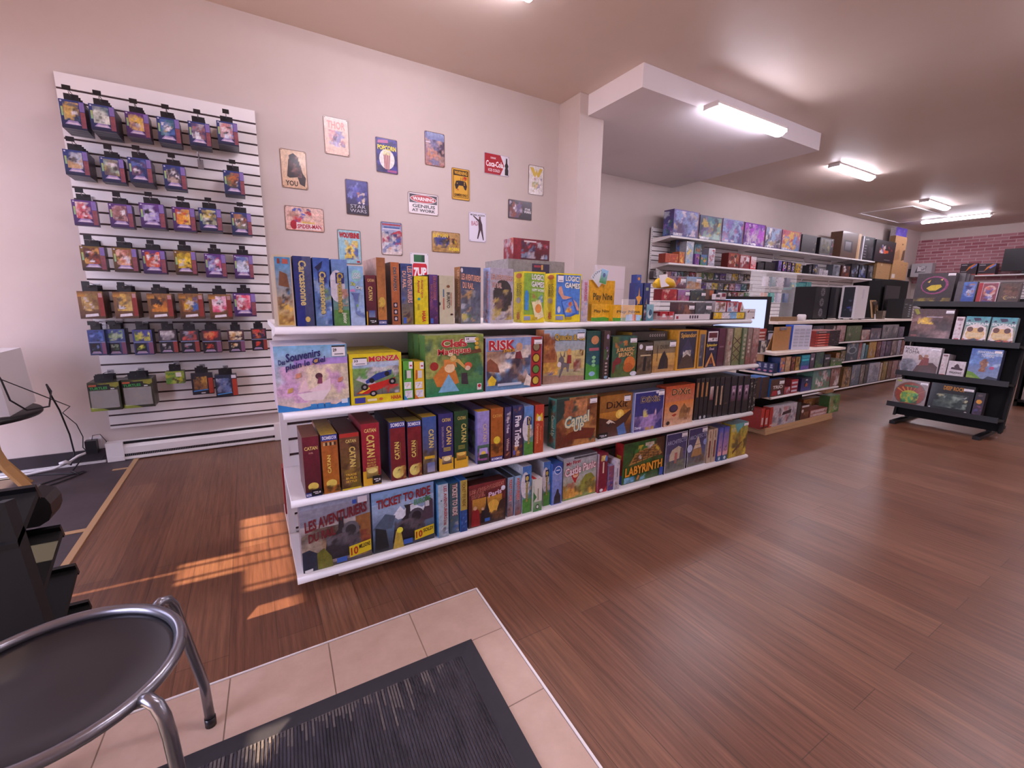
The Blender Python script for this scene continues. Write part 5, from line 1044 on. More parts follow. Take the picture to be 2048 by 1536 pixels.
A('violet blue box with a yellow foot and city sunrise', 1.868, 0.720, 0.797, 0.280, .27, [g('2e2a66', '34306e'), r('d8a828', 0, 0, 1, .22, .1), p('d8a828', 0, .2, .2, .2, 0, .26), g('3a3048', 'd8b878', .2, .12, .88, .26), e('e8dca8', .55, .21, .24, .04), t('CATAN', 'dcc070', .24, .86, .82, .92), t('CATAN', 'dcc070', .52, .46, .86, .78, -90), t('EXPLORERS & PIRATES', '9a8a98', .2, .42, .34, .78, -90), *[r('b0a048', .3, .35 + .025 * k, .8, .365 + .025 * k) for k in range(3)]], '2a2650', T=[r('3a3460')])
A('dark green box with a yellow foot', 1.868, 0.799, 0.874, 0.283, .27, [g('1e3e22', '24482a'), r('d8a828', 0, 0, 1, .19, .1), g('6a5a20', 'd8943a', .14, .14, .86, .28), e('e0c060', .5, .25, .3, .03), t('CATAN', 'c8b060', .24, .85, .82, .91), t('CATAN', 'c8b868', .5, .45, .86, .78, -90), *[r('8a8a40', .26, .34 + .025 * k, .76, .355 + .025 * k) for k in range(3)]], '1a3420', T=[r('2a3a2a')])
A('lavender box with a sunrise over black hills', 1.868, 0.921, 0.990, 0.268, .27, [g('8a7ab8', '9a90cc'), g('1e2a26', '4a6a58', 0, 0, 1, .36, .4), n(78, 6, ['a85aa0', '2a3a30', '6a8a60'], 0, .06, 1, .3, .2), g('b09ad0', 'a898d8', .16, .1, .86, .3), e('e0c050', .5, .2, .2, .04), r('2a3a30', .16, .1, .86, .18), t('CATAN', 'c8b0a0', .46, .42, .78, .76, -90)], '7c74b8', L=[g('7a78b8', '8a88c8'), r('d8d8e0', .6, .04, .9, .14), n(79, 5, ['3a4a6a', '8ab0a0', '2a2a3a'], .5, .2, .9, .6, .14), r('2a2a4a', .3, .8, .9, .9)], T=[r('e0b024', 0, 0, 1, .18), r('6a64a0', 0, .18, 1, 1)])
A('slender orange box with a sun and a blue foot', 1.868, 0.995, 1.069, 0.274, .27, [g('9a5c20', 'a85a24'), n(80, 9, ['6a3c14', '4a2a10', '8a5a20'], .02, .14, .98, .34, .2), e('d8c038', .5, .4, .28, .07), r('2e2c78', 0, 0, 1, .085), t('KOSMOS', 'e4e4f0', .08, .02, .92, .065), t('CATAN', 'd0a050', .14, .83, .88, .89)], '6a3a20', T=[r('b06428', 0, 0, 1, .3), r('5a3a28', 0, .3, 1, 1)])
A('narrow violet and maroon spine with a white tribe title', 1.868, 1.074, 1.117, 0.273, .27, [g('4a2028', '3a3a6a'), n(81, 6, ['8a6a50', 'b0a090', 'c8c0c8'], .1, .7, .9, .95, .2), t('Five Tribes', 'd8d0dc', .3, .5, .7, .8, -90), t('Whims', 'd0b0a8', .3, .16, .7, .4, -90), n(82, 4, ['c07a48'], 0, 0, 1, .14, .14)], '342a48')
A('dark blue spine with big white script', 1.868, 1.121, 1.189, 0.276, .27, [g('4a2c30', '2c3462'), n(83, 8, ['a8603a', '7a4a30', 'd89858'], .05, .02, .95, .24, .2), n(84, 5, ['7a4a38', 'b07a58', '8a5a58'], .1, .82, .9, .98, .14), t('Five Tribes', 'e8e2ea', .22, .2, .8, .8, -90), r('4a5ac0', .1, .05, .26, .14)], '2a2a48')
A('pale sky and meadow box in the third level, beside the script spine', 1.868, 1.192, 1.253, 0.263, .27, [g('5a8a3a', '5a84c8'), e('d0ccd4', .3, .55, .5, .26), n(85, 4, ['b08a70', 'c8b0a8'], .3, .36, 1, .54, .26), r('4f8a38', 0, 0, 1, .26, .4), r('28307a', .26, .62, .78, .78), t('Carcassonne', 'b8a850', .38, .22, .7, .78, -90, '5a5040')], '8aa0c8')
A('orange spine with a yellow crowned badge', 1.868, 1.258, 1.319, 0.263, .27, [g('b04a26', 'b83a2c'), p('d8c030', .1, .68, .9, .66, .8, .84, .5, .78, .2, .84), e('e8e0d8', .48, .72, .2, .05), t('Carcassonne', 'e0a070', .2, .2, .48, .62, -90), t('Mon premier', 'd88a58', .56, .26, .76, .56, -90)], '983a28')
A('teal cornered desert game box with slanted cream lettering', 1.868, 1.397, 1.689, 0.281, .075, [g('7a4024', '8a5c34'), n(86, 14, ['b87a40', '6a3420', 'c89050', '5a2c1c', '3a4a40'], 0, 0, 1, 1, .28), p('2a3c38', 0, .5, .12, .6, .3, .9, .3, 1, 0, 1, a=.3), p('6a2c1a', .08, .06, .4, .14, .9, .1, .98, .3, .6, .36, .3, .28), n(87, 5, ['c88a5a', 'a05a38'], .18, .6, .74, .95, .16), t('Camel', 'd8d0a8', .2, .42, .8, .66, 0, '4a8a98', .18, .03), t('UP', 'd8d0a8', .42, .3, .68, .46, 0, '4a8a98', .1, .03)], '2f6a60', L=[g('3a7a70', '4a8478'), n(88, 8, ['a8703a', '6a4028', '2a4a48'], .1, 0, .95, .96, .26), t('Camel Up', 'c8d0a8', .3, .24, .8, .66, -90, '3a7a84')], T=[g('4a7a68', '7a4a30')], sticker=(.8, .84, .98, .95))
DIX = lambda c, o_, y0=.74: [t('DiXit', c, .2, y0, .84, y0 + .16, 0, o_, -.02, .01)]
A('amber storytelling game box with a setting sun', 1.897, 1.734, 2.001, 0.258, .08, [g('4a2a1c', 'a8702c'), g('5a3420', 'c08028', 0, .2, 1, .6, .3), e('e8c050', .62, .52, .13, .11), e('f0d070', .62, .52, .07, .06), p('4a281c', 0, 0, .6, 0, .98, .5, .98, .6, .5, .36, 0, .5), p('d8c8b8', .2, .36, .3, .42, .42, .36, .5, .3, .4, .34, .3, .3), p('3a2a2a', .22, .28, .36, .36, .34, .24), p('4a6aa0', .6, .0, .86, .02, .76, .3, .54, .2), *DIX('3a1e14', None, .68)], '8a5020', T=[g('a8783c', '8a5a30')], sticker=(.72, .82, .92, .96), tagged=(-.03, .0, .26, .12))
A('violet night sky storytelling box with a white edge', 1.881, 1.997, 2.268, 0.256, .08, [r('c8c8dc'), g('3a3a78', '2a2e78', .02, .02, .98, .98, .3), p('6a5a90', 0.02, .02, .6, .02, .98, .3, .98, .55, .7, .3, .3, .24, .02, .34), n(89, 10, ['8a7ab0', '5a4a80', 'a88ac0', '4a4a98'], .03, .03, .97, .4, .22), n(90, 4, ['d8c8d8', 'c8c060', 'e0a898'], .3, .36, .75, .62, .1), n(91, 3, ['b08a60', 'c09a50'], .4, .02, .7, .1, .12), e('d8d8e8', .74, .96, .05, .04), t('Disney', 'd8d8ec', .04, .06, .26, .15), *DIX('2a2458', 'c8b070', .72)], '7a86b0', T=[r('6a7698')], sticker=(.78, .87, .98, .99))
A('orange storytelling box with a dark moon and a rooted castle', 1.885, 2.282, 2.572, 0.269, .08, [g('c8a080', 'b84a20'), g('d0a078', 'd07a34', 0, .2, 1, .6, .2), e('3a2a3a', .3, .43, .15, .1), e('4a3a58', .31, .44, .11, .07), p('8a6038', .5, .2, .72, .16, .84, .34, .7, .48, .66, .54, .6, .46, .52, .36), n(92, 8, ['7a5030', 'a87a48'], .5, .1, .9, .4, .1), p('a8402c', .24, .26, .34, .3, .42, .28, .34, .22), e('3a2a28', .14, .08, .06, .05), *DIX('2a1812', 'e0a870', .76)], 'a03c1c', T=[r('a84a28')])
BK = [(1386, 841, 1394.5), (1395.3, 839.5, 1403.4), (1404, 838, 1412), (1412.8, 836.5, 1423.5), (1424.3, 835, 1433), (1433.8, 833.5, 1442), (1442.8, 832, 1455), (1456, 830, 1468.4), (1469.3, 828, 1480), (1480.8, 826.5, 1493.5)]
BKD = [('black spine with a lone brown bar, right beside the orange moon box', 'b87a40'), ('black spine with a tan bar, second after the orange moon box', 'b8783c'), ('black spine with a tan bar, third after the orange moon box', 'b88244'), ('black spine with a pale square picture', 'a89890'), ('black spine with a slim ivory bar, before its twin', 'b09070'), ('black spine with a slim ivory bar, after its twin', 'b89878'), ('plain charcoal brown spine amid the black ones', '4a3a34'),
       ('first of three black spines with a dusky violet picture', '8a6a80'), ('middle one of three black spines with a dusky violet picture', '8a6a80'), ('last of three black spines with a dusky violet picture', '8a6a80')]
BKM = [(1.902, 2.605, 2.651, 0.294), (1.899, 2.651, 2.695, 0.293), (1.898, 2.697, 2.741, 0.292), (1.896, 2.743, 2.803, 0.290), (1.890, 2.799, 2.849, 0.289), (1.887, 2.849, 2.897, 0.288), (1.885, 2.898, 2.970, 0.287), (1.880, 2.969, 3.044, 0.285), (1.875, 3.042, 3.108, 0.283), (1.868, 3.102, 3.182, 0.282)]
for k, (lb, c) in enumerate(BKD):
    bar = [r(c, .3, .55, .7, .9, .3)] if k < 3 else [g('7a3a3a', 'c8b8b0', .2, .45, .85, .78, .4)] if k == 3 else [r(c, .35, .3, .7, .78, .4)] if k in (4, 5) else [r(c, .2, .3, .8, .34, .3)] if k == 6 else [g('4a2a3a', '9a7a98', .15, .35, .85, .75, .4), e('c8b0c0', .5, .62, .2, .05), p('2a1a20', .3, .5, .7, .5, .5, .62)]
    A(lb, *BKM[k], .28, [g('18161a', '242228'), r('3a383e', 0, .97, 1, 1)] + bar + ([e('b0b0b4', .5, .05, .25, .04)] if k in (1, 2) else []), '1c1a1e', T=[r('2a282e')])
for k, m_ in enumerate(((1.868, 3.188, 3.228, 0.256), (1.868, 3.232, 3.275, 0.253))):
    A(('black and white checked spine, the inner one of the pair', 'black and white checked spine, the outermost at the pillar end of the third level')[k], *m_, .26, [r('1c1a1c'), n(93 + k, 16, ['d8d4d0', 'c8c0a8', '8a8480'], .05, .02, .95, .98, .12)], '2a282a')

# bottom level
A = sh(ZB + .001)
TRAIN = lambda dk, md: [p(dk, .3, .1, .84, .1, .84, .5, .72, .6, .56, .56, .34, .36), e(md, .7, .48, .13, .13), e(dk, .7, .48, .08, .08), p(dk, .52, .52, .6, .54, .6, .68, .66, .7, .5, .7, .53, .64), n(95, 8, [md, dk, '5a5058'], .34, .1, .84, .46, .12)]
TEN = lambda w: [p('d8c020', .66, .06, .99, .1, .99, .27, .66, .23, a=0), t('10', 'a82420', .68, .09, .79, .21, 0, None, .12, .03), t(w, '3a3020', .805, .17, .975, .235, 0, None, .12)]
A('pale train game box with red lettering, facing out at the window end', 1.883, 0.114, 0.401, 0.310, .075, [g('4a4440', '9a9aac'), g('6a5a50', 'b0a8a8', 0, .2, 1, .66, .3), n(96, 14, ['7a6a5a', '8a8088', '5a4a40', 'a09080', '9a7a58'], 0, .05, 1, .6, .26), p('8a5a30', .78, .18, 1, .2, 1, .68, .78, .66, a=.3), *TRAIN('2c2a30', '5c5a62'), p('2a3040', 0, 0, .24, 0, .22, .24, .1, .32, 0, .3, a=.3), p('6a6a28', .2, 0, .42, 0, .4, .16, .3, .3, .2, .24, a=.4), n(97, 4, ['8a3a30', '6a3028'], .84, .24, .98, .44, .12), r('9aa0b8', 0, .9, 1, 1, .3),
   t('LES AVENTURIERS', '6e1c26', .06, .64, .95, .8, 0, None, .15, .035), t('DU RAIL', '6e1c26', .1, .44, .48, .57, 0, None, .13, .035), r('3a58b0', .74, .86, .8, .92, 0), r('e0d8e0', .82, .86, .96, .95), r('3a60b0', .47, .03, .62, .1), *TEN('MILLIONS'), p('d8d8d8', .02, .0, .13, .01, .13, .05, .02, .04)], '6a6a78', T=[g('6a6468', '4a4448')])
A('cool blue train game box with mountains and a clock tower, facing out', 1.884, 0.405, 0.699, 0.293, .075, [g('2a2c34', '8ab0dc'), g('5a6a88', 'a0b8d8', 0, .4, 1, .8, .3), p('d8dce8', .32, .56, .44, .7, .5, .62, .6, .72, .8, .6, .96, .7, .9, .5, .4, .48), p('4a5a70', 0, .4, .2, .62, .36, .56, .3, .36), *TRAIN('1e1c24', '4a4854'), p('4a3a48', .74, .36, .98, .38, .98, .7, .86, .8, .84, .6), r('c8c8d0', .85, .6, .92, .7), p('1c2226', .02, .02, .24, .02, .2, .36, .04, .42, a=.3), p('b8a040', .3, .0, .48, .0, .44, .26, .36, .3, a=.4), e('e0dc40', .42, .3, .05, .05), r('8ab0e0', 0, .95, 1, 1),
   t('TICKET TO RIDE', '8a1e26', .07, .76, .94, .91, 0, None, .09, .035), t('EUROPE', '4a8a58', .66, .68, .94, .77, 0, None, .09), r('3a60b0', .47, .04, .62, .12), *TEN('SOLD!')], '5a78a8', T=[g('5a5a66', '3a3c44')])
A('pale grey-blue spine with a red train title, beside the blue train box', 1.868, 0.712, 0.767, 0.274, .29, [g('9ab0c0', 'b0c0cc'), g('a8b8b8', 'b0bcc8', .5, .2, 1, 1, .2), t('LES AVENTURIERS', 'a02430', .55, .34, .86, .96, -90), t('DU RAIL', 'a02430', .5, .22, .8, .33, -90), e('4a5a68', .3, .7, .08, .015), n(98, 5, ['c8d0d8', '3a5aa0', '8a4a48', '2a3a68'], .05, .02, .95, .2, .2)], '5a9ac8', L=[g('4a8ac0', '6aa8d8')])
A('teal train spine with raised cream title', 1.877, 0.773, 0.827, 0.264, .29, [g('4a6070', '3a5a60'), n(99, 6, ['c8c0c0', '3a68b0', '9a8a58'], .05, .02, .95, .3, .2), t('TICKET TO RIDE', 'd8c8c0', .3, .36, .84, .98, -90, '7a2028')], '3a78b0')
A('train game spine, yellow above and blue below', 1.868, 0.826, 0.868, 0.273, .29, [g('2a4a8a', '3a5a90'), r('b09a48', 0, .42, 1, 1, .3), t('TICKET TO RIDE', '6a4a20', .3, .5, .74, .97, -90), n(100, 5, ['4a78c8', '8aa0c0', '2a2a40'], .05, .02, .95, .36, .2)], '3a70b8')
A('maroon sunset box with an iron tower', 1.879, 0.876, 1.094, 0.229, .065, [g('3a2420', '7a2c30'), g('8a5a28', 'c89038', .1, .3, .9, .66, .3), e('e0b048', .66, .4, .16, .16), p('2c2228', .34, .06, .6, .06, .56, .3, .5, .5, .475, .86, .46, .5, .4, .3), p('3a2622', .7, .1, .98, .1, .98, .55, .84, .5, .76, .3), p('8a1c20', .06, .02, .3, .02, .28, .36, .2, .46, .1, .4), e('c8a080', .17, .45, .05, .05), p('1e1c20', .32, .06, .44, .06, .42, .36, .34, .36), e('c8a890', .37, .4, .035, .035), n(101, 6, ['4a3a30', '2a2428', '6a4a30'], .5, .06, .96, .3, .16), t('LES AVENTURIERS', '8a1e26', .04, .82, .93, .93, 0, 'd8a890', .1), t('DU RAIL', '8a1e26', .08, .68, .42, .79, 0, 'd8a890', .1), t('Paris', 'e0c0d8', .52, .66, .88, .78, 0, None, .14), r('3a68b8', .42, .08, .56, .16), e('d8d8e8', .92, .8, .06, .06)], '5a2022', T=[r('4a2422')])
for k, (lb, m_) in enumerate((('first light blue rail spine with red letters, next to the maroon sunset box', (1.890, 1.109, 1.149, 0.223)), ('second light blue rail spine with red letters, next to the meadow spine', (1.885, 1.152, 1.195, 0.225)))):
    A(lb, *m_, .28, [g('7a5048', '8ab0d0'), n(102 + k, 7, ['9a4a40', '6a3a38', 'b08070'], .05, .02, .95, .4, .2), t(('TICKET TO RIDE', 'AVENTURIERS')[k], 'b84030', .25, .4, .75, .95, -90, 'd0c0c8')], '9ab0cc', T=[r('3a3c42')])
MEAD = lambda sd: [g('5a8a38', '4a7ac8'), e('d4d0d8', .3, .6, .5, .28), n(sd, 5, ['b08a70', 'c8b0a8', '8ab0d8'], .2, .34, 1, .56, .26), r('4f8a38', 0, 0, 1, .3, .4), r('1e2a5a', .26, .66, .78, .82), e('c8b050', .5, .74, .18, .05), t('Carcassonne', 'b0a050', .36, .24, .68, .68, -90, '5a5a40')]
A('meadow spine in the bottom level, beside the red lettered rail spines', 1.884, 1.199, 1.259, 0.269, .28, MEAD(104), 'c8ccd8', L=[g('c8ccd8', 'd8dce4')])
A('short white and green box standing between the two meadow spines', 1.870, 1.260, 1.321, 0.191, .09, [g('4a8a48', 'd8d8cc'), r('d8d8cc', .14, .3, 1, .97), p('3a7a40', 0, .3, .4, .44, 0, .62), r('8a8058', .5, .34, .6, .7), e('2a3a2a', .5, .14, .2, .08), e('d8d8d0', .5, .14, .13, .05)], 'c8c4b4', T=[r('b83028', 0, 0, .4, 1), r('d8d0d0', .4, 0, 1, 1)])
A('taller meadow spine set further along, before the navy badge box', 1.902, 1.348, 1.398, 0.262, .28, MEAD(105), 'c8ccd8')
A('blue box with a round badge and a dark steam engine silhouette', 1.887, 1.398, 1.471, 0.246, .1, [g('6a7ac0', '8a9ad0'), r('2a4a98', 0, .84, 1, 1, .2), e('e0e4f0', .55, .83, .36, .1), e('2a58a8', .55, .83, .31, .085), r('e0e4f0', .36, .82, .74, .845), p('2a242c', .2, .02, .9, .02, .86, .2, .7, .28, .66, .36, .5, .38, .4, .28, .24, .2), n(106, 4, ['a08a98', 'c8a8a8'], .3, .45, .9, .6, .06)], '3a68b8', L=[g('3a68b8', '4a78c8')])
A('colourful children castle box with a green monster', 1.897, 1.482, 1.735, 0.260, .07, [g('7a8a40', 'b8bcc4'), g('9a9a5a', 'b0b0b0', 0, .2, 1, .55, .3), p('8a8a3a', .44, .1, .98, .1, .96, .4, .84, .54, .66, .52, .52, .36), n(107, 10, ['b8882c', 'a84a38', 'd8a040', '6a5a30', '8a3a30'], 0, .04, 1, .4, .16), p('b83030', .22, .6, .44, .66, .46, .54, .4, .46, .36, .36, .3, .44), e('e0b090', .36, .56, .08, .06), e('d88030', .36, .62, .09, .06), r('5a5a60', .3, .94, .98, .985, .5), t('My First', 'a82838', .08, .8, .5, .91, 0, 'e8d8dc', .08), t('Castle Panic', 'e8d0d4', .04, .6, .96, .8, 0, 'a02c40', .1, .03)], 'b0b0bc', T=[r('8a8890')])
A('crimson spine with cream letters beside the children castle box', 1.882, 1.739, 1.811, 0.247, .28, [g('7a1a30', '7a2434'), n(108, 4, ['d8c070', 'c8a860'], .2, .8, .8, .95, .2), e('4a7ac0', .8, .86, .14, .08), r('e0c8b0', .42, .5, .58, .78), e('d8d0d8', .36, .06, .2, .04), p('c02830', .5, 0, 1, 0, 1, .16)], 'a83048', L=[g('a8304a', 'b8a8b0')])
A('short violet patterned spine after the crimson one', 1.878, 1.816, 1.861, 0.159, .25, [g('4a3a78', '8a4a58'), n(109, 9, ['a85a50', 'c88a58', '5a4a98', '8a6a90'], .02, .1, .98, .8, .24)], '8a86a8')
A('short white spine with mixed pictures, before the maze box', 1.870, 1.860, 1.902, 0.192, .25, [g('b0a8b0', 'd0c8d0'), r('5a5a70', .42, .42, .58, .72), n(110, 6, ['8a5a48', '4a5a70', '6a7a50'], .1, .05, .9, .3, .16), n(111, 3, ['5a6a58'], .2, .8, .9, .96, .14)], 'cfc8d0')
A('dark green maze game box with big orange letters', 1.898, 1.950, 2.327, 0.271, .07, [g('3a4a20', '2a5a24'), n(112, 8, ['3a7a30', '2a4a20', '4a5a28'], 0, 0, 1, 1, .3), p('4a2c1a', .66, .6, 1, .5, 1, 1, .8, 1, a=.3), p('a8783a', .14, .44, .3, .74, .78, .86, .96, .58, a=.3), *[p('5a3a18', .22 + .02 * k, .5 + .05 * k, .88 - .02 * k, .58 + .05 * k, .88 - .02 * k, .61 + .05 * k, .22 + .02 * k, .53 + .05 * k, a=0) for k in range(5)], *[p('5a3a18', u, .48, u + .02, .48, u + .06, .78, u + .04, .78, a=0) for u in (.3, .44, .56, .7, .8)], n(113, 5, ['6aa0c0', '4a90b8', 'c87838'], .04, .02, .66, .16, .16), n(114, 3, ['d8b838', 'd8d8dc'], .24, .55, .9, .9, .08), t('LABYRINTH', 'e09828', .06, .2, .96, .42, 0, '5a2410', .05, .03), r('2a48a0', .9, .02, 1, .22), r('c8b8a0', .5, .86, .72, .94, .5)], 'a82424', L=[g('7a1c1c', 'b02828'), r('2a4898', 0, 0, 1, .22), r('d8b040', .2, .6, .8, .7, .4)], T=[r('5a2a20')])
for k, (lb, m_) in enumerate((('violet wonder building box with a ruined statue', (1.887, 2.325, 2.544, 0.281)), ('violet wonder building box with a pale pyramid', (1.892, 2.561, 2.764, 0.284)))):
    pic = [p('b8a890', .2, .3, .8, .34, .84, .56, .6, .66, .3, .58, .2, .46), p('6a5a58', .66, .3, .84, .34, .84, .58, .7, .6), p('a8605a', .44, .24, .56, .24, .56, .5, .44, .5), n(115, 5, ['4a5a48', '6a6a58'], 0, .1, 1, .3, .2)] if k == 0 else [p('c8b090', .3, .46, .72, .48, .56, .74, .52, .78, .48, .74), r('6a5048', .36, .56, .66, .575), p('a07848', .2, .26, .8, .26, .74, .46, .28, .46), e('b8c0dc', .1, .5, .14, .1), e('8a98c8', .92, .6, .1, .08), n(116, 5, ['8a6a48', '5a4a40'], 0, .08, 1, .28, .2)]
    A(lb, *m_, .1, [r('c8c4d0'), g('4a4a58', '3a3468', .02, .02, .98, .98, .3), g('6a6a5a', '4a4a78', .02, .02, .98, .5, .3)] + pic + [t('ARCHITECTS', 'b0b0c8', .06, .73, .95, .83, 0, None, .04, .0)], '2a2830', T=[r('5a5058')], sticker=(.7, .87, .97, .985))
for k, (lb, m_) in enumerate((('first of two beige spines with a red-brown bar', ((1.886, 2.772, 2.823, 0.252))), ('second of two beige spines with a red-brown bar', ((1.882, 2.821, 2.873, 0.254))))):
    A(lb, *m_, .26, [g('b09a80', 'c0a890'), r('6a2c24', .3, .16, .7, .66, .4), r('8a7058', .3, .74, .6, .95, .3)], 'a89078')
for k, (lb, m_) in enumerate((('first of two blue spines fading to pink with a dark figure', ((1.871, 2.863, 2.925, 0.254))), ('second of two blue spines fading to pink with a dark figure', ((1.868, 2.925, 2.993, 0.254))))):
    A(lb, *m_, .26, [g('c8909c', '3a4a98'), r('2a5a78', 0, 0, 1, .18, .2), p('d8a0a0', .1, .16, .9, .16, .9, .3, .1, .3), n(117, 5, ['2a1e30', '3a2840'], .25, .28, .75, .46, .12), e('c8d0dc', .5, .08, .2, .05), e('7a6a88', .5, .8, .3, .06)], '34408a')
A('yellow green jungle temple box at the pillar end of the bottom level', 1.868, 3.008, 3.223, 0.262, .08, [g('8a6a28', '9a9a48'), n(118, 12, ['b09a30', '6a6a28', '4a3a20', 'c8a838', '8a5a28'], 0, .02, 1, .9, .26), p('5a9a9a', .2, 1, .9, 1, .5, .8, .4, .7, a=.2), p('5a3a1c', .2, .1, .7, .4, .72, .46, .2, .2), e('b0a878', .16, .84, .12, .07)], 'a8902c', T=[r('5a7a78')], sticker=(.72, .9, .98, .99))
o = carton('board_game_box', 'red box standing on the aisle side deck behind the window end of the gondola', 'box', .26, .07, .26, (GX0 + .13, 2.5, ZB + .001), [r('a8202c')], 'a8202c')

# ---------------------------------------------------------------- open display unit beyond the gondola
UX0, UX1, UY = 4.19, 5.50, 2.25
def display_unit():
    o = empty('display_unit', (UX0, UY, 0), 'low wooden display unit with white worktop beyond the end of the gondola', 'display unit')
    w = UX1 - UX0
    s = MB(); s.box(.0, w + .05, .0, .72, .768, .792, m='cream'); s.build('worktop', o)
    for z, y0 in ((.60, .0), (.372, .0)):
        s = MB(); s.box(.0, w, y0, .34, z - .022, z - .003, m='cream'); sh_ = s.build('shelf', o)
        s = MB(); s.tube([(0, y0, z - .012), (w, y0, z - .012)], .011, 'white', 10); s.build('price_rail', sh_)
    s = MB(); s.box(-.02, w - .03, -.005, .36, .002, .032, m='pine'); s.box(-.02, w - .03, .0, .36, .034, .068, m='pine'); s.build('base_plinth', o)
    s = MB(); s.box(0, w, .345, .365, .07, .765, m='blackmatte'); s.build('back_panel', o)
    s = MB(); s.box(.005, .03, .12, .34, .70, .766, m='pine'); s.build('pine_brace', o); s = MB(); s.box(w - .2, w - .03, .02, .34, .30, .348, m='pine'); s.build('pine_brace', o)
    s = MB(); s.box(.0, w, .367, .70, .07, .09, m='cream'); s.box(0, .02, .367, .7, .09, .766, m='cream'); s.box(w - .02, w, .367, .7, .09, .766, m='cream'); s.build('rear_frame', o)
display_unit()
def pal(seed, cols, lo, hi, k=9): return [g(lo, hi), n(seed, k, cols, .03, .03, .97, .97, .24)]
def unit(label, z, y, x0, x1, h, d, F, side, **kw):
    return rowbox(label, x0, x1, h, y, z, d, F, side, name=kw.pop('name', 'game_box'), **kw)
zu = .6005
for k in range(5):
    carton('game_box', 'small navy box with pink ball print, %s of five at the wooden unit end' % ('first', 'second', 'third', 'fourth', 'fifth')[k], 'box', [(2.505, 0.059), (2.446, 0.058), (2.389, 0.057), (2.333, 0.056), (2.278, 0.054)][k][1] - .003, .06, .094, (UX0 + .004, [(2.505, 0.059), (2.446, 0.058), (2.389, 0.057), (2.333, 0.056), (2.278, 0.054)][k][0], zu), [g('28345a', '2a3868'), r('b0b4c8', .25, .5, .75, .62), r('9aa0bc', .3, .66, .7, .9, .3), e('c07a98', .5, .2, .3, .1)], '20284a', rz=R(-90))
unit('blue and orange small box on the upper shelf of the wooden unit', zu, 2.262, 4.309, 4.391, 0.139, .12, pal(202, ['d07a3a', '3a70b8', 'c8a060'], '2a58a8', 'b87a4a'), '2a4a88')
unit('tan box with red marks on the upper shelf of the wooden unit', zu, 2.262, 4.400, 4.493, 0.144, .14, pal(203, ['c8a078', 'a04838', 'b08a60'], 'a88a68', 'c0a080'), '8a7050')
unit('maroon box on the upper shelf of the wooden unit', zu, 2.262, 4.502, 4.574, 0.139, .14, pal(204, ['8a4a3a', 'c09a50'], '4a2028', '5a2a30'), '3a1a20')
unit('gold spotted box on the upper shelf of the wooden unit', zu, 2.262, 4.583, 4.666, 0.134, .14, pal(205, ['5a3a28', 'd8b060'], 'a8803a', '8a6a34'), '6a4a28')
o = unit('teal and violet gift-like stack of boxes on the upper shelf of the wooden unit', zu, 2.262, 4.685, 4.847, 0.144, .16, [g('3a4a88', '2a8a98'), r('4ac0c8', .1, .6, .9, .72, .3), r('6a58a0', 0, 0, 1, .26, .3), r('38a0b0', .1, .8, 1, .95, .3)], '2a6a80')
unit('dusky grey box with a white patch on the upper shelf of the wooden unit', zu, 2.262, 4.857, 4.946, 0.155, .16, [g('4a3a48', '6a5a68'), r('c8c4c8', .2, .55, .7, .7)], '3a303a')
unit('tall dark green box on the upper shelf of the wooden unit', zu, 2.262, 4.956, 5.128, 0.161, .16, pal(206, ['4a6a48', '6a7a50', '3a4a58'], '2a4438', '3a4a40'), '24382e')
unit('charcoal box with a pale band on the upper shelf of the wooden unit', zu, 2.262, 5.139, 5.275, 0.126, .16, [g('2a282c', '3a363c'), r('b8b0b4', .2, .62, .8, .76), n(207, 4, ['5a5048', '4a5a48'], 0, 0, 1, .5, .24)], '242226')
unit('low green box at the far end of the upper shelf of the wooden unit', zu, 2.262, 5.286, 5.539, 0.065, .16, pal(208, ['5aa030', 'c8b8c0', '8a6a58', 'a04a48'], '4a7a38', '6a6a5a'), '3a5a2c')
zm = .3725
for k, m_ in enumerate((((3.983, 4.051, 0.203)), ((4.059, 4.187, 0.197)))):
    unit(('brown box with a blue spine, first on the lower shelf of the wooden unit', 'brown box with a blue spine, behind the one with a white word')[k], zm, 2.275, *m_, .14, [g('3a2a24', '4a3830')], '2a6ab0')
unit('brown and blue card box with one white word on the lower shelf', zm, 2.26, 4.177, 4.427, 0.167, .05, [g('4a2a28', '5a3c30'), t('TRIO', 'dcd4d0', .18, .42, .9, .62), p('a03038', .1, .05, .5, .02, .6, .3, .2, .34), p('d0d8e8', .6, .06, .8, .1, .72, .32, .54, .28)], '2a6ab0', L=[r('2a78c0')], sticker=(.6, .68, .95, .9))
unit('low red and white stack of small boxes on the lower shelf', zm, 2.262, 4.439, 4.547, 0.071, .1, pal(210, ['c8c4d0', 'b03038', '4a88b0'], '8a3038', 'b06a68'), '6a2a30')
unit('taller red and white stack of small boxes on the lower shelf', zm, 2.262, 4.556, 4.686, 0.136, .1, [g('8a2a34', 'a83440'), *[r('c8c0cc', .1, .1 + .3 * k, .9, .24 + .3 * k, .3) for k in range(3)]], '7a2830')
unit('navy box with a yellow star badge on the lower shelf', zm, 2.262, 4.743, 4.947, 0.137, .14, [g('4a4880', '24243e'), p('c8a838', .35, .3, .5, .65, .65, .3, .3, .52, .7, .52), e('b05048', .5, .45, .12, .12), r('c8c4d0', .4, .78, .6, .88)], '262848')
unit('sea green box with white puffs on the lower shelf', zm, 2.262, 4.957, 5.321, 0.198, .16, [g('6a8a70', '5a7a78'), n(211, 12, ['d8d0d4', 'a85a50', 'c8b8b8', '8a4a48'], .18, .05, 1, .95, .2)], '5a8a78')
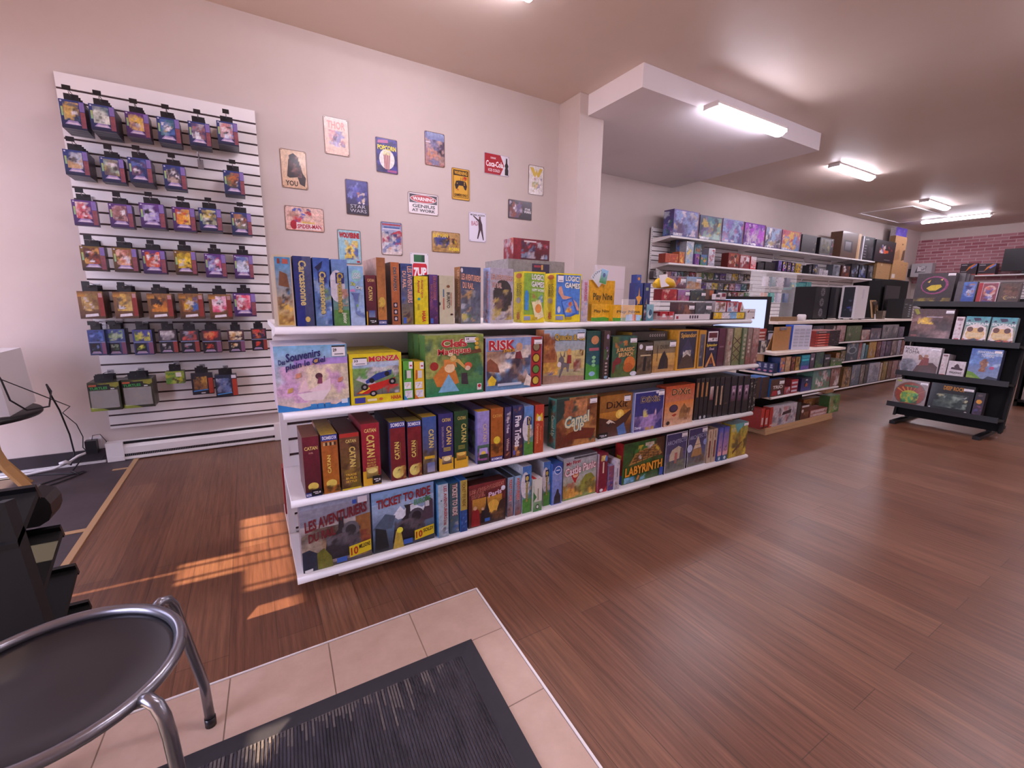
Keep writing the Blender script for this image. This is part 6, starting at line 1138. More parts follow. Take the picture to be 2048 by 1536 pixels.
unit('brown and white game box near the far end of the lower shelf', zm, 2.262, 5.332, 5.531, 0.194, .16, pal(212, ['d8ccc8', '6a4038', 'b09088', '8a5a50'], '7a5a50', '9a7a70', 12), '5a3c34')
zb_ = .0685
unit('first upright red box with a white panel on the wooden base', zb_, 2.26, 4.091, 4.149, 0.201, .2, [g('a83028', 'b83830'), r('d0b8b4', .25, .2, .75, .55), r('3a2420', .1, .03, .9, .1)], '8a2420')
unit('second upright red box with a white panel on the wooden base', zb_, 2.26, 4.158, 4.225, 0.183, .2, [g('a83028', 'b83830'), r('d0b8b4', .25, .2, .75, .55), r('3a2420', .1, .03, .9, .1)], '8a2420')
unit('long red and white strategy box lying on its side on the wooden base', zb_, 2.255, 4.225, 4.709, 0.201, .07, [g('b0a8ac', 'b8b0b8'), r('b03a30', 0, 0, .1, 1), n(213, 14, ['8a8088', '6a5a60', 'c8c0c4', 'a04a40', '5a5a70'], .1, .03, 1, .9, .2), p('3a2a30', .45, .48, .78, .54, .8, .72, .48, .64), r('c8b0a8', .04, .06, .3, .14)], 'a83a30', T=[r('a8a4a8')])
unit('dark upright box behind the long strategy box', zb_, 2.262, 4.733, 4.805, 0.189, .14, [g('2a2a28', '3a3834')], '1e1e1c')
unit('brown box with a round badge on the wooden base', zb_, 2.262, 4.810, 4.988, 0.149, .14, [g('4a2a20', '6a3c2a'), e('c8c0b8', .2, .6, .12, .12), r('c8c0c0', .1, .85, .9, .98), n(214, 4, ['8a5a40'], .3, .1, .95, .5, .2)], '3a2018')
unit('orange game box tucked behind on the wooden base', zb_, 2.42, 5.177, 5.568, 0.142, .06, pal(215, ['c08a50', '8a4a28', 'e0c8a0', 'a83a28'], '8a5028', 'b0783a', 11), '6a3a20')
unit('flat red and white stack of card boxes on the wooden base', zb_, 2.262, 4.998, 5.366, 0.075, .12, [g('8a4a40', 'a86a60'), *[r('c8b0b0', .05, .08 + .24 * k, .95, .2 + .24 * k, .4) for k in range(4)], n(216, 5, ['b04a38', '5a6a3a'], 0, 0, 1, 1, .2)], '7a3c34')
unit('navy box with pale round print near the end of the wooden base', zb_, 2.4, 5.547, 5.696, 0.155, .08, [g('2a2e4a', '34385a'), e('6a8aa0', .5, .3, .3, .14), n(217, 4, ['a0a0b0', '8a5a58'], .1, .5, .9, .9, .2)], '22263e', T=[r('8a3a34')])
unit('leafy green box at the far end of the wooden base', zb_, 2.262, 5.388, 5.624, 0.191, .1, pal(218, ['7aa048', '4a6a38', 'b8b0a0', '8a7a5a'], '4a7034', '6a8a50'), '3a5a2a')
zw = .7925
o = empty('clipboard', (4.487, 2.36, zw), 'brown clipboard standing upright at the front of the white worktop', 'clipboard')
s = MB(); a_, b_, h_ = 4.402, 4.700, 0.231; w_ = (b_ - a_) * .5
s.box(-w_, w_, .01, .014, .0, h_, 'a87844', 'print', .1); s.art((-w_, .01, 0), (2 * w_, 0, 0), (0, 0, h_), [r('9a6c3c', .2, .78, .8, .81, .2)]); s.build('board', o)
s = MB(); s.box(-w_ * .4, w_ * .4, .002, .01, h_ - .03, h_ - .005, m='wire'); s.build('clip', o)
s = MB(); s.obox((0, .05, h_ * .45), (w_ * .8, 0, 0), (0, .03, -h_ * .45), (0, .003, .002), 'carton'); s.build('prop', o)
o = carton('ring_binder', 'white sheet holder with a blue spine on the white worktop', 'binder', .24, .09, .245, (4.771, 2.33, zw), [r('c8c8d8'), *[r('a8a8b8', .08 + .3 * (k % 3), .12 + .13 * (k // 3), .32 + .3 * (k % 3), .2 + .13 * (k // 3)) for k in range(18)]], '2a58c0', rz=R(-14))
for k in range(6):
    unit('red topped game box, %s in the flat stack on the white worktop' % ('lowest', 'second from the bottom', 'third from the bottom', 'fourth from the bottom', 'fifth from the bottom', 'topmost')[k], zw + .0285 * k, 2.40, 5.203, 5.732, .0275, .2, [r('3a3034'), r('a83428' if k < 5 else '5a5054', .0, .1, .55, .9, .2), r('d8a090', .1, .4, .4, .6), n(220 + k, 5, ['8a8488', 'c8c0c4', '5a4a48'], .6, .1, 1, .9, .2)], '8a3028')
unit('small red and white carton pile at the near end of the white worktop', zw, 2.5, 4.294, 4.441, 0.206, .1, [g('3a2a28', 'a83a30'), *[r('d0b8b4', .15, .3 + .16 * k, .85, .38 + .16 * k) for k in range(4)], r('c8b8a0', .3, .05, .9, .26, .4)], '8a3028')
unit('black and white patterned box in front of the carton pile', zw, 2.33, 4.072, 4.162, 0.110, .06, [r('c8c0b4'), n(230, 8, ['2a2428', '8a7a68'], .03, .03, .97, .97, .24)], '2a2428')
unit('black tissue-like box on the white worktop behind the clipboard', zw, 2.6, 4.606, 4.868, 0.163, .1, [r('26242a'), r('c8c4cc', .2, .5, .8, .9, .2)], '201e24')
o = empty('monitor', (4.36, 2.74, zw), 'black monitor with a bright pale blue screen on the white worktop', 'monitor', None, R(-52))
s = MB(); s.box(-.262, .262, 0, .035, .13, .52, m='dark'); s.build('bezel', o)
s = MB(); s.box(-.246, .222, -.0015, 0, .205, .49, m='screen'); s.build('screen', o)
s = MB(); sc = [r('5a6aa0', .5, .62, .56, .68), p('4a5890', .42, .6, .46, .66, .5, .6), p('4a5890', .56, .6, .6, .66, .64, .6), r('8a96c0', .44, .53, .62, .55)]; s.art((-.246, -.0016, .205), (.468, 0, 0), (0, 0, .285), sc); s.art((-.03, -.0003, .15), (.06, 0, 0), (0, 0, .025), [r('b8b4b8')]); s.build('desktop_emblem', o)
s = MB(); s.box(-.03, .03, .036, .06, .01, .3, m='dark'); s.box(-.12, .12, -.06, .12, .0005, .012, m='dark'); s.build('stand', o)
s = MB(); s.box(-.016, .016, -.001, .012, -.008, .008, 'e0b028', 'print'); tag(s.build('price_ticket', loc=(3.243, 1.93, .98)), 'small yellow ticket beneath the pillar end of the top shelf', 'ticket')

# ---------------------------------------------------------------- shop counter with book-like games below
def counter():
    o = empty('counter_shelving', (5.5, 3.0, 0), 'long dark counter unit with white shelf edges full of tall games', 'shelving')
    w = 4.3
    s = MB(); s.box(0, w + .02, -.03, .95, 1.0, 1.03, m='cream'); s.build('worktop', o)
    for z in (.725, .436, .04):
        s = MB(); s.box(0, w, .0, .40, z - .02, z - .002, m='black'); sh_ = s.build('shelf', o)
        s = MB(); s.tube([(0, .0, z - .012), (w, .0, z - .012)], .012, 'white', 10); s.build('price_rail', sh_)
    s = MB(); s.box(0, w, .42, .44, .0, 1.0, m='blackmatte'); s.build('back_panel', o)
    for x in (0, w - .02):
        s = MB(); s.box(x, x + .02, .03, .418, .002, .999, m='blackmatte'); s.build('side_panel', o)
counter()
SH = ('top', 'middle', 'lowest')
ROWS3 = [
 (.7255, 0, [('dark slate box', 1622, 1644, 652, '34343c', '50505a'), ('near black box', 1645, 1668, 651, '24242a', '3a3034'), ('pink and white box', 1669, 1688, 651, '8a5a58', 'b89a98'), ('moss green box', 1690, 1720, 652, '4a5a38', '5a6a48'), ('red and cream box', 1721, 1738, 660, '7a3a34', 'c0a8a0'), ('dusty blue box', 1739, 1760, 657, '4a5064', '6a5a60'), ('big grey wrapped box', 1762, 1794, 650, '4a4a50', '8a8688'), ('violet grey spine', 1795, 1806, 654, '50485a', '7a7080')]),
 (.4365, 1, [('ochre and brown spine', 1670, 1678, 706, '8a5a34', 'a87848'), ('olive box', 1679, 1689, 702, '5a5a3a', '7a6a48'), ('slate blue box with a pale ring', 1690, 1713, 684, '44525c', '6a7a84'), ('white and red spine', 1714, 1720, 685, 'b0a0a0', '8a3a38'), ('light teal spine', 1721, 1727, 687, '6a9098', '9ab0b4'), ('deep teal spine', 1728, 1733, 690, '2a5a68', '4a7a80'), ('golden spine', 1734, 1749, 684, '9a7430', 'b08a48'), ('maroon spine', 1750, 1758, 683, '5a3034', '7a4a4c'), ('mauve spine', 1759, 1768, 682, '5a4a60', '7a6a7c'), ('dark violet spine', 1769, 1779, 682, '3a3048', '5a4c68'), ('brown grey spine', 1780, 1791, 681, '5a4c4a', '7a6c6a'), ('pale silver spine', 1792, 1799, 680, '8a8490', 'a8a0ac'), ('rust spine', 1800, 1806, 680, '6a4038', '8a5a50')]),
 (.0405, 2, [('tan spine with black print', 1682, 1698, 736, 'b0885c', '3a2c28'), ('steel blue thick spine', 1699, 1716, 731, '5a6470', '7a8490'), ('grey brown spine', 1717, 1725, 730, '6a6058', '8a8078'), ('charcoal spine', 1726, 1732, 729, '3a3838', '5a5654'), ('wide pale grey box', 1733, 1755, 727, '8a8c98', 'a4a4b0'), ('cream spine', 1756, 1760, 726, 'b09888', 'c0aa9c'), ('golden brown box', 1761, 1770, 724, '7a6234', '94804c'), ('dark wood toned box', 1771, 1779, 723, '5a4238', '74584c'), ('rosy brown box', 1780, 1791, 722, '7a5a58', '947674'), ('dull mauve box', 1792, 1803, 721, '6a5860', '86727c')])]
X3 = [(6.446, 6.737, 0.237), (6.751, 7.071, 0.239), (7.085, 7.364, 0.233), (7.394, 7.862, 0.221), (7.879, 8.161, 0.154), (8.178, 8.544, 0.170), (8.580, 9.182, 0.217), (9.201, 9.421, 0.175), (7.187, 7.305, 0.131), (7.320, 7.471, 0.154), (7.486, 7.848, 0.278), (7.864, 7.962, 0.257), (7.978, 8.078, 0.238), (8.095, 8.179, 0.210), (8.196, 8.457, 0.253), (8.474, 8.618, 0.251), (8.636, 8.801, 0.253), (8.820, 9.009, 0.247), (9.028, 9.242, 0.248), (9.262, 9.402, 0.248), (9.423, 9.545, 0.243), (7.488, 7.738, 0.291), (7.754, 8.031, 0.312), (8.048, 8.183, 0.301), (8.200, 8.303, 0.300), (8.320, 8.713, 0.308), (8.731, 8.805, 0.291), (8.824, 8.994, 0.302), (9.013, 9.167, 0.299), (9.187, 9.406, 0.298), (9.426, 9.652, 0.292)]
k3 = 0
for z, si, items in ROWS3:
    for i, (nm, xl, xr, yt, c1, c2) in enumerate(items):
        x0, x1, h = X3[k3]; k3 += 1
        prev = items[i - 1][0] if i else 'end panel'
        h = min(h, .268 if si < 2 else .37)
        carton('game_box', '%s, %s shelf under the counter, after the %s' % (nm, SH[si], prev.split(' with')[0]), 'box', x1 - x0 - .004, .26, h, ((x0 + x1) / 2, 3.02, z),
               [g(c1, c2), n(300 + k3, 10, [c1, c2, dark(c2, 1.25), dark(c1, .6), 'a89c98'], .05, .03, .95, .97, .22)] + ([e('9aa4ac', .5, .55, .38, .2, .5), e(c1, .5, .55, .28, .15)] if 'ring' in nm else []), dark(c1, .7), group='tall games under the counter')
# things on the counter
zc = 1.0305
def tower(label, x0, x1, h, y, d, front, side, white=False):
    w = x1 - x0 - .01
    o = empty('computer_case', ((x0 + x1) / 2, y, zc), label, 'computer')
    m = 'whiteplastic' if white else 'dark'
    s = MB(); s.box(-w / 2, w / 2, .006, d, .015, h, m=m); s.build('body', o)
    s = MB(); s.box(-w / 2, w / 2, 0, .006, .015, h, m=m); fp = s.build('front_panel', o)
    s = MB()
    for sx in (-1, 1):
        for yy in (.03, d - .05): s.box(sx * w * .4 - .012, sx * w * .4 + .012, yy, yy + .03, 0, .015, m='black')
    s.build('feet', o)
    if front == 'fans':
        for k in range(3):
            s = MB(); cz = .1 + .145 * k
            for j in range(9):
                an = 6.283 * j / 9
                c0 = Vector((.012 * math.cos(an), -.002, cz + .012 * math.sin(an)))
                s.face([tuple(c0), (.058 * math.cos(an), -.002, cz + .058 * math.sin(an)), (.056 * math.cos(an + .5), -.002, cz + .056 * math.sin(an + .5))], '7a767c', 'print')
                s.face([(.058 * math.cos(an), -.001, cz + .058 * math.sin(an)), (.062 * math.cos(an), -.001, cz + .062 * math.sin(an)), (.062 * math.cos(an + .7), -.001, cz + .062 * math.sin(an + .7)), (.058 * math.cos(an + .7), -.001, cz + .058 * math.sin(an + .7))], '5a565c', 'print')
            s.build('fan', o)
    if white:
        s = MB(); s.art((-w / 2, d - .03, .03), (0, -d + .06, 0), (0, 0, h - .05), [g('24242e', '1a1a20'), n(240, 5, ['4a5ac0', '2a2a34', '5a5a78'], .3, .2, .95, .6, .2)]); s.build('glass_side', o)  # blue glow from inside the case is painted onto the dark glass
        s = MB(); s.box(-.01, .03, -.004, 0, h * .62, h * .9, 'cfc8d0', 'print'); s.build('front_badge', fp)
    return o
tower('black computer case with three grey fans in front, on the counter', 6.978, 7.379, 0.465, 3.3, .34, 'fans', None)
tower('plain black computer case between the fan fronted case and the white one', 7.409, 7.887, 0.469, 3.3, .34, None, None)
tower('white computer case with a dark glass side painted with a blue glow', 7.687, 8.058, 0.494, 3.08, .20, None, None, True)
o = empty('laptop', (8.483, 3.2, zc), 'open grey laptop beside the white computer case', 'laptop')
s = MB(); s.box(-.17, .17, -.02, .2, 0, .015, m='dark'); s.build('keyboard_base', o)
s = MB(); s.obox((0, .22, .14), (.17, 0, 0), (0, .02, .125), (0, .004, -.001), 'dark'); s.art((-.16, .19, .03), (.32, 0, 0), (0, .034, .22), [g('3a363e', '4c4850')]); s.build('lid', o)
o = empty('picture_frame', (9.235, 3.42, zc), 'tan framed picture leaning behind the laptop', 'frame')
s = MB(); s.obox((0, 0, .15), (.1, 0, .0), (.0, .03, .15), (0, .008, -.001), 'pine'); s.art((-.085, -.039, .02), (.17, 0, 0), (0, .05, .26), [g('3a2a24', '4a3a30'), n(241, 5, ['8a6a48', 'b08a60'], .1, .2, .9, .8, .2)], 'print', .012); s.build('frame_and_picture', o)
s = MB(); x0, x1, h = 9.376, 10.375, 0.633
s.box(0, x1 - x0, 0, .02, 0, h, m='blackmatte'); s.box(0, .02, .02, .18, 0, h, m='blackmatte'); s.box(x1 - x0 - .02, x1 - x0, .02, .18, 0, h, m='blackmatte'); s.box(.02, x1 - x0 - .02, .02, .18, h - .02, h, m='blackmatte')
tag(s.build('black_cabinet', loc=(x0, 3.42, zc)), 'black upright cabinet standing at the back of the counter', 'cabinet')
s = MB(); x0, x1, h = 9.423, 9.996, 0.550
s.box(0, x1 - x0, 0, .02, 0.02, h, m='dark'); s.box((x1 - x0) / 2 - .06, (x1 - x0) / 2 + .06, -.03, .05, 0, .018, m='dark')
tag(s.build('dark_monitor', loc=(x0, 3.36, zc)), 'dark switched-off screen in front of the black cabinet', 'monitor')
carton('computer_box', 'black carton with rows of small white print at the counter end', 'box', .36, .22, .33, (9.594, 3.08, zc), [g('141416', '1e1e22'), *[r('a0b0b4', .62, .1 + .11 * k, .85, .15 + .11 * k) for k in range(6)], r('8a9498', .1, .7, .4, .74), r('7a8488', .1, .55, .25, .58)], '121214')
o = carton('gadget', 'small tan gadget box in front of the dark screen', 'box', .1, .1, .13, (8.712, 3.08, zc), [g('6a5a4c', '8a7866'), r('4a3c34', .2, .2, .8, .4)], '5a4c40')
s = MB(); s.box(-.05, .05, -.03, .03, 0, .003, 'd0c8d0', 'print'); tag(s.build('paper', loc=(7.774, 3.0, zc)), 'white paper slip lying at the counter edge before the white case', 'paper')
s = MB(); s.obox((0, 0, .041), (.02, 0, 0), (0, .006, .04), (0, .001, 0), 'whiteplastic'); tag(s.build('paper', loc=(8.372, 3.07, zc)), 'little white card standing near the laptop', 'paper')
unit('brown carton lying flat at the near end of the counter', zc, 3.05, 5.640, 6.080, 0.055, .1, [r('8a6a48', a=.3)], '7a5c40', name='carton_box')
s = MB(); x0, x1 = 6.119, 6.279; s.lathe([(.0001, 0), (.05, 0), (.052, .07), (.04, .085), (.0001, .085)], m='whiteplastic', seg=20); tag(s.build('paper_roll', loc=((x0 + x1) / 2, 3.06, zc)), 'short white roll standing next to the fan fronted case', 'roll')
o = empty('shelf_organizer', (7.386, 3.66, zc), 'dark cubby behind the counter holding a pile of tan packs', 'organizer')
x0, x1, h = 7.129, 7.702, 0.425; w_ = x1 - x0; s = MB(); s.box(-w_ / 2, w_ / 2, .16, .18, 0, h, m='blackmatte'); s.box(-w_ / 2, -w_ / 2 + .02, 0, .16, 0, h, m='blackmatte'); s.box(w_ / 2 - .02, w_ / 2, 0, .16, 0, h, m='blackmatte'); s.box(-w_ / 2 + .02, w_ / 2 - .02, 0, .16, h - .02, h, m='blackmatte'); s.build('casing', o)
s = MB(); s.box(-w_ / 2 + .02, w_ / 2 - .02, -.01, .159, h * .4, h * .4 + .02, m='white'); s.build('shelf', o)
rg = random.Random(5)
for k in range(9):
    carton('snack_pack', ('tan pack', 'cream pack', 'brown pack')[k % 3] + ' in the %s of the pile inside the dark cubby' % ('lower layer', 'middle layer', 'top layer')[k // 3], 'pack', .085, .08, .045, (7.386 - .09 + .09 * (k % 3), 3.665, zc + h * .4 + .0205 + .046 * (k // 3)), [r(('b88a5c', 'd8b898', '9a6a44')[k % 3], a=.3)], ('a87c50', 'c8a888', '8a5c3a')[k % 3], group='packs in the dark cubby')
for k, (xl, xr, yt, lb) in enumerate(((1583, 1612, 559, 'long teal box on top of the dark cubby'), (1613, 1632, 556, 'short teal box at the end of the dark cubby top'))):
    a_ = (((7.054, 7.454)), ((7.469, 7.618)))[k]
    carton('teal_box', lb, 'box', a_[1] - a_[0] - .005, .12, (.105, .13)[k], ((a_[0] + a_[1]) / 2, 3.68, zc + h + .001), [g('3a8a88', '5aa8a4'), r('d8c840' if k == 0 else '8ac0b8', .03, .2, .16, .7), n(250 + k, 4, ['2a7a80', '7ac0bc'], .2, .1, .95, .9, .2)], '2a7074')
o = empty('acrylic_stand', (5.888, 3.2, zc), 'tall clear acrylic display stand with packets, behind the monitor', 'display stand')
x0, x1, h = 5.587, 6.289, 0.617; w_ = (x1 - x0) * .5
s = MB(); s.box(-w_, w_, .2, .203, 0, h, m='clear'); s.box(-w_, -w_ + .003, 0, .2, 0, h, m='clear'); s.box(w_ - .003, w_, 0, .2, 0, h, m='clear'); s.build('acrylic_body', o)
for k in range(3):
    s = MB(); s.box(-w_ + .004, w_ - .004, 0, .199, .03 + h * .32 * k, .034 + h * .32 * k, m='clear'); s.build('acrylic_shelf', o)
for k, (c1, c2, lb) in enumerate((('d08a70', 'e0c0b0', 'salmon packet'), ('4aa098', '8ac8c0', 'teal packet'), ('c8c8d8', 'e4e0ea', 'white packet'), ('5a6a8a', '9aa0b8', 'blue grey packet'), ('d8d0d8', 'e8e4ea', 'silver packet'), ('8a9aa0', 'c0ccd0', 'pale packet'), ('c8c0c8', 'dcd8e0', 'cream packet'), ('6a6a78', 'a0a0b0', 'grey packet'))):
    q = k % 4; lv = 1 + k // 4
    carton('packet', '%s on the %s clear shelf of the acrylic stand' % (lb, ('middle', 'upper')[lv - 1]), 'packet', .09, .03, .12, (5.888 - w_ + .1 + q * (2 * w_ - .2) / 3, 3.25, zc + .0345 + h * .32 * lv), [g(c1, c2)], c1, group='packets in the acrylic stand')

# ---------------------------------------------------------------- wall shelving behind the counter
WX0, WX1, WY = 5.88, 13.15, 5.0
Z1, Z2W = 2.292, 1.875
def wall_shelving():
    o = empty('wall_shelving', (WX0, 5.44, 0), 'long white slotted wall shelving with two visible levels behind the counter', 'shelving')
    w = WX1 - WX0; nsec = 6
    slat_board(0, w, .9, 2.46, -.03, 2.40, parent=o, name='slat_back')
    for k in range(nsec + 1):
        s = MB(); x = w * k / nsec; s.box(x - .016, x + .016, -.055, -.0385, .9, 2.47, m='white')
        for q in range(44): s.box(x - .004, x + .004, -.0565, -.055, .95 + q * .034, .965 + q * .034, m='dark')
        s.build('slotted_upright', o)
    for z in (Z1, Z2W):
        for k in range(nsec):
            xa, xb = w * k / nsec + .003, w * (k + 1) / nsec - .003
            s = MB(); s.box(xa, xb, WY - 5.44 + .004, -.056, z - .014, z, m='white'); s.box(xa, xb, WY - 5.44, WY - 5.44 + .004, z - .028, z + .001, m='white'); s.build('shelf', o)
            for x in (xa, xb - .003):
                s = MB(); q = [(-.056, z - .0145), (-.056, z - .08), (-.2, z - .065), (WY - 5.44 + .006, z - .028), (WY - 5.44 + .006, z - .0145)]
                s.face([(x, a, c) for a, c in q], m='white'); s.face([(x + .003, a, c) for a, c in q[::-1]], m='white')
                for kk in range(5):
                    (a, c), (a2, c2) = q[kk], q[(kk + 1) % 5]; s.face([(x, a2, c2), (x, a, c), (x + .003, a, c), (x + .003, a2, c2)], m='white')
                s.build('shelf_bracket', o)
    s = MB(); s.box(0, w, -.5, -.03, .0, .9, m='cream'); s.build('base_cabinet', o)
wall_shelving()
WS = sh(Z1 + .0015)
FAN = [(['6a5a90', 'c8a880', '8a9ad0', '5a3a68', 'd8c8d8'], '4a5a98', '7a6ab0', 'violet and blue fantasy card box with pale creatures'), (['3a7a88', '6a5a90', 'd0b040', '2a3a5a', '8ab0a0'], '1c2434', '3a4468', 'dark teal fantasy card box with a yellow spark'),
       (['7a6ab0', 'b05a90', '9ab0d0', '4a4a88', '8a9ac8'], '4a5890', '8a90b8', 'steel violet fantasy card box with a soaring shape'), (['a03ab0', 'd8c0e0', '5a2a70', 'c8b0c8', '7a4aa0'], '6a4a98', '6a2a90', 'magenta fantasy card box'),
       (['d8d0c8', '6a5a78', 'b09a70', '8aa0c0', '3a3040'], '5a4a70', '9a90a8', 'pale crowded fantasy card box'), (['c85a3a', 'd8a848', 'e0d0c0', '4a88c8', 'b03a58'], '5a8ac0', 'b84a50', 'red and sky blue fantasy card box')]
for k, m_ in enumerate([(5.005, 5.925, 6.545, 0.405), (5.005, 6.564, 7.160, 0.383), (5.005, 7.174, 7.791, 0.390), (5.005, 7.806, 8.461, 0.386), (5.005, 8.477, 9.021, 0.371), (5.005, 9.039, 9.716, 0.367)]):
    cs, lo, hi, lb = FAN[k]
    WS('%s on the upper wall shelf' % lb, *m_, .20, [g(lo, hi), n(400 + k, 22, cs, .02, .04, .98, .96, .24), n(420 + k, 6, ['e0dce4', 'd0c8d8'], .02, .02, .6, .12, .1), r('6a2a38', .955, 0, 1, 1, .3)], '3a3050', L=[g('3a4a88', '4a3a70'), n(430, 8, ['6a8ac8', '8a6ab0', 'c8d0e0', '3a6a58'], 0, .05, 1, .95, .3)], copies=None, name='fantasy_card_box')
WS('dark green ended fantasy card box behind the first violet one on the upper wall shelf', *(5.218, 6.183, 6.837, 0.414), .17, [g('2a3a38', '3a3a58')], '2a3a34', L=[g('2a3a30', '4a3a68'), n(431, 8, ['6a9a48', '8a5a90', '3a5a48', '9ab060'], 0, .05, 1, .95, .3)], name='fantasy_card_box')
WS('plain dark grey box after the colourful fantasy boxes', *(5.010, 9.774, 10.347, 0.347), .3, [g('3a363a', '4c484c'), n(432, 4, ['8a7a68'], .7, .1, 1, .7, .06)], '302c30')
WS('dark framed box with a misty armoured figure shape', *(4.995, 10.459, 11.034, 0.343), .2, [r('26222a'), g('5a5a50', '8a8a84', .06, .08, .8, .94, .4), n(433, 5, ['3a3838', '6a6040', 'b0a870'], .2, .1, .7, .9, .2), n(434, 5, ['b03a50', 'c8b8c0', '3a2a40'], .82, .05, .99, .95, .1), r('8a8890', .06, .02, .8, .07)], '1e1a20', L=[r('1c181e')])
o = carton('carton_box', 'tall brown carton with a dark screen print on the upper wall shelf', 'box', 0.884, .24, .56, (11.901, 5.03, Z1 + .0015), [r('a4805e', a=.3)], '6a4a38', L=None)
s = MB(); tw = 0.884; s.art((-tw / 2, -.0006, 0), (tw, 0, 0), (0, 0, .56), [r('5a4236', .0, .0, .84, 1, .2), p('2a282c', .16, .26, .62, .22, .56, .66, .12, .68, a=.2), g('4a464c', '8a868c', .2, .3, .5, .62), r('b8946c', .85, 0, .92, 1, .3), r('c8a880', .93, 0, 1, 1, .3)]); s.build('printed_face', o)
WS('black box with small white print lines on the upper wall shelf', *(5.020, 12.439, 13.038, 0.528), .3, [g('1a1a1e', '26262a'), r('c8c4cc', 0, 0, .1, 1), t('palit', 'b0b0b4', .2, .84, .5, .93), *[r('8a8a92', .16, .12 + .12 * k, .36, .15 + .12 * k) for k in range(5)], n(435, 4, ['3a3a42', '5a5a62'], .5, .1, .95, .6, .2)], '141418', L=[r('c0bcc4')])
WS('black box with an orange and blue streak on the upper wall shelf', *(4.990, 13.011, 14.141, 0.504), .3, [g('1c161c', '201a20'), n(436, 6, ['d8d0d0', 'c86a50', '3a5ab0', '8a3040'], .2, .4, .55, .8, .14), p('d85a28', .44, .42, .66, .44, .66, .56, .46, .54), n(437, 4, ['a01c30'], .6, .5, .9, .8, .1), r('8a8a90', .5, .1, .8, .13)], '16121a')
# big cartons past the end of the wall shelving
CE = []
for lb, m_, y, d, F, sd, z in (
        ('brown flat-pack carton standing at the end, lower one nearer the shelf', (13.336, 14.123, 1.889, 2.294), 5.02, .3, [r('b08a5c', a=.3), r('d0c0a8', .3, .8, .36, .95), e('5a4430', .9, .86, .03, .02), r('8a6a48', .2, .42, .32, .45)], '9a784e', 0),
        ('brown carton with a white shipping label in the lower end pair', (14.152, 15.096, 1.908, 2.364), 5.0, .3, [r('b88f60', a=.3), r('d8d0c8', .05, .08, .25, .3), e('5a4430', .6, .84, .025, .02), e('5a4430', .85, .84, .025, .02)], 'a07c50', 0)):
    x0, x1, z0, z1 = m_
    CE.append((x0, x1, z0, z1))
    carton('carton_box', lb, 'box', x1 - x0 - .01, d, z1 - z0, ((x0 + x1) / 2, y, z0), F, sd)
xa, xb, z0, z1 = CE[0][0], CE[1][1], CE[0][2], CE[0][3]
zlow = min(CE[0][2], CE[1][2])
b = MB(); b.box(WX1 + .02, xb + .1, 4.95, 5.44, 0, zlow - .001, m='blackmatte'); tag(b.build('tall_black_cabinet'), 'tall black cabinet under the brown cartons at the end of the wall shelves', 'cabinet')
ztop = max(CE[0][3], CE[1][3]) + .002
b = MB(); b.box(WX1 + .02, xb + .1, 5.33, 5.44, zlow + .0, ztop + .3, m='pine'); tag(b.build('wooden_board', loc=(0, 0, 0)), 'plain wooden board standing behind the end cartons', 'board')
for lb, m_, y, d, F, sd in (
        ('leaning brown carton on top of the lower end pair', (14.254, 14.945, 2.379, 2.992), 5.06, .12, [r('b89066', a=.3), e('4a3828', .7, .7, .06, .03), p('a07850', .0, 0, .6, .1, .5, .5, 0, .3), p('5a4430', .75, .05, 1, .1, .98, .5, .8, .45)], '8a6a44'),
        ('white and purple computer carton topmost at the shelf end', (14.608, 15.280, 2.702, 3.250), 5.2, .12, [g('5a48b8', '6a5ac8'), e('1e1a30', .6, .7, .1, .06), r('d0c8e0', .2, .1, .6, .45), n(440, 4, ['8a7ad8', 'c8c0e8'], .1, .5, .9, .95, .14)], 'b8b4bc')):
    x0, x1, z0, z1 = m_
    carton('carton_box', lb, 'box', x1 - x0, d, z1 - ztop, ((x0 + x1) / 2, y, ztop), F, sd)
W2 = sh(Z2W + .0015)
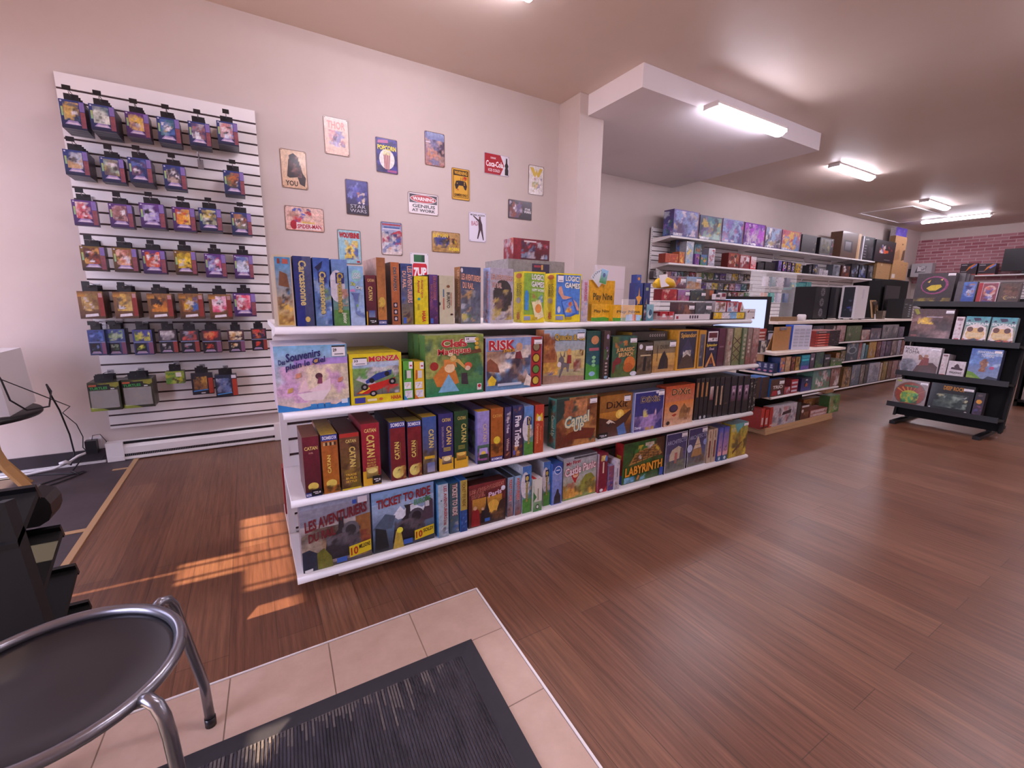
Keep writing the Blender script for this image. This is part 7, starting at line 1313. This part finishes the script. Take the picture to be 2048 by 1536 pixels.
L2 = [('low orange box with yellow print, first on the lower wall shelf', 1330, 1356, 506, 5.02, ['d86a30', 'e0a848', 'b03a28'], 'a8402c', 'c05a34'), ('dark box with yellow and blue art, top of the first pile', 0, 0, 0, 0, 0, 0, 0),
      ('orange flamed slim box beside the low orange box', 1357, 1368, 503, 5.02, ['e08030', 'f0c060', 'c04a28'], 'c8602c', 'b87a58'), ('shiny white and yellow foil pack standing tall', 1370, 1385, 482, 5.06, ['d8c060', '8ab0d0', 'e8e8ee'], 'b8bcc4', 'd0d4dc'),
      ('purple streaked small box', 1386, 1398, 507, 5.02, ['9a5ab0', 'd8a060', '5a3a80'], '6a3a88', '8a5098'), ('green and orange small box', 1400, 1413, 509, 5.02, ['4a9048', 'd88a3a', '4a70b8'], '4a8048', '5a78b0'), ('white and silver crumpled pack', 1415, 1428, 496, 5.08, ['d8d8e0', '9a90a8', 'b84a48'], 'a8a4b4', 'dcdce4'),
      ('red and black board game box lettered in white', 1455, 1477, 505, 5.02, ['d8c0b0', '2a1c20', 'b0603a'], '7a2a20', '8a3024'), ('red and white box with pale figures', 1478, 1498, 509, 5.02, ['d8d0d4', '8a3038', 'c8b0b4', '5a3a40'], '8a3a3c', 'a05a58'), ('slim white box with a red foot', 1500, 1511, 513, 5.0, ['c8a0a0', '8a4a48', 'e0d8d8'], 'd03038', 'd8ccd0'),
      ('low black speaker-like box', 1514, 1527, 524, 5.02, ['2a282e', '3a363e'], '18161a', '242228'), ('black cube box', 1529, 1551, 523, 5.04, ['2a282e'], '141216', '201e24'), ('violet edged gadget box', 1554, 1562, 521, 5.0, ['7a6ab8', '2a2434', 'b0a0d0'], '3a2c50', '6a58a0'),
      ('first gadget box with a rainbow ring', 1564, 1572, 522, 5.0, ['c84ab0', 'd8c040', '4a70c8'], '241e30', '3a3048'), ('second gadget box with a rainbow ring', 1573.5, 1580.5, 523, 5.0, ['c84ab0', 'd8c040', '4a70c8'], '241e30', '3a3048'), ('third gadget box with a rainbow ring', 1582, 1589, 525, 5.0, ['c84ab0', 'd8c040', '4a70c8'], '241e30', '3a3048'),
      ('yellow box with a small dark device print', 1591, 1600, 527, 5.0, ['4a2a28', 'b86a30', '3a70a0'], 'd0a81c', 'd8b428'), ('dark slim bottle box', 1617, 1622, 530, 5.02, ['8a8a90', '3a3a48'], '1a1a20', '2a2a30'), ('black box with a white sheet', 1624, 1633, 528, 5.03, ['c8c8d0', '4a60a8', 'b8a040'], '1c1a20', '26242c'),
      ('first white cube pack', 1638, 1645, 538, 5.0, ['b8b4bc'], 'c8c4ca', 'dad6dc'), ('second white cube pack', 1646, 1655, 540, 5.0, ['b0acb4'], 'c0bcc4', 'd4d0d8'), ('grey graphics carton with a device print', 1664, 1678, 529, 5.02, ['8a9098', '4a4e58', 'b0b4bc'], '5a5e68', '8a8e98'),
      ('brown and white carton with a slanted print', 1682, 1698, 530, 5.02, ['d8d4d4', '8a4028', '3a2a28'], '5a2c20', '2a2226'), ('first black gadget carton with blue glints', 1700, 1714, 528, 5.02, ['8a90a0', '3a4a88', '2a2a30'], '141418', '1e1e24'), ('second black gadget carton with blue glints', 1715.5, 1731, 529, 5.02, ['8a90a0', '3a4a98', '2a2a30'], '141418', '1e1e24'), ('last black gadget carton before the brown cartons', 1733, 1744, 530, 5.02, ['7a7a80', '4a6a58', '2a2a30'], '141416', '1c1c20')]
L2M = [(5.020, 5.816, 6.126, 0.142), None, (5.020, 6.138, 6.273, 0.186), (5.060, 6.349, 6.540, 0.370), (5.020, 6.501, 6.656, 0.178), (5.020, 6.683, 6.856, 0.173), (5.080, 6.966, 7.146, 0.304), (5.020, 7.443, 7.770, 0.255), (5.020, 7.785, 8.094, 0.242), (5.000, 8.093, 8.268, 0.224), (5.020, 8.351, 8.565, 0.141), (5.040, 8.633, 9.012, 0.167), (5.000, 8.992, 9.133, 0.203), (5.000, 9.169, 9.314, 0.203), (5.000, 9.341, 9.470, 0.203), (5.000, 9.498, 9.629, 0.193), (5.000, 9.667, 9.840, 0.182), (5.020, 10.216, 10.318, 0.182), (5.030, 10.379, 10.566, 0.211), (5.000, 10.606, 10.755, 0.118), (5.000, 10.776, 10.971, 0.105), (5.020, 11.215, 11.534, 0.244), (5.020, 11.627, 12.008, 0.254), (5.020, 12.057, 12.404, 0.298), (5.020, 12.442, 12.843, 0.307), (5.020, 12.895, 13.191, 0.319)]
for k, (lb, xl, xr, yt, y, cs, lo, hi) in enumerate(L2):
    if not xl: continue
    m_ = L2M[k]
    W2(lb + (' on the lower wall shelf' if 'lower wall' not in lb else ''), *m_, .14, [g(lo, hi), n(450 + k, 9, cs, .05, .08, .95, .92, .22)] + ([e('e0d0d8', .5, .45, .26, .16), e('2a2438', .5, .45, .16, .1)] if 'rainbow' in lb else []), dark(lo, .7), name='shop_box')
for lb, m_, yy, cs, lo, hi in (('dark box with yellow and blue art, set back behind the orange flamed box', ((5.200, 6.260, 6.514, 0.394)), 5.2, ['d8b040', '4a70b0', '8a5a38', '2a3a58'], '4a4a48', '5a6a98'), ('green and yellow bird print box set back behind the purple box', ((5.200, 6.737, 6.912, 0.373)), 5.2, ['d8803a', '4a88a8', '6aa040'], '5a8a40', '8ab0c8')):
    W2(lb, *m_, .12, [g(lo, hi), n(490, 10, cs, .02, .02, .98, .98, .24)], dark(lo, .7), name='shop_box')
# small toys on hooks below
rg = random.Random(12)
TOY = [('grey', '6a6468'), ('lilac', '9a8ab8'), ('crimson', '8a2a38'), ('olive', '7a7a3a'), ('white', 'c8c0c8'), ('charcoal', '2a282e'), ('teal', '3a6a70'), ('sand', 'b09a78'), ('navy', '2a3058'), ('yellow', 'c8a83a'), ('rose', 'b07a80'), ('brown', '5a4034'), ('green', '4a7048'), ('violet', '5a4080')]
ORD = 'first second third fourth fifth sixth seventh eighth ninth tenth eleventh twelfth thirteenth fourteenth fifteenth sixteenth'.split()
TM = [(5.823, 5.967, 1.643, 1.764, 0, 0), (5.967, 6.114, 1.645, 1.767, 0, 1), (6.114, 6.264, 1.647, 1.770, 0, 2), (6.264, 6.417, 1.649, 1.773, 0, 3), (6.417, 6.574, 1.651, 1.777, 0, 4), (6.574, 6.733, 1.653, 1.780, 0, 5), (6.733, 6.896, 1.656, 1.783, 0, 6), (6.896, 7.062, 1.658, 1.787, 0, 7), (7.062, 7.232, 1.660, 1.791, 0, 8), (7.232, 7.405, 1.662, 1.794, 0, 9), (7.405, 7.583, 1.665, 1.798, 0, 10), (7.583, 7.764, 1.667, 1.802, 0, 11), (7.764, 7.949, 1.670, 1.806, 0, 12), (7.949, 8.138, 1.672, 1.810, 0, 13), (8.138, 8.332, 1.675, 1.814, 0, 14), (8.332, 8.530, 1.677, 1.818, 0, 15), (7.045, 7.209, 1.484, 1.616, 1, 0), (7.209, 7.376, 1.485, 1.618, 1, 1), (7.376, 7.547, 1.485, 1.619, 1, 2), (7.547, 7.721, 1.485, 1.621, 1, 3), (7.721, 7.899, 1.486, 1.623, 1, 4), (7.899, 8.081, 1.486, 1.625, 1, 5), (8.081, 8.266, 1.486, 1.627, 1, 6), (8.266, 8.456, 1.487, 1.629, 1, 7), (8.456, 8.651, 1.487, 1.631, 1, 8), (7.091, 7.264, 1.360, 1.467, 2, 0), (7.264, 7.442, 1.359, 1.467, 2, 1), (7.442, 7.623, 1.358, 1.467, 2, 2), (7.623, 7.808, 1.357, 1.467, 2, 3), (7.808, 7.997, 1.356, 1.467, 2, 4), (7.997, 8.191, 1.355, 1.468, 2, 5), (8.191, 8.390, 1.354, 1.468, 2, 6), (8.390, 8.593, 1.353, 1.468, 2, 7)]
for k, (x0, x1, z0, z1, row, col_) in enumerate(TM):
    c1 = TOY[(k * 5 + row * 3) % 14]; c2 = TOY[(k * 3 + 4 + row) % 14]
    carton('figure_box', 'small %s and %s figure box, %s from the pillar, %s row of toy hooks' % (c1[0], c2[0], ORD[col_], ('upper', 'middle', 'lower')[row]), 'toy', x1 - x0 - .012, .09, z1 - z0 - .012, ((x0 + x1) / 2, 5.25, z0),
           [g(dark(c1[1], .6), c1[1]), n(500 + k, 7, [c2[1], 'd0c8d0', '2a2228', c1[1]], .08, .15, .92, .9, .26), r('c8c0c8', .1, .03, .9, .12, .3)], dark(c1[1], .5), group='figure boxes on the toy hooks')
    s = MB(); s.tube([((x0 + x1) / 2, 5.398, z1 + .004), ((x0 + x1) / 2, 5.26, z1 + .006)], .003, 'wire', 5)
    tag(s.build('display_hook'), 'thin hook above the %s figure box of the %s toy row' % (ORD[col_], ('upper', 'middle', 'lower')[row]), 'display hook', 'hooks of the toy wall')

# ---------------------------------------------------------------- back wall: slat panel, shelf and gear
def back_gear():
    s0 = slat_board(-2.6, 5.3, .6, 1.94, 0, 1.87)
    s0.rotation_euler = (0, 0, R(-90)); s0.location = (16.9, 2.7, 0)
    tag(s0, 'white slatwall panel under the brick wall at the back', 'slatwall')
back_gear()
BX = 16.5
o = empty('wall_shelf', (BX, 0, 2.065), 'white shelf on the back slatwall carrying two orange streaked boxes', 'shelf')
s = MB(); s.box(0, .39, -1.6, 4.6, -.03, 0, m='white'); s.build('shelf_board', o)
s = MB()
for y in (-1.4, 0, 1.5, 3, 4.4): s.box(.05, .385, y, y + .02, -.12, -.031, m='white')
s.build('brackets', o)
ZBS = 2.065 + .001
for lb, m_, F, sd in (('dark carton with an orange and blue comet streak, inner one on the back shelf', (4.351, 4.024, 2.085, 2.369), 0, '2a1c20'), ('dark carton with an orange and blue comet streak, next to the black screen', (4.005, 3.676, 2.070, 2.347), 0, '2a1c20'), ('white carton with a grey device drawing on the back shelf', (5.386, 4.925, 2.098, 2.429), 1, 'b8b4b8'), ('small black speaker box on the back shelf', (5.467, 5.387, 2.110, 2.293), 2, '1a181c')):
    yl, yr, z0, z1 = m_
    FF = [[r('30202a'), p('d87a28', .35, .3, .6, .6, .95, .95, .8, .95, .5, .7), p('6a80d0', .6, .6, .98, .98, .98, .8, .7, .55), r('b0a8b0', .06, .84, .4, .9), r('8a8088', .06, .3, .4, .35), r('a03a28', 0, 0, 1, .1)], [r('b0acb0'), p('4a4850', .2, .3, .5, .35, .55, .75, .3, .8), p('8a888e', .5, .3, .7, .3, .75, .8, .6, .8), n(520, 3, ['d0ccd0'], .3, .4, .7, .8, .2)], [r('1c1a1e')]][F]
    carton('carton_box', lb, 'box', abs(yl - yr) - .01, .25, z1 - ZBS, (BX + .02, (yl + yr) / 2, ZBS), FF, sd, rz=R(-90))
s = MB(); s.box(0, .9, 0, .05, .08, .62, m='dark'); s.box(.35, .55, .05, .08, 0, .3, m='dark'); s.box(.25, .65, -.05, .15, 0, .012, m='dark')
o = s.build('dark_monitor', loc=(BX + .08, 3.599, ZBS), rot=(0, 0, R(-90))); tag(o, 'black switched-off screen on the back shelf at the edge of the picture', 'monitor')
s = MB(); s.tube([(0, 0, .02), (.0, -.12, .04), (.05, -.25, .03), (.02, -.35, .05), (0, -.45, .02)], .022, 'cable', 8)
tag(s.build('cable_bundle', loc=(BX + .12, 4.900, ZBS + .012)), 'bundle of black cables lying on the back shelf', 'cables')

# ---------------------------------------------------------------- black rack with games facing the door
RX = 6.05
display_rack((RX, 1.515, 0), R(-90), .84, 'black tiered display rack full of large games beside the open aisle', [(.205, -.13, .26), (.54, -.04, .25), (.895, .04, .24), (1.268, .11, .24)], ((.10, .05), (.36, 1.32)), (-.22, .62))
def rk(label, tier, m_, F, side, d=.07, depth=.0, tilt=.12, **kw):
    yc, w, h = m_
    z = (.205, .54, .895, 1.268)[tier] + .002; x = RX + (-.13, -.04, .04, .11)[tier] + .004 + depth
    return carton('board_game_box', label, 'box', w, d, h, (x, yc, z), F, side, rz=R(-90), tilt=tilt, **kw)
rk('big black box with a glowing grinning face shape on the top tier', 3, (1.800, 0.303, 0.311), [g('2e2426', '3a3034'), e('8a3a6a', .5, .6, .36, .3, .5), e('2c2428', .48, .6, .31, .26, .3), p('c8b030', .3, .5, .42, .6, .66, .62, .7, .54, .56, .42, .4, .42), p('d0a848', .3, .7, .38, .78, .36, .68), p('d0b070', .62, .78, .7, .82, .68, .74), n(530, 10, ['6a5a28', '8a7a30', '4a3a28'], .02, .02, .98, .18, .14)], '3a3438', .09, sticker=(.8, .9, .99, .99))
rk('grey box with an inset blue panel on the top tier', 3, (1.553, 0.145, 0.218), [g('4a444a', '565056'), g('2a4a98', '4a70b8', .34, .08, .97, .97, .3), n(531, 9, ['8a9ad0', 'c8c8d8', '3a3a70', 'c08a58'], .4, .3, .92, .9, .14)], '46424a')
rk('red and white edged box with ringed art on the top tier', 3, (1.399, 0.140, 0.204), [r('c8b8bc'), r('a02830', .0, .02, .22, .98, .2), g('7a3a48', '8a4a58', .24, .05, .96, .96), e('c8a8a0', .6, .6, .3, .26), e('5a5a98', .58, .62, .2, .17), n(532, 6, ['c86a48', 'd8d0d4', '4a58a0'], .3, .1, .9, .8, .14), p('3a4a90', .2, .02, .9, .04, .8, .12, .3, .12)], 'a89aa0')
rk('brown box with a pale golden crescent at the end of the top tier', 3, (1.253, 0.132, 0.195), [g('4a3c38', '5a4a44'), n(533, 9, ['6a4a40', '7a5a48', '4a342e'], .15, .3, .95, .98, .24), e('a88a58', .4, .3, .16, .1), e('4c3e3a', .46, .3, .14, .08), t('CONTRA', 'b0a088', .36, .26, .9, .35, 0, None, 0, .0)], '4a4242')
for k in range(3):
    yc, w, h = 1.800, 0.303, 0.311
    carton('board_game_box', ('grey box edge directly behind the grinning face box', 'second grey box behind the grinning face box', 'third grey box behind the grinning face box')[k], 'box', w * .96, .035, h * (.99 - .03 * k), (RX + .2105 + .036 * k + .0, yc - .05 - .02 * k, 1.271), [r('5a5458')], '5a5458', rz=R(-90), tilt=.12)
rk('brown misty box with golden flames on the third tier up', 2, (1.749, 0.324, 0.317), [g('4a2e2a', '5a4444'), n(534, 14, ['6a4a44', '8a6a68', '3a2826', '7a5a54'], 0, 0, 1, .8, .26), n(535, 5, ['e0b848', 'f0d890', 'b08a48'], .15, .5, .55, .72, .1), p('8a8a30', 0, .98, .1, 1, .18, .84, .1, .8), r('9a8a90', .35, .72, .75, .76, .4), r('8a4a48', .05, .1, .2, .14)], '3a2a2a', .09, sticker=(.8, .86, .99, .97))
rk('white spine with red print on the third tier up', 2, (1.535, 0.059, 0.245), [g('c8b8bc', 'd8ccd0'), n(536, 4, ['b84a48', '8a3038'], .2, .2, .8, .7, .16), r('8a6a70', .15, .84, .85, .94, .4), r('a02c30', .2, .03, .8, .12)], 'c0b4b8', .2)
SKY = lambda sd: [g('b89048', '4aa0b0'), p('e8dcd8', .0, .0, 1, 0, .9, .6, .5, .74, .1, .6), e('d8b070', .5, .32, .4, .24), e('6a4030', .26, .5, .13, .1), e('5a3a34', .7, .5, .13, .1), p('d8c090', .1, .2, .9, .2, .8, .38, .2, .38), p('3a3450', .3, .95, .6, .95, .65, .85, .4, .82), e('3a3a58', .15, .84, .06, .03), e('3a3a58', .86, .82, .06, .03), p('2a2a38', 0, 0, 1, 0, 1, .14, .8, .1, .5, .16, .2, .1, 0, .14), n(sd, 4, ['c85a38', 'b04a3a'], 0, .02, 1, .14, .1), t('SKYTEAM', 'e0e4e4', .04, .66, .97, .77, 0, None, -.02)]
rk('first of two blue and yellow box fronts with busts, by the white spine', 2, (1.410, 0.168, 0.252), SKY(537), '8aa0a8')
rk('second of two blue and yellow box fronts with busts, by the grey brown upright', 2, (1.231, 0.166, 0.249), SKY(538), '8aa0a8')
rk('white box with a seated brown shape', 1, (1.759, 0.303, 0.282), [g('8a7a78', 'd8d0d4'), e('8a8a94', .2, .3, .24, .24), n(539, 7, ['6a6a74', 'a8a8b0', '5a5a66'], .02, .05, .4, .5, .16), p('4a2a24', .36, .04, .98, .02, .98, .3, .84, .44, .6, .4, .44, .3), p('7a3028', .48, .3, .74, .34, .72, .6, .56, .62), e('a87a60', .64, .66, .06, .06), p('8a5a40', .46, .5, .6, .54, .5, .7, .44, .7), t('NOVA', '3a2a30', .05, .85, .38, .96, 0, None, -.02, .0), t('ROMA', '3a2a30', .07, .73, .44, .84, 0, None, -.02, .0)], 'b8b0b4', .075, sticker=(.74, .88, .97, .97))
rk('narrow white spine with red print beside the seated brown shape box', 1, (1.568, 0.049, 0.230), [g('c8bcbc', 'd0c4c4'), n(540, 4, ['b84a40', 'c87a48'], .15, .3, .85, .66, .14), r('7a5a5c', .15, .88, .85, .96, .4), r('b03a34', .1, .02, .9, .1)], 'b8aeb0', .2)
rk('small white box with a dark crown shape', 1, (1.473, 0.125, 0.165), [g('c8c0c4', 'd4ccd0'), p('4a3640', .2, .5, .84, .46, .9, .56, .7, .62, .6, .8, .5, .84, .36, .7, .4, .62, .22, .62), t('FARAWAY', '2a2028', .16, .24, .88, .37, 0, None, -.02)], 'b0a8ac', .05)
rk('sky blue box with a tall leaning tower over green hills', 1, (1.286, 0.212, 0.304), [g('8a9ab8', '3a62b0'), n(541, 8, ['8ab0e0', 'b8d0f0', '6a90d0'], 0, .45, 1, .9, .18), p('6a9a38', 0, 0, .6, 0, .4, .12, .2, .24, 0, .28), p('8aa848', 0, .0, .4, 0, .2, .14, 0, .16), p('2a3048', .5, 0, 1, 0, 1, .12, .7, .16), p('8a5a44', .36, .28, .58, .28, .56, .46, .62, .5, .56, .66, .4, .66, .34, .52, .4, .46), n(542, 5, ['a87a5c', '6a4434'], .34, .3, .62, .7, .1), e('b04a78', .76, .42, .08, .05), t('WANDERING', 'c8d0e0', .2, .86, .72, .94, 0, None, -.02), t('TOWERS', 'c8d0e0', .34, .74, .76, .84, 0, None, -.02)], '2a3050', .09, sticker=(.74, .88, .97, .97))
rk('grey edged box with a green city in a round red rayed frame', 0, (1.766, 0.272, 0.270), [g('8a7a78', '9a8c88'), e('6a5a50', .5, .46, .48, .47), e('8a3a24', .5, .46, .45, .44), *[p('c87a3a', .5, .36, .08 + .14 * k, .8 - abs(3 - k) * .06, .12 + .14 * k, .84 - abs(3 - k) * .06, a=0) for k in range(7)], e('a8a83a', .5, .36, .28, .24), n(543, 9, ['2a8a48', '4ab060', '1e5a38', '3a9a50'], .26, .1, .76, .5, .12), r('4a6a48', .3, .72, .72, .8, .4), p('a8b83a', .06, .9, .2, .9, .18, .95, .05, .95)], '5a3a44', .08, sticker=(.76, .86, .98, .96))
rk('black sci-fi game box with orange title blocks on the lowest tier', 0, (1.451, 0.319, 0.274), [g('141a1c', '1e2024'), n(544, 14, ['5a6a60', '3a4a48', '8a9a90', '2a3a3a', '6a6a58'], .12, .15, .9, .66, .2), n(545, 4, ['c8c8a0', 'a8b0b0'], .1, .4, .9, .62, .08), t('DEEP ROCK', 'b87a20', .3, .78, .78, .93, 0, None, -.02), e('c8c8cc', .9, .07, .03, .03), e('b0b0b4', .06, .1, .025, .025)], '121416', .085, sticker=(.76, .82, .98, .92))
rk('narrow dark violet box with a yellow blot on the lowest tier', 0, (1.248, 0.065, 0.230), [g('3a2440', '2e2a30'), e('d8982c', .5, .62, .3, .09), n(546, 4, ['4a4a88', 'a84a90', '6a5a68'], .1, .04, .9, .45, .16), e('5a4a48', .5, .88, .26, .05)], '2a2228', .09)
# low shelf with pale boxes past the rack
s = MB(); s.box(0, 1.3, 0, .35, .06, .09, m='black'); s.box(0, 1.3, .33, .35, .0, 1.0, m='blackmatte'); s.box(0, .03, 0, .33, 0, 1.0, m='black'); s.box(1.27, 1.3, 0, .33, 0, 1.0, m='black'); s.box(.03, 1.27, .02, .33, .47, .5, m='black')
tag(s.build('low_shelf', loc=(8.35, 1.45, 0), rot=(0, 0, R(-90))), 'black low shelf partly hidden beyond the tiered rack', 'shelf')
for k in range(5):
    carton('game_box', ('cream spine', 'pale grey spine', 'dull white spine', 'moss green spine', 'dark green spine')[k] + ' on the low shelf seen past the end of the tiered rack', 'box', .075, .25, (.34, .35, .34, .33, .32)[k], (8.38, 1.36 - .08 * k, .0905), [g(('a89c98', 'a09498', 'b0a4a4', '5a6a50', '3a4a3a')[k], ('b8aca8', 'b0a4a8', 'c0b4b4', '6a7a60', '4a5a48')[k])], '8a807e', rz=R(-90))
for k in range(3):
    carton('game_box', ('dusky red box', 'grey box', 'black box')[k] + ' on the upper board of the low shelf past the tiered rack', 'box', .16, .22, (.3, .26, .2)[k], (8.38, 1.30 - .18 * k, .5005), [g(('4a2c2c', '6a6468', '26242a')[k], ('6a4442', '8a8488', '34323a')[k]), n(560 + k, 6, ['8a7a74', '3a3034'], .1, .1, .9, .9, .2)], '3a3434', rz=R(-90))
